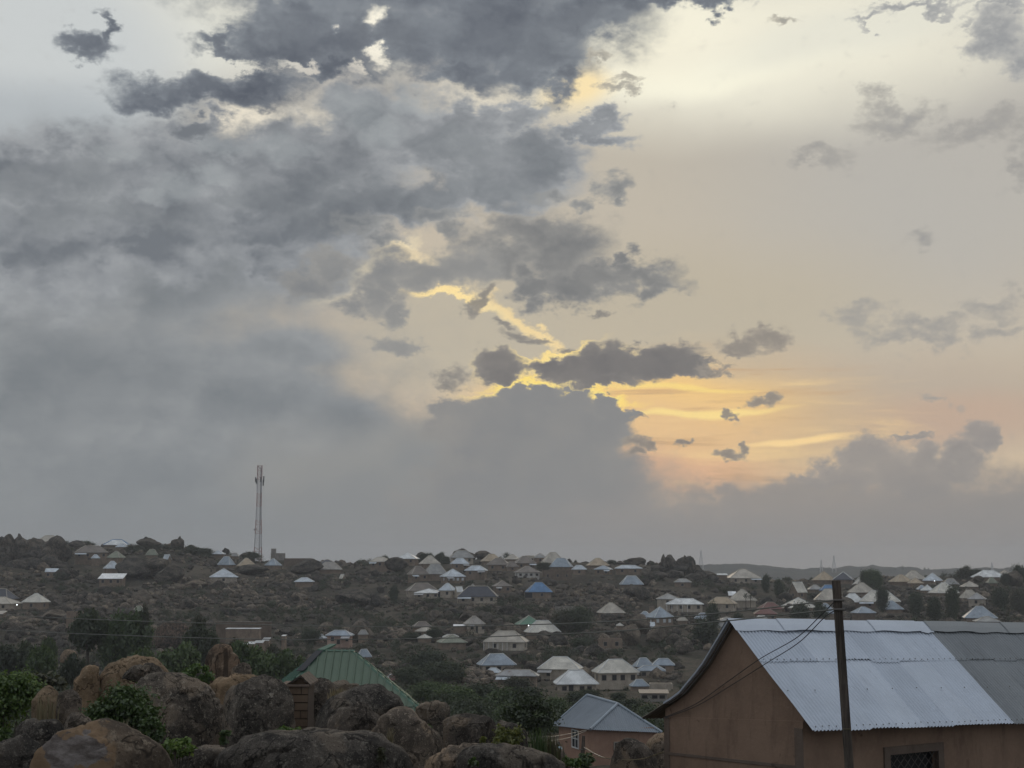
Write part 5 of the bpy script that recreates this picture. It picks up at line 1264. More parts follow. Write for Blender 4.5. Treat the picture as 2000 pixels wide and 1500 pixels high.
FB = [
 ([(140, 1340), (148, 1320), (160, 1302), (174, 1299), (186, 1303), (184, 1320), (179, 1340), (178, 1356), (162, 1367), (146, 1366)], 33, 'granite_tan', 'smaller left piece of the tan rock split by a crack', dict(power=2.6)),
 ([(181, 1362), (182, 1324), (188, 1298), (210, 1294), (238, 1285), (270, 1288), (290, 1293), (304, 1305), (318, 1320), (330, 1345), (300, 1372), (240, 1376)], 33, 'granite_tan', 'large tan rock right of the crack with a dark cap lying on it', dict(power=2.8)),
 ([(228, 1325), (236, 1312), (252, 1305), (272, 1302), (296, 1303), (312, 1310), (322, 1318), (310, 1328), (285, 1331), (262, 1330), (240, 1328)], 31.5, 'granite_dark', 'flat dark cap rock lying on the large tan rock', dict(ground=False, rough=.06)),
 ([(232, 1345), (300, 1322), (335, 1318), (360, 1328), (384, 1341), (402, 1357), (424, 1378), (432, 1410), (432, 1450), (430, 1470), (380, 1478), (310, 1470), (262, 1440), (238, 1400)], 28, 'granite_dark', 'big dark sloping boulder behind the leafy centre bush', dict()),
 ([(426, 1360), (448, 1350), (468, 1338), (488, 1328), (506, 1324), (520, 1328), (540, 1338), (556, 1352), (562, 1372), (560, 1398), (546, 1416), (522, 1442), (490, 1450), (456, 1452), (432, 1440), (424, 1400)], 27, 'granite_dark', 'big rounded dark boulder left of the mud block pillar', dict()),
 ([(396, 1292), (412, 1268), (426, 1262), (444, 1264), (448, 1277), (462, 1286), (468, 1297), (456, 1316), (430, 1326), (404, 1322)], 48, 'granite_streaked', 'tan boulder with dark vertical streaks and a knob on top', dict(rough=.05)),
 ([(444, 1324), (452, 1312), (462, 1301), (474, 1296), (485, 1300), (487, 1312), (484, 1322), (466, 1330), (450, 1330)], 46, 'granite_brown', 'grey brown boulder leaning right of the streaked tan boulder', dict()),
 ([(392, 1350), (410, 1336), (440, 1326), (468, 1322), (500, 1325), (506, 1336), (470, 1352), (420, 1362)], 36, 'granite_tan', 'low sloping tan slab behind the rounded dark boulder', dict()),
 ([(598, 1345), (606, 1334), (620, 1325), (636, 1330), (650, 1342), (656, 1362), (648, 1392), (620, 1412), (604, 1410), (598, 1380)], 30, 'granite_brown', 'rounded brown boulder just right of the mud block pillar', dict()),
 ([(642, 1338), (660, 1331), (680, 1338), (700, 1342), (712, 1346), (706, 1366), (670, 1376), (644, 1362)], 34, 'granite_dark', 'dark rock at the lower edge of the big green roof', dict()),
 ([(601, 1398), (612, 1388), (628, 1374), (650, 1362), (672, 1354), (696, 1347), (718, 1344), (742, 1349), (760, 1361), (778, 1382), (794, 1394), (790, 1420), (750, 1450), (700, 1458), (640, 1456), (606, 1448), (599, 1420)], 26, 'granite_dark', 'largest dark humped boulder before the big green roof', dict(rough=.045)),
 ([(638, 1410), (648, 1396), (658, 1386), (670, 1386), (684, 1384), (700, 1375), (716, 1376), (726, 1392), (744, 1405), (724, 1430), (702, 1446), (668, 1452), (648, 1436)], 23.6, 'granite_brown', 'paler brown boulder resting against the largest dark humped boulder', dict(depth=.7, rough=.05)),
 ([(705, 1458), (728, 1428), (748, 1404), (774, 1389), (798, 1393), (814, 1411), (838, 1430), (862, 1456), (878, 1471), (862, 1492), (790, 1500), (724, 1490)], 22.5, 'granite_brown', 'smooth dome boulder with one long slope to the right', dict(rough=.03)),
 ([(806, 1388), (816, 1379), (838, 1375), (860, 1376), (877, 1381), (880, 1392), (866, 1402), (842, 1405), (820, 1403), (808, 1397)], 30, 'granite_dark', 'flat dark boulder at the end of the green roof edge', dict(ground=True)),
 ([(862, 1411), (880, 1402), (896, 1400), (914, 1399), (930, 1401), (948, 1404), (962, 1414), (966, 1424), (950, 1440), (930, 1456), (908, 1461), (886, 1459), (872, 1442), (866, 1425)], 26, 'granite_brown', 'rounded brown boulder with an orange base left of the yellowish shrub', dict()),
 ([(940, 1434), (950, 1422), (968, 1417), (992, 1417), (1016, 1426), (1036, 1438), (1034, 1458), (1000, 1468), (950, 1462)], 27, 'granite_dark', 'dark boulder behind the yellowish shrub', dict()),
 ([(398, 1500), (430, 1474), (452, 1460), (484, 1448), (512, 1442), (540, 1447), (566, 1447), (600, 1445), (632, 1448), (668, 1447), (700, 1449), (724, 1456), (748, 1468), (768, 1484), (786, 1505), (780, 1545), (600, 1560), (420, 1550)], 18.5, 'granite_dark', 'broad rough layered boulder along the bottom edge in the centre', dict(rough=.05)),
 ([(882, 1505), (890, 1484), (900, 1474), (922, 1466), (946, 1464), (972, 1468), (1000, 1468), (1026, 1472), (1050, 1480), (1084, 1488), (1112, 1502), (1110, 1540), (990, 1552), (890, 1545)], 18.5, 'granite_dark', 'rough grey boulder on the bottom edge below the yellowish shrub', dict(rough=.05)),
 ([(812, 1505), (834, 1492), (860, 1478), (892, 1466), (920, 1460), (944, 1458), (966, 1464), (960, 1490), (900, 1530), (820, 1540)], 20, 'granite_brown', 'brown boulder wedged behind the rough grey bottom boulder', dict()),
 ([(1030, 1482), (1042, 1466), (1058, 1450), (1072, 1454), (1092, 1468), (1112, 1486), (1114, 1505), (1060, 1515)], 30, 'granite_brown', 'slanting brown slab before the pink house', dict()),
 ([(40, 1505), (56, 1484), (70, 1464), (88, 1444), (108, 1436), (130, 1432), (160, 1422), (176, 1419), (200, 1425), (226, 1434), (244, 1447), (270, 1462), (292, 1476), (312, 1494), (316, 1540), (180, 1556), (44, 1545)], 17, 'granite_fresh', 'orange edged boulder with a bare pinkish grey face at the lower left', dict(rough=.035)),
 ([(8, 1428), (20, 1418), (34, 1412), (46, 1409), (66, 1414), (84, 1408), (102, 1411), (110, 1424), (110, 1440), (80, 1456), (50, 1458), (16, 1444)], 24, 'granite_dark', 'dark double humped boulder under the bright left bush', dict()),
 ([(-30, 1470), (-10, 1452), (14, 1448), (34, 1436), (48, 1448), (64, 1462), (62, 1480), (46, 1502), (20, 1530), (-30, 1530)], 19.5, 'granite_dark', 'dark blocky boulder in the bottom left corner', dict()),
 ([(116, 1428), (122, 1410), (128, 1400), (140, 1395), (156, 1401), (172, 1414), (166, 1428), (140, 1438)], 22.5, 'granite_brown', 'pointed brown boulder above the orange edged boulder', dict()),
 ([(316, 1505), (330, 1484), (350, 1473), (376, 1466), (404, 1465), (432, 1470), (450, 1482), (450, 1520), (390, 1540), (322, 1535)], 19.5, 'granite_dark', 'low dark boulder between the orange edged and the broad layered boulder', dict()),
 ([(104, 1366), (118, 1354), (136, 1350), (150, 1362), (152, 1378), (130, 1386), (110, 1380)], 31, 'granite_brown', 'reddish brown flat rock below the split tan rock', dict()),
 ([(66, 1352), (76, 1338), (90, 1345), (104, 1362), (112, 1380), (104, 1402), (84, 1408), (70, 1390)], 33, 'granite_tan', 'pale weathered rock right of the bright left bush', dict()),
 ([(284, 1258), (294, 1240), (308, 1222), (328, 1216), (350, 1219), (364, 1236), (362, 1256), (340, 1268), (306, 1268)], solve_d(325, 1268), 'granite_streaked', 'tall brown boulder standing among the valley trees', dict()),
 ([(350, 1258), (356, 1241), (366, 1230), (376, 1240), (378, 1256), (366, 1266)], solve_d(365, 1266) - 4, 'granite_brown', 'smaller brown boulder right of the tall one among the valley trees', dict()),
 ([(206, 1240), (212, 1232), (224, 1229), (232, 1236), (230, 1248), (214, 1250)], solve_d(218, 1250), 'granite_tan', 'pale rock peeping between the two dark valley trees', dict()),
 ([(108, 1290), (118, 1276), (130, 1271), (144, 1276), (148, 1292), (130, 1300)], solve_d(128, 1300), 'granite_tan', 'tan rock among dark bushes left of the split rock', dict()),
 ([(290, 1290), (300, 1276), (316, 1268), (320, 1280), (312, 1294)], solve_d(305, 1294), 'granite_brown', 'thin brown rock in the bushes above the split rock', dict()),
 ([(1203, 1476), (1210, 1458), (1222, 1449), (1238, 1446), (1254, 1454), (1268, 1464), (1284, 1480), (1296, 1500), (1290, 1530), (1210, 1530)], 33, 'granite_brown', 'rounded dry grey boulder left of the near house corner', dict(rough=.03)),
 ([(1262, 1460), (1276, 1444), (1294, 1434), (1312, 1436), (1318, 1456), (1300, 1472), (1270, 1474)], 42, 'granite_brown', 'brown rock behind the dry grey boulder', dict()),
]
m = rock_mat('granite_fresh', (.050, .040, .032), (.115, .088, .066), (.24, .20, .155), .4, 1.2)
g = G(m.node_tree); b = [n for n in m.node_tree.nodes if n.type == 'BSDF_PRINCIPLED'][0]
src = b.inputs['Base Color'].links[0].from_socket
P = objvec(g); w = g.vm('ADD', P, g.vm('SCALE', g.vm('SUBTRACT', g.noise(P, 3.0, 5, .65, color=True), (.5, .5, .5)), scale=.48))
def ell(cx, cz, rx, rz, rot=0):
    mp = g.new('ShaderNodeMapping', vector_type='TEXTURE'); g.l.new(g.vm('MULTIPLY', w, (1, 0, 1)), mp.inputs[0])
    mp.inputs['Location'].default_value = (cx, 0, cz); mp.inputs['Scale'].default_value = (rx, 1, rz); mp.inputs['Rotation'].default_value = (0, rot, 0)
    return g.vm('LENGTH', mp.outputs[0])
e1 = ell(-.33, .02, .58, .40); e2 = ell(-.22, .06, .40, .20, .1)
c = g.mix(g.mr(e1, 1.05, .95), src, g.mix(g.noise(P, 6, 4, .6), (.115, .074, .045), (.235, .162, .100)))
c = g.mix(g.mr(e2, 1.04, .92), c, g.mix(g.mr(g.noise(g.vm('MULTIPLY', P, (1, 1, 2.5)), 4, 5, .65), .35, .68), (.080, .066, .058), (.185, .162, .150)))
g.l.new(c, b.inputs['Base Color'])
for i, (pts, d, mat, lab, kw) in enumerate(FB):
    big = (max(p[0] for p in pts) - min(p[0] for p in pts)) > 60
    outline_rock('boulder', pts, d, mat, lab, seed=200 + 7 * i, group='boulders in the foreground and near valley', sub=6 if d < 40 and (big or d < 30) else 5, **kw)
# ground litter of small stones between the near boulders
def near_stones():
    R = np.random.RandomState(4); VS = []; FS = []; nb = 0; base = [rock_shape(500 + k, 2, 7, .14, 1.0) for k in range(5)]
    for i in range(900):
        d = R.uniform(17, 75); c = R.uniform(-150, 1330); x = (c - 1000) / F * d
        if 900 < c and d > 60: continue
        s = min(.7, R.lognormal(-1.75, .5)); P, Fc = base[R.randint(5)]
        a = R.uniform(0, 6.28); ca, sa = math.cos(a), math.sin(a); Q = P * (s, s * .8, s * .6); Q = np.stack([Q[:, 0] * ca - Q[:, 1] * sa, Q[:, 0] * sa + Q[:, 1] * ca, Q[:, 2]], 1) + (x, d, tz(x, d) + s * .2)
        VS.append(Q); FS.append(Fc + nb); nb += len(Q)
    o = mesh_np('stones', np.concatenate(VS), np.concatenate(FS), MATS['granite_near_stones'], None, True); tag(o, 'loose stones on the ground between the near boulders', 'stones', None, 'stuff')
rock_mat('granite_near_stones', (.05, .04, .03), (.13, .10, .075), (.24, .20, .16), .4, 1.4, rand='island')
near_stones()

# ------------------------------------------------------------------ near shrubs and plants
def shrub(px0, px1, pt, pb, d, mat, leaf, n, k, seed, label, name='shrub', cat='shrub', aspect=.6, stems=8, depth=None):
    a = U(px0, pb, d); c = U(px1, pt, d); cx = (a.x + c.x) / 2; w = c.x - a.x; h = c.z - a.z
    zb = a.z; zg = tz(cx, d)
    root = empty(name, (cx, d, zb)); tag(root, label, cat)
    C, rad = crown_clumps(w, h, 0, k, seed, .86, False)
    V, Fq = leaves(C, rad * .9, n, leaf, seed + 1, .5, aspect, .25)
    mesh_np('foliage', V, Fq, MATS[mat], root)
    mb = MB(); r = np.random.RandomState(seed + 2)
    for i in r.choice(len(C), min(stems, len(C)), replace=False):
        s = Vector((r.normal() * w * .06, r.normal() * w * .06, min(-.1, zg - zb - .1))); e = Vector(C[i]); mid = s.lerp(e, .55) + Vector((0, 0, h * .06))
        mb.bar(s, mid, .018, 5, .012); mb.bar(mid, e, .012, 5, .005)
    mb.build('stem', MATS['bark'], root)
    return root
shrub(-40, 72, 1284, 1420, 38, 'leaf_bright', .052, 11000, 34, 3, 'big bright green shrub cut by the left edge', stems=10)
shrub(162, 322, 1340, 1462, 25.5, 'leaf_green', .040, 8500, 40, 5, 'leafy green shrub growing between the boulders in front of the tan rock', stems=12)
shrub(272, 322, 1395, 1470, 24.8, 'leaf_green', .034, 1500, 14, 8, 'thin green shoots at the right of the leafy shrub', stems=6)
shrub(354, 420, 1297, 1334, 42, 'leaf_bright', .055, 1700, 14, 11, 'small yellow green shrub behind the dark sloping boulder')
shrub(508, 612, 1420, 1450, 20.6, 'leaf_bright', .034, 1200, 20, 13, 'low bright vine at the foot of the mud block pillar', 'vine', 'vine')
shrub(306, 382, 1440, 1484, 19.2, 'leaf_bright', .030, 1100, 16, 17, 'low light green plant beside the orange edged boulder', 'plant', 'plant')
shrub(962, 1026, 1414, 1470, 22.5, 'leaf_yellow', .024, 2200, 26, 19, 'yellowish shrub in front of the dark right boulders')
shrub(934, 948, 1436, 1452, 24, 'leaf_yellow', .04, 160, 5, 23, 'tiny yellow plant left of the yellowish shrub', 'plant', 'plant')
shrub(985, 1090, 1358, 1440, 60, 'leaf_dark', .075, 4200, 34, 29, 'tall straggly green bush behind the yellowish shrub', 'bush', 'bush')
shrub(1128, 1166, 1468, 1500, 48, 'leaf_green', .06, 1500, 14, 31, 'green plant around the foot of the leaning stub post', 'plant', 'plant')
shrub(818, 850, 1418, 1440, 27.5, 'leaf_green', .06, 420, 8, 37, 'green plant in the gap below the flat dark boulder', 'plant', 'plant')
shrub(430, 452, 1425, 1455, 22, 'leaf_green', .05, 260, 6, 41, 'small plant at the left foot of the rounded dark boulder', 'plant', 'plant')
shrub(-10, 24, 1420, 1452, 23, 'leaf_green', .05, 420, 8, 43, 'green plant at the left edge between dark boulders', 'plant', 'plant')
shrub(20, 130, 1310, 1365, 48, 'leaf_olive', .11, 1500, 18, 47, 'grassy olive bush behind the bright left shrub', 'bush', 'bush')
shrub(730, 762, 1462, 1486, 19, 'leaf_olive', .035, 260, 6, 53, 'moss and weeds on the broad layered boulder', 'plant', 'plant')
shrub(918, 940, 1478, 1496, 17.6, 'leaf_green', .03, 240, 6, 59, 'weeds growing on the rough grey bottom boulder', 'plant', 'plant')
shrub(1095, 1135, 1478, 1500, 30, 'leaf_bright', .06, 420, 9, 61, 'bright weeds below the slanting brown slab', 'plant', 'plant')
def grass_tuft(px, pt, pb, d, w_px, n, mat, label, seed, name='grass_clump'):
    a = U(px, pb, d); h = rowz(pt, d) - a.z; w = w_px / F * d; r = np.random.RandomState(seed); V = []; Fq = []
    zg = tz(a.x, d)
    for i in range(n):
        x, y = r.normal() * w * .3, r.normal() * w * .3; hh = h * r.uniform(.5, 1.05); lx, ly = r.normal() * hh * .16, r.normal() * hh * .16; t = .012 * d / 24
        ang = r.uniform(0, 6.28); tx, ty = math.cos(ang) * t, math.sin(ang) * t; prev = None
        for s in range(4):
            q = s / 3; cx, cy_, cz = x + lx * q * q, y + ly * q * q, hh * q - (.0 if s else .5); ww = 1 - q * .85; b = len(V)
            V += [(cx - tx * ww, cy_ - ty * ww, cz), (cx + tx * ww, cy_ + ty * ww, cz)]
            if s: Fq.append((b - 2, b - 1, b + 1, b))
    o = mesh_np(name, np.array(V), np.array(Fq), MATS[mat]); o.location = (a.x, d, a.z); tag(o, label, 'grass')
grass_tuft(662, 1344, 1362, 27, 26, 120, 'leaf_dry', 'dry straw coloured grass on top of the humped boulder', 1)
grass_tuft(1050, 1420, 1480, 26, 30, 90, 'leaf_green', 'tall green reeds left of the pink house', 2)
grass_tuft(1076, 1430, 1482, 27, 30, 90, 'leaf_olive', 'tall dull reeds nearest the pink house', 3)
grass_tuft(88, 1356, 1402, 31, 40, 60, 'leaf_dry', 'dry hanging grass right of the bright left shrub', 4)
grass_tuft(762, 1420, 1462, 21.5, 8, 26, 'leaf_dry', 'dry stalks on the smooth dome boulder', 5)
grass_tuft(244, 1402, 1440, 24.2, 8, 20, 'leaf_dry', 'dry flower stalk in front of the leafy shrub', 6)
grass_tuft(316, 1462, 1500, 18.2, 26, 80, 'leaf_olive', 'grass beside the orange edged boulder', 7)
# ------------------------------------------------------------------ the near house with corrugated roof
def rayx(px, z=-3.0):
    """plan slope x/y of photo column px (for points a little below the lookout)"""
    return lambda y, zz=z: (px - 1000) / F * (y * CT + zz * ST)
def plan_hit(P, D, px, z):
    # P + t D lies on the photo column px
    k = (px - 1000) / F
    # x = k*(y*CT + z*ST)
    t = (k * (P[1] * CT + z * ST) - P[0]) / (D[0] - k * D[1] * CT)
    return Vector((P[0] + t * D[0], P[1] + t * D[1]))
def corr_mat(name, base, stain, amt, rough=.42):
    m, g, b, o = material(name)
    P = objvec(g); uv = g.new('ShaderNodeUVMap').outputs[0]
    n1 = g.noise(P, 1.3, 5, .6); n2 = g.noise(g.vm('MULTIPLY', uv, (6.0, .9, 1)), 1.0, 6, .7); n3 = g.noise(P, 16, 4, .7)
    sep = g.new('ShaderNodeSeparateXYZ'); g.l.new(uv, sep.inputs[0])
    wn = g.new('ShaderNodeTexWhiteNoise', noise_dimensions='1D'); g.l.new(g.m('FLOOR', g.m('DIVIDE', sep.outputs[0], .66)), wn.inputs['W'])
    c = g.mix(g.mr(n1, .35, .65), tuple(v * .95 for v in base), tuple(v * 1.04 for v in base))
    c = g.mix(1.0, c, g.ramp(wn.outputs[0], [(0, (.975, .977, .98)), (1, (1.025, 1.025, 1.025))]), 'MULTIPLY')
    c = g.mix(g.mr(n2, .50, .72, 0, amt), c, stain)
    c = g.mix(g.mr(n3, .60, .72, 0, .35), c, tuple(v * .6 for v in base))
    g.l.new(c, b.inputs['Base Color']); b.inputs['Roughness'].default_value = rough; b.inputs['Metallic'].default_value = .25
    bump(g, b, n3, .15, .004)
    return m
corr_mat('zinc_light', (.445, .49, .555), (.34, .375, .43), .5)
corr_mat('zinc_dark', (.190, .205, .215), (.115, .12, .125), .7)
corr_mat('zinc_under', (.15, .13, .105), (.08, .06, .045), .7, .7)
corr_mat('zinc_blue', (.175, .202, .23), (.11, .125, .145), .5)
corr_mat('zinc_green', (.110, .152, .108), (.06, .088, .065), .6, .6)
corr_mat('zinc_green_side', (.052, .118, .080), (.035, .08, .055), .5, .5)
def plaster(name, base, dark, grime):
    m, g, b, o = material(name)
    P = objvec(g); n1 = g.noise(P, .9, 6, .62); n2 = g.noise(g.vm('MULTIPLY', P, (2.2, 2.2, .5)), 1.6, 6, .7); n3 = g.noise(P, 14, 5, .65); n4 = g.noise(P, 2.4, 6, .7, dist=.7)
    c = g.mix(g.mr(n1, .32, .66), dark, base)
    c = g.mix(g.mr(n2, .50, .70, 0, .55), c, grime)
    c = g.mix(g.mr(n3, .50, .75, 0, .25), c, tuple(v * 1.3 for v in base))
    c = g.mix(g.mr(n4, .63, .70, 0, .6), c, tuple(v * .6 for v in grime))
    g.l.new(c, b.inputs['Base Color']); b.inputs['Roughness'].default_value = .95; b.inputs['Specular IOR Level'].default_value = .1
    bump(g, b, g.m('ADD', n3, n1), .35, .03)
plaster('plaster_near', (.275, .188, .135), (.212, .143, .103), (.130, .088, .065))
plaster('plaster_near_trim', (.17, .13, .105), (.13, .10, .08), (.08, .06, .05))
plaster('plaster_pink', (.335, .215, .158), (.28, .175, .128), (.185, .12, .092))
plaster('mud_block', (.165, .118, .084), (.12, .086, .060), (.08, .056, .042))
m, g, b, o = material('mud_joint'); b.inputs['Base Color'].default_value = (.06, .042, .03, 1); b.inputs['Roughness'].default_value = 1
m, g, b, o = material('iron_bar'); b.inputs['Base Color'].default_value = (.10, .09, .08, 1); b.inputs['Roughness'].default_value = .7
m, g, b, o = material('white_frame'); b.inputs['Base Color'].default_value = (.62, .62, .60, 1); b.inputs['Roughness'].default_value = .5

def corr_sheet(name, o3, eu, ev, nu, L, Wd, mat, parent, pitch=.080, amp=.0150, seed=0, profile=None, lift=0.0, edge=.02, n=8, rows=(0.0, 1.0), uoff=0.0, both=False):
    """corrugated sheeting: o3 origin (on the ridge), eu along the ridge, ev down the slope, nu outward; L x Wd metres"""
    r = np.random.RandomState(seed)
    nx = int(L / pitch * n); u = np.linspace(0, L, nx + 1)
    vs = np.linspace(rows[0], rows[1], 15)
    sheet_i = np.floor((u + uoff) / .66).astype(int); rs = np.random.RandomState(seed + 7)
    tab = rs.normal(size=400); sh = tab[sheet_i % 400]; jit = tab[(sheet_i * 3 + 11) % 400]
    frac = ((u + uoff) / .66) % 1.0
    lip = np.where(frac < .05, .006, 0.0)
    amp_u = amp * (1 + .22 * sh)
    prof = amp_u * np.sin(2 * math.pi * (u + uoff) / pitch) + lip + .003 * sh
    V = []; UVs = []
    for iv, v in enumerate(vs):
        vv = np.full_like(u, v)
        if iv == len(vs) - 1: vv = v + edge * jit / max(Wd, .1)
        sag = .012 * fbm2(u, vv * Wd, 1.1, seed, 2)
        h = prof + sag + lift
        if profile is None: base = np.asarray(o3)[None] + u[:, None] * np.asarray(eu)[None] + (vv * Wd)[:, None] * np.asarray(ev)[None] + h[:, None] * np.asarray(nu)[None]
        else:
            pts, nrm = profile(vv); base = np.asarray(o3)[None] + u[:, None] * np.asarray(eu)[None] + pts + h[:, None] * nrm
        V.append(base); UVs.append(np.stack([u + uoff, vv * Wd], 1))
    V = np.concatenate(V); UVs = np.concatenate(UVs); k = nx + 1
    I, J = np.meshgrid(np.arange(len(vs) - 1), np.arange(nx), indexing='ij')
    Fq = np.stack([I * k + J, I * k + J + 1, (I + 1) * k + J + 1, (I + 1) * k + J], -1).reshape(-1, 4)
    o = mesh_np(name, V, Fq, MATS[mat], parent, True)
    uvl = o.data.uv_layers.new(name='UVMap'); uvl.data.foreach_set('uv', UVs[Fq.ravel()].astype(np.float32).ravel())
    return o

def near_house():
    beta = math.radians(31.0)
    e2 = Vector((math.cos(beta), math.sin(beta))); e1 = Vector((-math.sin(beta), math.cos(beta)))
    y0 = 24.0; zc = -3.2
    C0 = Vector(((1570 - 1000) / F * (y0 * CT + zc * ST), y0))          # plan of the near wall corner
    CL = plan_hit(C0, e1, 1298, zc); Wg = (CL - C0).length               # gable wall width
    K = lambda py, P: rowz(py, P.y)
    verge = .13
    V0 = C0 - e2 * verge
    A = plan_hit(V0, e1, 1424, -1.0)                                     # ridge end in plan
    zA = K(1214, A)
    Rp = plan_hit(V0, e1, 1588, -3.0); zR = K(1427, Rp)                  # near eave end (front of the verge)
    if (Rp - V0).dot(e1) > -.12: Rp = V0 - e1 * .28
    # put the eave so that the verge corner falls on (1588, 1427): slide along -e1
    Lp = plan_hit(V0, e1, 1253, -3.2); zL = K(1404, Lp)
    # far ends
    Bp = plan_hit(A, e2, 1806, -1.1); zB = K(1219.5, Bp); s1 = (Bp - A).length
    slope = (zB - zA) / s1
    Ep = plan_hit(Rp, e2, 1987, -3.2); zE = K(1413, Ep); sE = (Ep - Rp).length
    Ltot = s1 + 5.2
    root = empty('near_house', (C0.x, C0.y, -5.45)); tag(root, 'near mud plastered house with a light corrugated zinc gable roof', 'house')
    inv = Vector((C0.x, C0.y, -5.45))
    w3 = lambda P, z: Vector((P.x, P.y, z)) - inv
    E2 = Vector((e2.x, e2.y, slope)); E1 = Vector((e1.x, e1.y, 0))
    A3, R3, L3 = w3(A, zA), w3(Rp, zR), w3(Lp, zL)
    ev = (R3 - A3); Wd = ev.length; ev = ev / Wd
    nu = E2.cross(ev); nu = nu if nu.z > 0 else -nu; nu.normalize()
    # right slope: two laps of light sheets, then darker ones
    sB = s1
    corr_sheet('roof_sheets', A3, E2, ev, nu, sB, Wd, 'zinc_light', root, seed=3, rows=(.02, .385), lift=.006)
    o = corr_sheet('roof_sheets', A3, E2, ev, nu, sB, Wd, 'zinc_light', root, seed=5, rows=(.365, 1.0), edge=.012, lift=-.004)
    corr_sheet('roof_sheets', A3 + E2 * (sB - .02), E2, ev, nu, Ltot - sB, Wd, 'zinc_dark', root, seed=8, rows=(.02, .378), lift=.004, uoff=.31)['label'] = 'darker grey roof sheets at the far end'
    corr_sheet('roof_sheets', A3 + E2 * (sB - .02), E2, ev, nu, Ltot - sB, Wd, 'zinc_dark', root, seed=9, rows=(.36, 1.0), lift=-.006, uoff=.31)['label'] = 'darker grey lower roof sheets at the far end'
    # left slope, flaring out towards its eave
    d1 = (L3 - A3).dot(E1); dz = L3.z - A3.z
    ks = [0.0, .30, .56, .74, 1.0]; hs = [0.0, .44, .72, .83, 1.0]
    def prof(vv):
        t = vv; hx = t * d1; z = np.interp(t, ks, hs) * dz
        tt = np.clip(t + .01, 0, 1); z2 = np.interp(tt, ks, hs) * dz; t0 = np.clip(t - .01, 0, 1); z0 = np.interp(t0, ks, hs) * dz
        dh = (tt - t0) * d1; dzz = z2 - z0; l = np.hypot(dh, dzz)
        pts = hx[:, None] * np.array(E1)[None] + z[:, None] * np.array([0, 0, 1.0])[None]
        nn = (-dzz / l)[:, None] * np.array(E1)[None] + (dh / l)[:, None] * np.array([0, 0, 1.0])[None]
        return pts, nn
    corr_sheet('roof_sheets', A3, E2, None, None, Ltot, 1.0, 'zinc_under', root, seed=12, profile=prof, rows=(.0, 1.0), edge=.02)['label'] = 'rusty flared rear slope of the roof'
    # verge strip along the rear slope
    mb = MB(); t = np.linspace(0, .72, 9); pts, nn = prof(t)
    P3 = [A3 + Vector(p) + Vector(q) * .014 for p, q in zip(pts, nn)]
    for p, q in zip(P3[:-1], P3[1:]):
        a, c = p - E2 * .03, q - E2 * .03
        mb.hexa([a - Vector((0, 0, .025)), c - Vector((0, 0, .025)), c - Vector((0, 0, .025)) + E2 * .14, a - Vector((0, 0, .025)) + E2 * .14, a + Vector((0, 0, .012)), c + Vector((0, 0, .012)), c + Vector((0, 0, .012)) + E2 * .14, a + Vector((0, 0, .012)) + E2 * .14])
    mb.build('verge_strip', MATS['zinc_light'], root)
    # ridge caps, bent sheets overlapping one another
    r = np.random.RandomState(2); pos = -.04; i = 0
    ev2 = Vector(prof(np.array([.12]))[0][0]); ev2.normalize()
    while pos < Ltot:
        ln = min(r.uniform(.95, 1.35), Ltot - pos + .1)
        dark = pos > sB - .25 and pos < sB + 3.2
        if not dark and pos + ln > sB - .1 and pos < sB: ln = max(.3, sB - .2 - pos)
        q = MB(); n_ = 6; sk = r.normal() * .012; h0 = .045 + .012 * (i % 2)
        for k in range(n_):
            a0, a1 = pos + ln * k / n_, pos + ln * (k + 1) / n_ + (.05 if k == n_ - 1 else 0)
            w0 = .30 + .016 * math.sin(k * 1.3 + i) + sk; w1 = .30 + .016 * math.sin((k + 1) * 1.3 + i) + sk
            f = lambda s, w, e, up: A3 + E2 * s + e * w + Vector((0, 0, h0 + up))
            for (e, sg) in ((ev, 1), (ev2, -1)):
                p = [f(a0, 0, e, .012), f(a1, 0, e, .012), f(a1, w1 * .55, e, .016), f(a0, w0 * .55, e, .016)]
                q.poly(p if sg > 0 else p[::-1])
                p = [f(a0, w0 * .55, e, .016), f(a1, w1 * .55, e, .016), f(a1, w1, e, .002), f(a0, w0, e, .002)]
                q.poly(p if sg > 0 else p[::-1])
        q.build('ridge_cap', MATS['zinc_dark' if dark else 'zinc_light'], root, False)
        pos += ln; i += 1
    # nail heads in rows
    q = MB()
    for frac, st in ((.375, .152), (.975, .152), (.66, .608), (.035, .304)):
        s = .1
        while s < Ltot - .1:
            c = A3 + E2 * s + ev * (Wd * frac + r.normal() * .006) + nu * .020; q.bar(c, c + nu * .010, .011, 5); s += st
    q.build('roof_nails', MATS['iron_bar'], root)['kind'] = 'stuff'
    # walls
    zt_c = K(1409, C0); zt_l = K(1400, CL); zb = -5.9
    e1v = Vector((e1.x, e1.y, 0)); e2v = Vector((e2.x, e2.y, 0)); up = Vector((0, 0, 1))
    c0 = w3(C0, 0); cl = w3(CL, 0)
    zroof = lambda t: None
    tA = (A - V0).dot(e1)                                                  # ridge position across the gable
    Z = lambda z: z + 5.45
    tk = .20; set_ = .025
    # lower gable wall: proud of the upper triangle
    q = MB(); sl = lambda t: zt_c + (zt_l - zt_c) * t / Wg
    P = lambda t, z, dp: c0 + e1v * t + e2v * dp + up * (Z(z) - c0.z)
    c0.z = 0; cl.z = 0
    P = lambda t, z, dp: Vector((c0.x, c0.y, 0)) + e1v * t + e2v * dp + up * Z(z)
    q.hexa([P(0, zb, 0), P(0, zb, tk), P(Wg, zb, tk), P(Wg, zb, 0), P(0, sl(0), 0), P(0, sl(0), tk), P(Wg, sl(Wg), tk), P(Wg, sl(Wg), 0)])
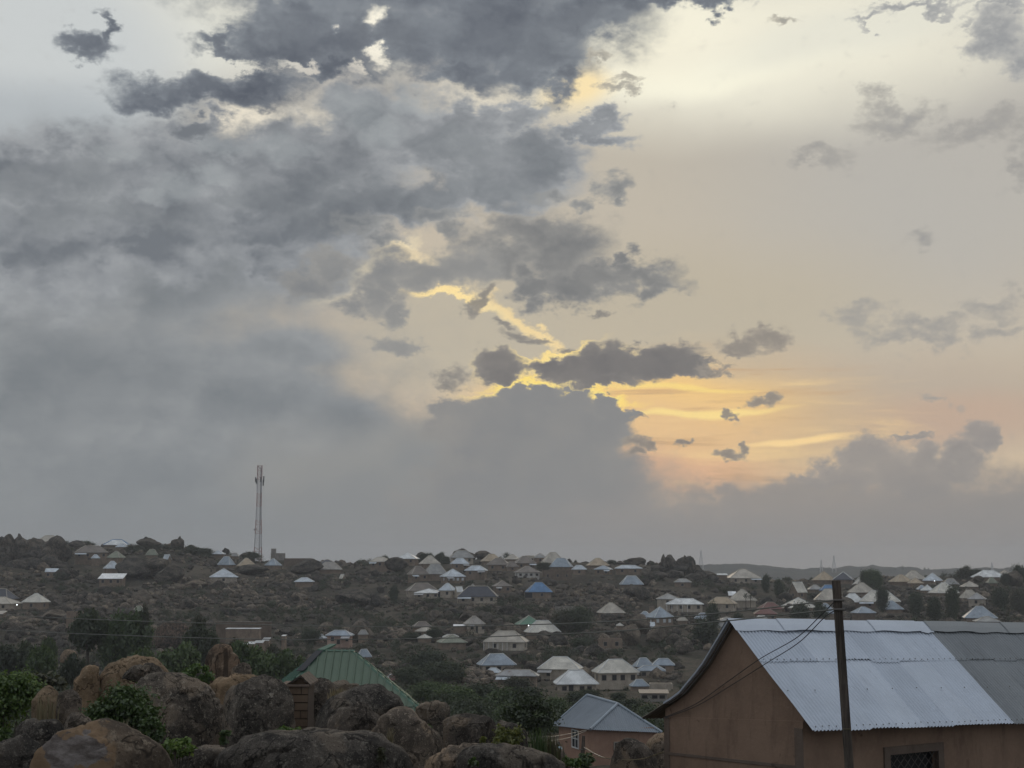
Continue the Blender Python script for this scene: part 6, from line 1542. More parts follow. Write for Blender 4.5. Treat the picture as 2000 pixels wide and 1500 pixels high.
    q.build('wall', MATS['plaster_near'], root)['label'] = 'lower gable wall'
    # upper triangle following the roof undersides
    def rear_z(t):                                                       # height of the rear slope over gable position t
        x = (t - tA) / d1; return zA + np.interp(x, ks, hs) * dz
    def front_z(t): x = (tA - t) / max(.01, (tA - (Rp - V0).dot(e1))); return zA + x * (zR - zA)
    ts = [0.0] + list(np.linspace(.3, tA, 5)) + list(np.linspace(tA, Wg, 7))[1:]
    top = [(t, (front_z(t) if t <= tA else float(rear_z(t))) - .035) for t in ts]
    top = [(t, max(z, sl(t) + .01)) for t, z in top]
    q = MB()
    for (t0, z0), (t1, z1) in zip(top[:-1], top[1:]):
        q.hexa([P(t0, sl(t0) - .01, set_), P(t0, sl(t0) - .01, tk - .02), P(t1, sl(t1) - .01, tk - .02), P(t1, sl(t1) - .01, set_), P(t0, z0, set_), P(t0, z0, tk - .02), P(t1, z1, tk - .02), P(t1, z1, set_)])
    q.build('gable', MATS['plaster_near'], root)
    # string course on the gable
    zc0, zcl = K(1497, C0), K(1468, CL); q = MB(); S = lambda t: zc0 + (zcl - zc0) * t / Wg
    q.hexa([P(.0, S(0) - .055, -.018), P(.0, S(0) - .055, .0), P(Wg, S(Wg) - .045, .0), P(Wg, S(Wg) - .045, -.018), P(0, S(0), -.018), P(0, S(0), 0), P(Wg, S(Wg), 0), P(Wg, S(Wg), -.018)])
    q.build('string_course', MATS['plaster_near_trim'], root)
    # left corner edge strip
    q = MB(); q.hexa([P(Wg - .16, zb, -.012), P(Wg - .16, zb, 0), P(Wg, zb, 0), P(Wg, zb, -.012), P(Wg - .16, sl(Wg), -.012), P(Wg - .16, sl(Wg), 0), P(Wg, sl(Wg), 0), P(Wg, sl(Wg), -.012)])
    q.build('corner_strip', MATS['plaster_near_trim'], root); q = MB()
    q.hexa([P(0, zb, -.014), P(0, zb, 0), P(.2, zb, 0), P(.2, zb, -.014), P(0, sl(0) - .12, -.014), P(0, sl(0) - .12, 0), P(.2, sl(0) - .12, 0), P(.2, sl(0) - .12, -.014)])
    q.build('corner_strip', MATS['plaster_near_trim'], root)
    # long front wall with its window
    def Wl(s, z, dp): return Vector((c0.x, c0.y, 0)) + e2v * s + e1v * dp + up * Z(z)
    zwt = front_z(0.0) - .085
    sw0 = (plan_hit(C0, e2, 1738, -3.6) - C0).length; sw1 = (plan_hit(C0, e2, 1832, -3.6) - C0).length
    Pw = plan_hit(C0, e2, 1785, -3.6); zw1 = K(1470, Pw); zw0 = zw1 - 1.05
    LW = Ltot - .2; hts = lambda s: zwt + slope * s
    q = MB()
    for (s0, s1_, z0, z1) in ((tk, sw0, zb, None), (sw1, LW, zb, None), (sw0, sw1, zb, zw0), (sw0, sw1, zw1, None)):
        za, zb_ = (z1 if z1 is not None else hts(s0)), (z1 if z1 is not None else hts(s1_))
        q.hexa([Wl(s0, z0, 0), Wl(s1_, z0, 0), Wl(s1_, z0, tk), Wl(s0, z0, tk), Wl(s0, za, 0), Wl(s1_, zb_, 0), Wl(s1_, zb_, tk), Wl(s0, za, tk)])
    q.build('wall', MATS['plaster_near'], root)['label'] = 'long front wall under the eave'
    q = MB(); q.hexa([Wl(LW - tk, zb, tk), Wl(LW, zb, tk), Wl(LW, zb, Wg), Wl(LW - tk, zb, Wg), Wl(LW - tk, zwt - .2, tk), Wl(LW, zwt - .2, tk), Wl(LW, zt_l, Wg), Wl(LW - tk, zt_l, Wg)])
    q.hexa([Wl(tk, zb, Wg - tk), Wl(LW - tk, zb, Wg - tk), Wl(LW - tk, zb, Wg), Wl(tk, zb, Wg), Wl(tk, zt_l - .3, Wg - tk), Wl(LW - tk, zt_l - .3, Wg - tk), Wl(LW - tk, zt_l - .3, Wg), Wl(tk, zt_l - .3, Wg)])
    q.build('wall', MATS['plaster_near'], root)['label'] = 'rear and end walls'
    win = MB(); fr = .135
    for (a0, a1, b0, b1) in ((sw0 - fr, sw0, zw0 - fr, zw1 + fr), (sw1, sw1 + fr, zw0 - fr, zw1 + fr), (sw0, sw1, zw1, zw1 + fr), (sw0, sw1, zw0 - fr, zw0)):
        win.hexa([Wl(a0, b0, -.035), Wl(a1, b0, -.035), Wl(a1, b0, .06), Wl(a0, b0, .06), Wl(a0, b1, -.035), Wl(a1, b1, -.035), Wl(a1, b1, .06), Wl(a0, b1, .06)])
    wo = win.build('window', MATS['plaster_near_trim'], root)
    q = MB(); q.hexa([Wl(sw0, zw0, .13), Wl(sw1, zw0, .13), Wl(sw1, zw0, .15), Wl(sw0, zw0, .15), Wl(sw0, zw1, .13), Wl(sw1, zw1, .13), Wl(sw1, zw1, .15), Wl(sw0, zw1, .15)]); q.build('dark_pane', MATS['dark_opening'], wo)
    q = MB(); ww = sw1 - sw0; hh = zw1 - zw0; st = .17; L = ww + hh
    k = -hh
    while k < ww + hh:
        for sg in (1, -1):
            # diagonal bars clipped to the opening
            a0 = k; pts = []
            for (s, z) in ((max(0, k), None), (min(ww, k + hh), None)):
                if 0 <= s <= ww:
                    zz = (s - k); zz = zz if sg > 0 else hh - zz
                    if -1e-6 <= zz <= hh + 1e-6: pts.append((s, zz))
            if len(pts) == 2 and abs(pts[0][0] - pts[1][0]) > .03: q.bar(Wl(sw0 + pts[0][0], zw0 + pts[0][1], .05 + .012 * sg), Wl(sw0 + pts[1][0], zw0 + pts[1][1], .05 + .012 * sg), .007, 5)
        k += st
    q.build('burglar_bars', MATS['iron_bar'], wo)
    # rafters under the eave
    s = .25
    while s < Ltot - .3:
        q = MB(); a = Wl(s, front_z(0) - .06 + slope * s, .05); tt = (Rp - V0).dot(e1); c = Wl(s, front_z(tt * .85) - .06 + slope * s, tt * .85); q.bar(a, c, .03, 4); q.build('rafter_end', MATS['frame_timber'], root); s += .9
    q = MB(); 
    return dict(A=A, zA=zA, C0=C0, CL=CL, e1=e1, e2=e2, Wg=Wg, front_z=front_z, V0=V0, zc=K)
NH = near_house()

# ------------------------------------------------------------------ utility pole with its wires
def pole():
    d = 20.6; t = U(1633, 1134, d); b0 = U(1659, 1502, d); k = (b0 - t); zg = -5.6
    f = (zg - t.z) / k.z; b = t + k * f
    root = empty('utility_pole', b); tag(root, 'weathered square timber pole leaning in front of the zinc roof', 'pole')
    m, g, bb, o = material('pole_wood'); P = objvec(g); n = g.noise(g.vm('MULTIPLY', P, (14, 14, .8)), 1.5, 6, .7); n2 = g.noise(P, 2, 5, .6)
    c = g.mix(g.mr(n, .35, .65), (.028, .022, .018), (.105, .082, .064)); c = g.mix(g.mr(n2, .55, .7, 0, .4), c, (.12, .10, .08))
    g.l.new(c, bb.inputs['Base Color']); bb.inputs['Roughness'].default_value = .95; bump(g, bb, n, .8, .01)
    mb = MB(); n_ = 10; r = np.random.RandomState(3)
    rel = [(t - b) * (1 - i / n_) for i in range(n_ + 1)]
    for i in range(n_):
        o1 = Vector((r.normal() * .003, r.normal() * .003, 0)) * 0
        a, c = rel[i], rel[i + 1]; w = .046 + .004 * i / n_
        ax = Vector((1, .25, 0)).normalized() * w; ay = Vector((-.25, 1, 0)).normalized() * w
        mb.hexa([c - ax - ay, c + ax - ay, c + ax + ay, c - ax + ay, a - ax - ay, a + ax - ay, a + ax + ay, a - ax + ay])
    mb.build('pole_shaft', MATS['pole_wood'], root)
    q = MB()
    for py in (1172, 1190):
        w = U(1633 + (py - 1134) * .071, py, d) - b
        q = MB(); q.bar(w + Vector((-.075, -.07, 0)), w + Vector((.075, -.07, 0)), .018, 6); q.build('wire_clamp', MATS['iron_bar'], root)
    q = MB(); w = U(1652, 1423, d) - b; q.bar(w + Vector((-.06, -.062, 0)), w + Vector((.06, -.062, .0)), .006, 5); q.build('tie_string', MATS['leaf_dry'], root)
    return d
pd = pole()
m, g, b, o = material('wire_dark'); b.inputs['Base Color'].default_value = (.03, .03, .03, 1); b.inputs['Roughness'].default_value = .6
m, g, b, o = material('wire_grey'); b.inputs['Base Color'].default_value = (.11, .115, .10, 1); b.inputs['Roughness'].default_value = .5
def wire(name, pts3, r, mat, label, n=24, cat='cable'):
    """cable through three or more points, smoothly curved"""
    P = [Vector(p) for p in pts3]; out = []
    # Catmull-Rom
    Q = [P[0] * 2 - P[1]] + P + [P[-1] * 2 - P[-2]]
    for i in range(1, len(Q) - 2):
        for k in range(n):
            t = k / n; a, b_, c, d_ = Q[i - 1], Q[i], Q[i + 1], Q[i + 2]
            out.append(.5 * ((2 * b_) + (c - a) * t + (2 * a - 5 * b_ + 4 * c - d_) * t * t + (3 * b_ - a - 3 * c + d_) * t ** 3))
    out.append(P[-1]); c0 = out[0].copy()
    mb = MB(); mb.tube([p - c0 for p in out], r, 5); o = mb.build(name, MATS[mat], None); o.location = c0; tag(o, label, cat)
    return o
wd = lambda px: 46 - (px / 1632.0) * (46 - pd + .1)
wire('overhead_wire', [U(px, py, wd(px) if px < 1632 else pd - .08) for px, py in ((-160, 1194), (0, 1201), (200, 1210.5), (430, 1218), (640, 1223), (840, 1224), (1000, 1221), (1200, 1213.5), (1400, 1198), (1632, 1172))], .011, 'wire_grey', 'upper of two long overhead wires crossing the valley to the pole')
wire('overhead_wire', [U(px, py, wd(px) if px < 1632 else pd - .08) for px, py in ((-160, 1225), (0, 1231), (200, 1239.5), (430, 1247), (640, 1249), (840, 1247), (1000, 1242), (1200, 1233), (1420, 1212.5), (1632, 1190))], .011, 'wire_grey', 'lower of two long overhead wires crossing the valley to the pole')
gf = NH['V0']
def on_gable(px, py, off=.06):
    q = plan_hit(NH['C0'] - NH['e2'] * off, NH['e1'], px, -3.0); return U(px, py, q.y)
# two service drops: pole -> over the verge -> down across the gable to the left corner
def over_roof(px, py):
    return U(px, py, pd + (1632 - px) / (1632 - 1485) * (on_gable(1485, 1290, .25).y - pd))
wire('service_cable', [U(1632, 1173, pd - .08), over_roof(1600, 1205), over_roof(1555, 1246), on_gable(1484, 1287, .22), on_gable(1420, 1332, .05), on_gable(1360, 1374, .045), on_gable(1305, 1398, .045), on_gable(1299, 1400, .05)], .0075, 'wire_dark', 'upper black service cable from the pole across the near gable')
wire('service_cable', [U(1632, 1191, pd - .08), over_roof(1608, 1208), over_roof(1560, 1255), on_gable(1494, 1297, .22), on_gable(1424, 1341, .05), on_gable(1362, 1378, .055), on_gable(1306, 1399.5, .055), on_gable(1299, 1402, .06)], .0075, 'wire_dark', 'lower black service cable from the pole across the near gable')
wire('washing_line', [U(1296, 1468, 23.8), U(1280, 1474, 26), U(1255, 1482, 29), U(1225, 1484, 32), U(1190, 1481, 36), U(1150, 1476, 40)], .008, 'leaf_dry', 'pale slack line stretched left from the near house corner', cat='line')

m, g, b, o = material('rust_dark'); b.inputs['Base Color'].default_value = (.045, .046, .05, 1); b.inputs['Roughness'].default_value = .8
# ------------------------------------------------------------------ big green ribbed roof
def green_house():
    d = 66.0
    P0 = U(659, 1271, 66.0); org = Vector((P0.x, P0.y, rowz(1442, 62.0) - 2.6))
    root = empty('green_roofed_house', org); tag(root, 'house behind the boulders under a big green ribbed hip roof', 'house')
    z0 = 2.6; h = P0.z - org.z
    def at(px, py, dd, z=None):
        q = U(px, py, dd) - org
        if z is not None: q.z = z
        return q
    a0, a1 = at(630, 1271, 66.0, h), at(688, 1271, 66.0, h - .02)
    n0, n1, f0, f1 = at(470, 1442, 62.0, z0), at(886, 1442, 62.0, z0), at(457, 1392, 70.2, z0), at(850, 1392, 70.0, z0)
    rl = a1.x; run = 4.0; ext = n1.x - a1.x
    def face(name, e0, e1_, t0, t1, mat, pitch, seed):
        """ribbed hip face: eave e0-e1_, top t0-t1; ribs run up the slope"""
        L = (e1_ - e0).length; U_ = (e1_ - e0).normalized(); nn = (t0 - e0).cross(U_) if False else U_.cross((t0 - e0)); nn.normalize()
        if nn.z < 0: nn = -nn
        Vd = nn.cross(U_);  Vd = Vd if Vd.z > 0 else -Vd
        sa = (t0 - e0).dot(U_); sb = (t1 - e0).dot(U_); Hs = (t0 - e0).dot(Vd)
        q = MB(); n_ = max(1, int(L / pitch))
        top = lambda s: Hs * (s / sa if s < sa else (1.0 if s <= sb else (L - s) / max(1e-6, L - sb)))
        W_ = L / n_; r = np.random.RandomState(seed)
        for i in range(n_):
            for (x0, x1, h0, h1) in ((0, .76, 0, 0), (.76, .82, 0, .065), (.82, .93, .065, .065), (.93, 1.0, .065, 0)):
                s0, s1 = (i + x0) * W_, (i + x1) * W_
                cuts = [0, .34, 1.0]
                for cI in range(2):
                    lo, hi = cuts[cI], cuts[cI + 1]; lift = .035 if cI else 0.0
                    def pt(s, f, hh):
                        v = min(f * Hs, top(s)); return e0 + U_ * s + Vd * v + nn * (hh + lift)
                    if top(s0) <= lo * Hs and top(s1) <= lo * Hs: continue
                    q.poly([pt(s0, lo, h0), pt(s1, lo, h1), pt(s1, hi, h1), pt(s0, hi, h0)])
        return q.build(name, MATS[mat], root)
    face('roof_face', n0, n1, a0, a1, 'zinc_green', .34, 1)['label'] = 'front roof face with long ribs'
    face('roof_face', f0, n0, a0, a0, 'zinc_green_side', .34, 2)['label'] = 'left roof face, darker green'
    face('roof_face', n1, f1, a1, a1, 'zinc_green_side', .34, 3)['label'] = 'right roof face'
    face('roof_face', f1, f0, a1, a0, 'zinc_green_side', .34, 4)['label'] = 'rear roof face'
    for (p, q_) in ((a0, n0), (a1, n1), (a0, f0), (a1, f1), (a0 - Vector((.1, 0, 0)), a1 + Vector((.1, 0, 0)))):
        mb = MB(); k = 8; r = np.random.RandomState(7)
        for i in range(k):
            s, e = p.lerp(q_, i / k), p.lerp(q_, (i + 1) / k + .012); dv = (e - s).normalized(); sd_ = dv.cross(Vector((0, 0, 1))).normalized() * .11
            up_ = Vector((0, 0, .055 + .012 * (i % 2))); dn = Vector((0, 0, -.05))
            mb.poly([s + up_, e + up_, e + sd_ + dn * .4 + up_ * .4, s + sd_ + dn * .4 + up_ * .4][::-1]); mb.poly([s + up_, e + up_, e - sd_ + dn * .4 + up_ * .4, s - sd_ + dn * .4 + up_ * .4])
        mb.build('ridge_cap', MATS['zinc_green_side'], root)
    mb = MB(); mb.box(n0.x + .6, -3.4, -2.5, n1.x - .6, 3.4, z0 + .1); mb.build('wall', MATS['wall_mud'], root)
    # ridge end piece that sticks up, and the slipped dark sheet below it
    mb = MB(); mb.hexa([a0 + Vector((-.25, .1, -.03)), a0 + Vector((.1, -.1, -.03)), a0 + Vector((.55, .6, .22)), a0 + Vector((.25, .8, .22)), a0 + Vector((-.25, .1, .06)), a0 + Vector((.1, -.1, .06)), a0 + Vector((.55, .6, .28)), a0 + Vector((.25, .8, .28))]); mb.build('bent_flashing', MATS['zinc_green_side'], root)
    sl = (n0 - a0); p0 = a0 + sl * .03 + Vector((.12, -.05, .14)); p1 = a0 + sl * .27 + Vector((.10, -.05, .14)); w = Vector((-.34, .04, -.02))
    mb = MB(); mb.hexa([p0 + w - Vector((0, 0, .03)), p1 + w - Vector((0, 0, .03)), p1 - Vector((0, 0, .03)), p0 - Vector((0, 0, .03)), p0 + w, p1 + w, p1, p0]); mb.build('bare_strip', MATS['rust_dark'], root)
green_house()

# ------------------------------------------------------------------ small block hut between the boulders
def hut():
    d = 28.6; k = (d * CT - 3 * ST) / F
    a = U(562, 1436, d); root = empty('block_hut', a); tag(root, 'tiny mud block hut with a rusty peaked roof squeezed between boulders', 'hut')
    Wd = (601 - 563) * k; H = rowz(1341, d) - a.z; nb = 6; ch = H / nb; r = np.random.RandomState(5)
    mb = MB(); mb.box(0, .03, -1.6, Wd, .9, H - .01); 
    mb.build('mortar_core', MATS['mud_joint'], root)
    mb = MB()
    for i in range(nb):
        z0 = i * ch + .012; z1 = (i + 1) * ch - .010; sh = .11 if i % 2 else .0
        xs_ = [0.0, Wd * (.32 if i % 2 else .62), Wd]
        if i == nb - 1: xs_ = [-.14, Wd * .66, Wd]
        if i == nb - 2: xs_ = [-.02, Wd]
        for x0, x1 in zip(xs_[:-1], xs_[1:]):
            j = r.normal() * .008; mb.box(x0 + .008, j, z0, x1 - .008, .24, z1)
    mb.build('block_wall', MATS['mud_block'], root)
    mb = MB(); mb.box(-.19, -.05, H, Wd + .02, .95, H + .035); mb.build('lintel', MATS['plaster_near_trim'], root)
    # peaked rusty roof
    xl, xp, xr = (553 - 562) * k, (584 - 562) * k, (604 - 562) * k; zp = rowz(1319, d) - a.z; ze = H + .02
    mb = MB(); t = .04
    for (x0, z0, x1, z1) in ((xl, ze, xp, zp), (xp, zp, xr, ze + .02)):
        n_ = 5
        for i in range(n_):
            u0, u1 = i / n_, (i + 1) / n_; X0, X1 = x0 + (x1 - x0) * u0, x0 + (x1 - x0) * u1; Z0, Z1 = z0 + (z1 - z0) * u0, z0 + (z1 - z0) * u1; j = r.normal() * .02
            mb.hexa([(X0, .05 + j, Z0 - t), (X1, .05 + j, Z1 - t), (X1, 1.2, Z1 - t), (X0, 1.2, Z0 - t), (X0, .05 + j, Z0), (X1, .05 + j, Z1), (X1, 1.2, Z1), (X0, 1.2, Z0)])
    mb.build('roof', MATS['rust_sheet'], root)
    mb = MB(); q = [(xl + .08, .16, H + .04), (xr - .1, .16, H + .04), (xp, .16, zp - .06)]; q2 = [(x, y + .08, z) for x, y, z in q]
    mb.poly(q[::1]); mb.poly(q2[::-1])
    for i in range(3): j = (i + 1) % 3; mb.poly([q[j], q[i], q2[i], q2[j]])
    mb.build('gable', MATS['mud_block'], root)
m, g, b, o = material('rust_sheet'); n = g.noise(objvec(g), 5, 5, .7)
g.l.new(g.mix(g.mr(n, .35, .65), (.040, .030, .024), (.088, .064, .050)), b.inputs['Base Color']); b.inputs['Roughness'].default_value = .9; bump(g, b, n, .5, .02)
hut()

# ------------------------------------------------------------------ pink house with a hipped zinc roof
def pink_house():
    d0 = 88.0
    N = U(1153, 1425, d0); yaw = math.radians(20.0); L = 5.0; W_ = 6.35
    root = empty('pink_house', (N.x, N.y, U(1150, 1497, d0).z), yaw); tag(root, 'pinkish plastered house under a blue grey zinc hip roof beyond the boulders', 'house')
    h = N.z - root.location.z; Mi = Matrix.Rotation(-yaw, 3, 'Z')
    lc = lambda px, py, dd: Mi @ (U(px, py, dd) - root.location)
    A0, A1 = lc(1206, 1375, d0 + 2.9), lc(1147, 1358, d0 + 5.6)
    n0, n1, f1, f0 = Vector((0, 0, h)), lc(1293, 1431, d0 + 1.7), Vector((L + .1, W_, h - .6)), lc(1080, 1417, d0 + 5.9)
    def slope(e0, e1_, t0, t1, seed, lab):
        U_ = (e1_ - e0); Ln = U_.length; U_.normalize(); nn = U_.cross(t0 - e0); nn.normalize(); nn = nn if nn.z > 0 else -nn; Vd = nn.cross(U_); Vd = Vd if Vd.z > 0 else -Vd
        sa, sb = (t0 - e0).dot(U_), (t1 - e0).dot(U_); Hs = (t0 - e0).dot(Vd)
        pitch = .152; n_ = int(Ln / pitch * 4); s = np.linspace(0, Ln, n_ + 1)
        E0, E1_, T0, T1 = (np.asarray(q, float) for q in (e0, e1_, t0, t1))
        sa, sb = max(sa, 1e-4), min(sb, Ln - 1e-4)
        bot = E0 + (s / Ln)[:, None] * (E1_ - E0)
        q1 = E0 + (s / sa)[:, None] * (T0 - E0); q2 = T0 + (np.clip((s - sa) / max(1e-4, sb - sa), 0, 1))[:, None] * (T1 - T0); q3 = E1_ + ((Ln - s) / max(1e-4, Ln - sb))[:, None] * (T1 - E1_)
        tp = np.where((s < sa)[:, None], q1, np.where((s <= sb)[:, None], q2, q3))
        pr = .030 * np.sin(2 * math.pi * s / pitch); V = []; UV = []
        for f in (0, .35, .7, 1.0):
            V.append(bot + (tp - bot) * f + pr[:, None] * np.asarray(nn)[None]); UV.append(np.stack([s, np.linalg.norm(tp - bot, axis=1) * f], 1))
        V = np.concatenate(V); UV = np.concatenate(UV); k = n_ + 1
        I, J = np.meshgrid(np.arange(3), np.arange(n_), indexing='ij'); Fq = np.stack([I * k + J, I * k + J + 1, (I + 1) * k + J + 1, (I + 1) * k + J], -1).reshape(-1, 4)
        o = mesh_np('roof_slope', V, Fq, MATS['zinc_blue'], root); uvl = o.data.uv_layers.new(name='UVMap'); uvl.data.foreach_set('uv', UV[Fq.ravel()].astype(np.float32).ravel()); o['label'] = lab
    slope(n0, n1, A0, A0, 1, 'near hip end'); slope(f0, n0, A1, A0, 2, 'long left slope'); slope(n1, f1, A0, A1, 3, 'right slope'); slope(f1, f0, A1, A1, 4, 'rear hip end')
    for p, q_ in ((A0, n0), (A0, n1), (A1, f0), (A1, f1), (A0, A1)):
        mb = MB(); mb.bar(p + Vector((0, 0, .03)), q_ + Vector((0, 0, .03)), .085, 6); mb.build('ridge_cap', MATS['roof_bluegrey'], root)
    oh = .35; mb = MB(); mb.box(oh, oh, -2.2, L - oh, W_ - oh, h - .06); mb.build('wall', MATS['plaster_pink'], root)
    def win(u, z0, z1, w, face, frame, pane):
        mb = MB(); e = .07
        if face == 'front': bx = lambda a, b_, c, d_, y0, y1, mi: mb.box(a, oh + y0, c, b_, oh + y1, d_, mi)
        else: bx = lambda a, b_, c, d_, y0, y1, mi: mb.box(oh + y0, a, c, oh + y1, b_, d_, mi)
        bx(u - w / 2, u + w / 2, z0, z1, -.02, .0, 1)
        for (a, b_, c, d_) in ((u - w / 2 - e, u - w / 2, z0 - e, z1 + e), (u + w / 2, u + w / 2 + e, z0 - e, z1 + e), (u - w / 2, u + w / 2, z1, z1 + e), (u - w / 2, u + w / 2, z0 - e, z0), (u - .025, u + .025, z0, z1), (u - w / 2, u - .025, z0 + (z1 - z0) * .5, z0 + (z1 - z0) * .5 + .05), (u + .025, u + w / 2, z0 + (z1 - z0) * .5, z0 + (z1 - z0) * .5 + .05)): bx(a, b_, c, d_, -.06, .0, 0)
        mb.build('window', [MATS[frame], MATS[pane]], root)
    win(W_ * .50, h - 1.42, h - .42, .95, 'left', 'white_frame', 'dark_opening')
    win(2.15, h - 2.2, h - .9, .8, 'front', 'frame_cement', 'dark_opening')
    # leaning stub post and lines to the eave
    pb = U(1136, 1505, 56); pt = U(1140, 1437, 56); rp = empty('stub_post', pb); tag(rp, 'short leaning wooden stub post before the pink house', 'post')
    mb = MB(); mb.bar(Vector((0, 0, -1.5)), (pt - pb) * .45, .075, 8, .085); mb.bar((pt - pb) * .45, pt - pb, .085, 8, .06); mb.build('post_shaft', MATS['pole_wood'], rp)
    mb = MB(); mb.bar((pt - pb) * .6 + Vector((-.12, -.06, 0)), (pt - pb) * .6 + Vector((.12, -.06, .03)), .02, 5); mb.build('wire_clamp', MATS['iron_bar'], rp)
    wire('house_wire', [U(1148, 1425, d0 - .4), U(1118, 1432, d0 - 10), U(1082, 1438, d0 - 20), U(1050, 1440, d0 - 28)], .013, 'wire_grey', 'upper pale wire from the pink house eave')
    wire('house_wire', [U(1146, 1427, d0 - .4), U(1114, 1440, d0 - 10), U(1084, 1446, d0 - 20), U(1050, 1450, d0 - 28)], .013, 'wire_grey', 'lower pale wire from the pink house eave')
    wire('house_wire', [U(1140, 1459, 55.9), U(1158, 1470, 50), U(1178, 1479, 46), U(1200, 1483, 42)], .014, 'wire_grey', 'thin wire running right from the stub post')
pink_house()

# ------------------------------------------------------------------ person beside the pink house, and two birds
def skin_mesh(name, joints, edges, mat, parent, sub=2):
    me = bpy.data.meshes.new(name); me.from_pydata([j[0] for j in joints], edges, []); me.materials.append(MATS[mat])
    o = link(bpy.data.objects.new(name, me), parent)
    sk = o.modifiers.new('skin', 'SKIN'); sb = o.modifiers.new('sub', 'SUBSURF'); sb.levels = sub; sb.render_levels = sub
    for v, j in zip(me.skin_vertices[0].data, joints): v.radius = (j[1], j[2] if len(j) > 2 else j[1])
    me.skin_vertices[0].data[0].use_root = True
    return o
m, g, b, o = material('skin_brown'); b.inputs['Base Color'].default_value = (.060, .034, .022, 1); b.inputs['Roughness'].default_value = .6
m, g, b, o = material('hair_black'); b.inputs['Base Color'].default_value = (.008, .008, .008, 1); b.inputs['Roughness'].default_value = .8
m, g, b, o = material('cloth_pale_blue'); b.inputs['Base Color'].default_value = (.34, .44, .46, 1); b.inputs['Roughness'].default_value = .9
m, g, b, o = material('cloth_dark'); b.inputs['Base Color'].default_value = (.04, .045, .06, 1); b.inputs['Roughness'].default_value = .9
def person():
    d = 86.0; top = U(1091, 1449, d); s = 1.62; base = Vector((top.x, d, top.z - s))
    root = empty('person', base, math.radians(-35)); tag(root, 'person in a pale blue shirt standing beside the pink house with one arm raised', 'person')
    J = [((0, 0, .90), .125, .09), ((0, 0, 1.08), .115, .085), ((0, 0, 1.27), .135, .085), ((0, 0, 1.37), .06, .055), ((0, -.01, 1.43), .05, .05), ((0, -.02, 1.50), .075, .088), ((0, -.01, 1.58), .062, .075),
         ((.16, 0, 1.31), .055), ((.24, -.06, 1.12), .044), ((.30, -.26, 1.20), .034), ((.31, -.33, 1.25), .028), ((-.16, 0, 1.31), .055), ((-.22, .02, 1.06), .043), ((-.22, -.08, .84), .032), ((-.22, -.12, .77), .028),
         ((.09, 0, .84), .085), ((.10, -.02, .47), .056), ((.10, .02, .09), .038), ((.10, -.13, .04), .034), ((-.09, 0, .84), .085), ((-.10, -.01, .47), .056), ((-.10, .03, .09), .038), ((-.10, -.12, .04), .034)]
    E = [(0, 1), (1, 2), (2, 3), (3, 4), (4, 5), (5, 6), (2, 7), (7, 8), (8, 9), (9, 10), (2, 11), (11, 12), (12, 13), (13, 14), (0, 15), (15, 16), (16, 17), (17, 18), (0, 19), (19, 20), (20, 21), (21, 22)]
    for (hx, hy, hz, dr) in ((.31, -.33, 1.25, Vector((0, -.7, .5))), (-.22, -.12, .77, Vector((0, -.3, -.9)))):
        hi = 10 if hx > 0 else 14
        for k in range(5):
            sp = (k - 2) * .017; ln = (.055, .075, .082, .076, .055)[k]; off = Vector((sp, 0, 0)); 
            if k == 0: off = Vector((-.03 if hx > 0 else .03, 0, 0))
            a = len(J); p = Vector((hx, hy, hz)) + off + dr.normalized() * .03; J.append((tuple(p), .011)); J.append((tuple(p + dr.normalized() * ln), .008)); E += [(hi, a), (a, a + 1)]
    skin_mesh('body', J, E, 'skin_brown', root)
    skin_mesh('shirt', [((0, 0, .86), .150, .115), ((0, 0, 1.08), .140, .108), ((0, 0, 1.27), .158, .106), ((0, 0, 1.35), .085, .075), ((.17, 0, 1.315), .072), ((.22, -.03, 1.18), .066), ((-.17, 0, 1.315), .072), ((-.205, .01, 1.17), .066)], [(0, 1), (1, 2), (2, 3), (2, 4), (4, 5), (2, 6), (6, 7)], 'cloth_pale_blue', root)
    skin_mesh('trousers', [((0, 0, .88), .145, .112), ((.09, 0, .82), .105), ((.10, -.02, .47), .078), ((.10, .02, .12), .062), ((-.09, 0, .82), .105), ((-.10, -.01, .47), .078), ((-.10, .03, .12), .062)], [(0, 1), (1, 2), (2, 3), (0, 4), (4, 5), (5, 6)], 'cloth_dark', root)
    skin_mesh('hair', [((0, .025, 1.49), .070, .072), ((0, .018, 1.56), .086, .092), ((0, .01, 1.615), .060, .062)], [(0, 1), (1, 2)], 'hair_black', root)
    V, Fc = bmesh_sphere(.010, 2)
    for s_ in (-1, 1): mesh_np('eye', V + np.array([s_ * .030, -.102, 1.525]), Fc, MATS['pale_shutter'], root, True)
person()
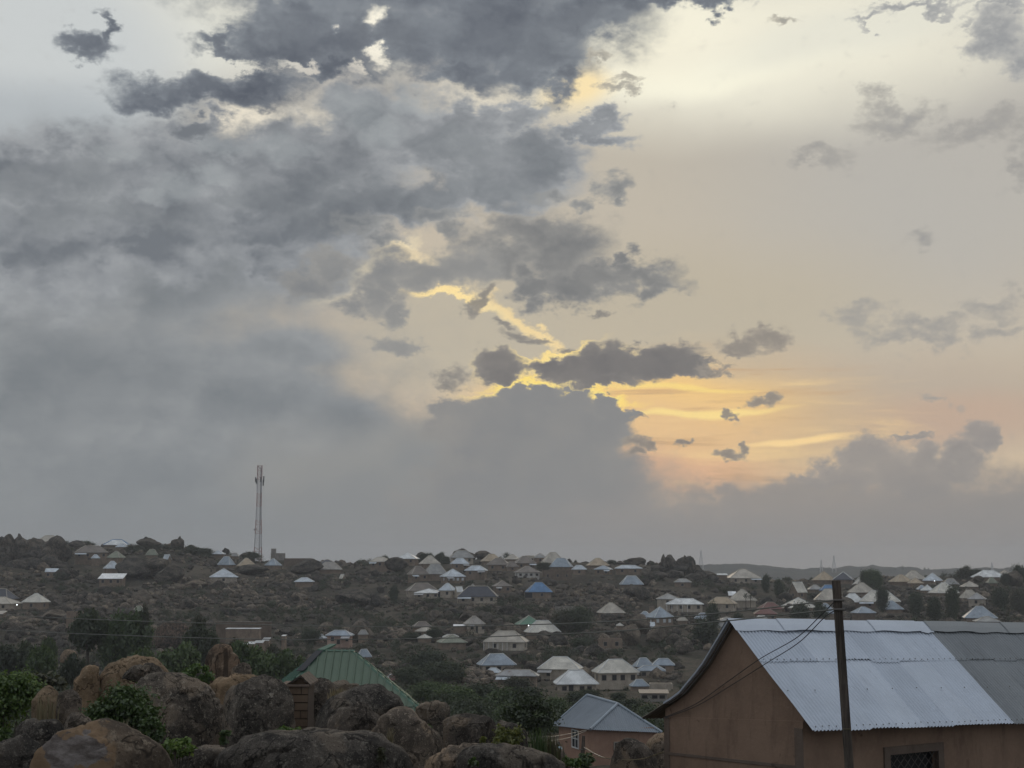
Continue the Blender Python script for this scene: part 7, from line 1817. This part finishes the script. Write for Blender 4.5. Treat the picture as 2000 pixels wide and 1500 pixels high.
def bird(px, py, d, span, label, yaw):
    c = U(px, py, d); root = empty('bird', c, yaw); tag(root, label, 'bird', None)
    b = Vector; q = MB(); r = [(-.55, .0), (-.4, .10), (0, .16), (.35, .11), (.55, .06), (.68, .0)]
    k = 8; rings = []
    for x, rr in r:
        rings.append([(x * span * .45, math.cos(6.283 * i / k) * rr * span * .45, math.sin(6.283 * i / k) * rr * span * .45) for i in range(k)])
    for a, c2 in zip(rings[:-1], rings[1:]):
        for i in range(k): j = (i + 1) % k; q.poly([a[i], a[j], c2[j], c2[i]])
    q.build('body', MATS['bird_dark'], root)
    for s in (-1, 1):
        q = MB(); root_, mid, tip = (.02 * span, s * .05 * span, .03 * span), (.08 * span, s * .28 * span, .13 * span), (-.08 * span, s * .52 * span, .08 * span)
        t = .012 * span
        for (p0, p1, c0, c1) in ((root_, mid, .20, .17), (mid, tip, .17, .03)):
            u0, u1 = Vector(p0), Vector(p1); w0, w1 = Vector((c0 * span, 0, 0)), Vector((c1 * span, 0, 0)); up = Vector((0, 0, t))
            q.hexa([u0 - w0, u0, u1, u1 - w1, u0 - w0 + up, u0 + up, u1 + up, u1 - w1 + up])
        q.build('wing', MATS['bird_dark'], root)
    q = MB(); q.hexa([(-.24 * span, -.03 * span, 0), (-.24 * span, .03 * span, 0), (-.42 * span, .08 * span, 0), (-.42 * span, -.08 * span, 0), (-.24 * span, -.03 * span, .02 * span), (-.24 * span, .03 * span, .02 * span), (-.42 * span, .08 * span, .01 * span), (-.42 * span, -.08 * span, .01 * span)]); q.build('tail', MATS['bird_dark'], root)
m, g, b, o = material('bird_dark'); b.inputs['Base Color'].default_value = (.02, .02, .022, 1); b.inputs['Roughness'].default_value = .8
bird(547, 941, 380, .62, 'dark bird gliding just right of the mast', 1.35)
bird(781, 747, 300, .40, 'tiny dark bird flying high before the grey cloud', .7)
HAZE = 0.00018
# ------------------------------------------------------------------ evening haze
m = bpy.data.materials.new('haze_air'); m.use_nodes = True; m.node_tree.nodes.clear()
g = G(m.node_tree); out = g.new('ShaderNodeOutputMaterial'); v = g.new('ShaderNodeVolumePrincipled')
v.inputs['Color'].default_value = (.80, .84, .90, 1); v.inputs['Density'].default_value = HAZE; v.inputs['Anisotropy'].default_value = 0.2
g.l.new(v.outputs[0], out.inputs['Volume'])
mb = MB(); mb.box(-4400, -4400, -75, 4400, 4400, 54); o = mb.build('haze', m); tag(o, 'thin grey evening haze over the valley', kind='stuff')
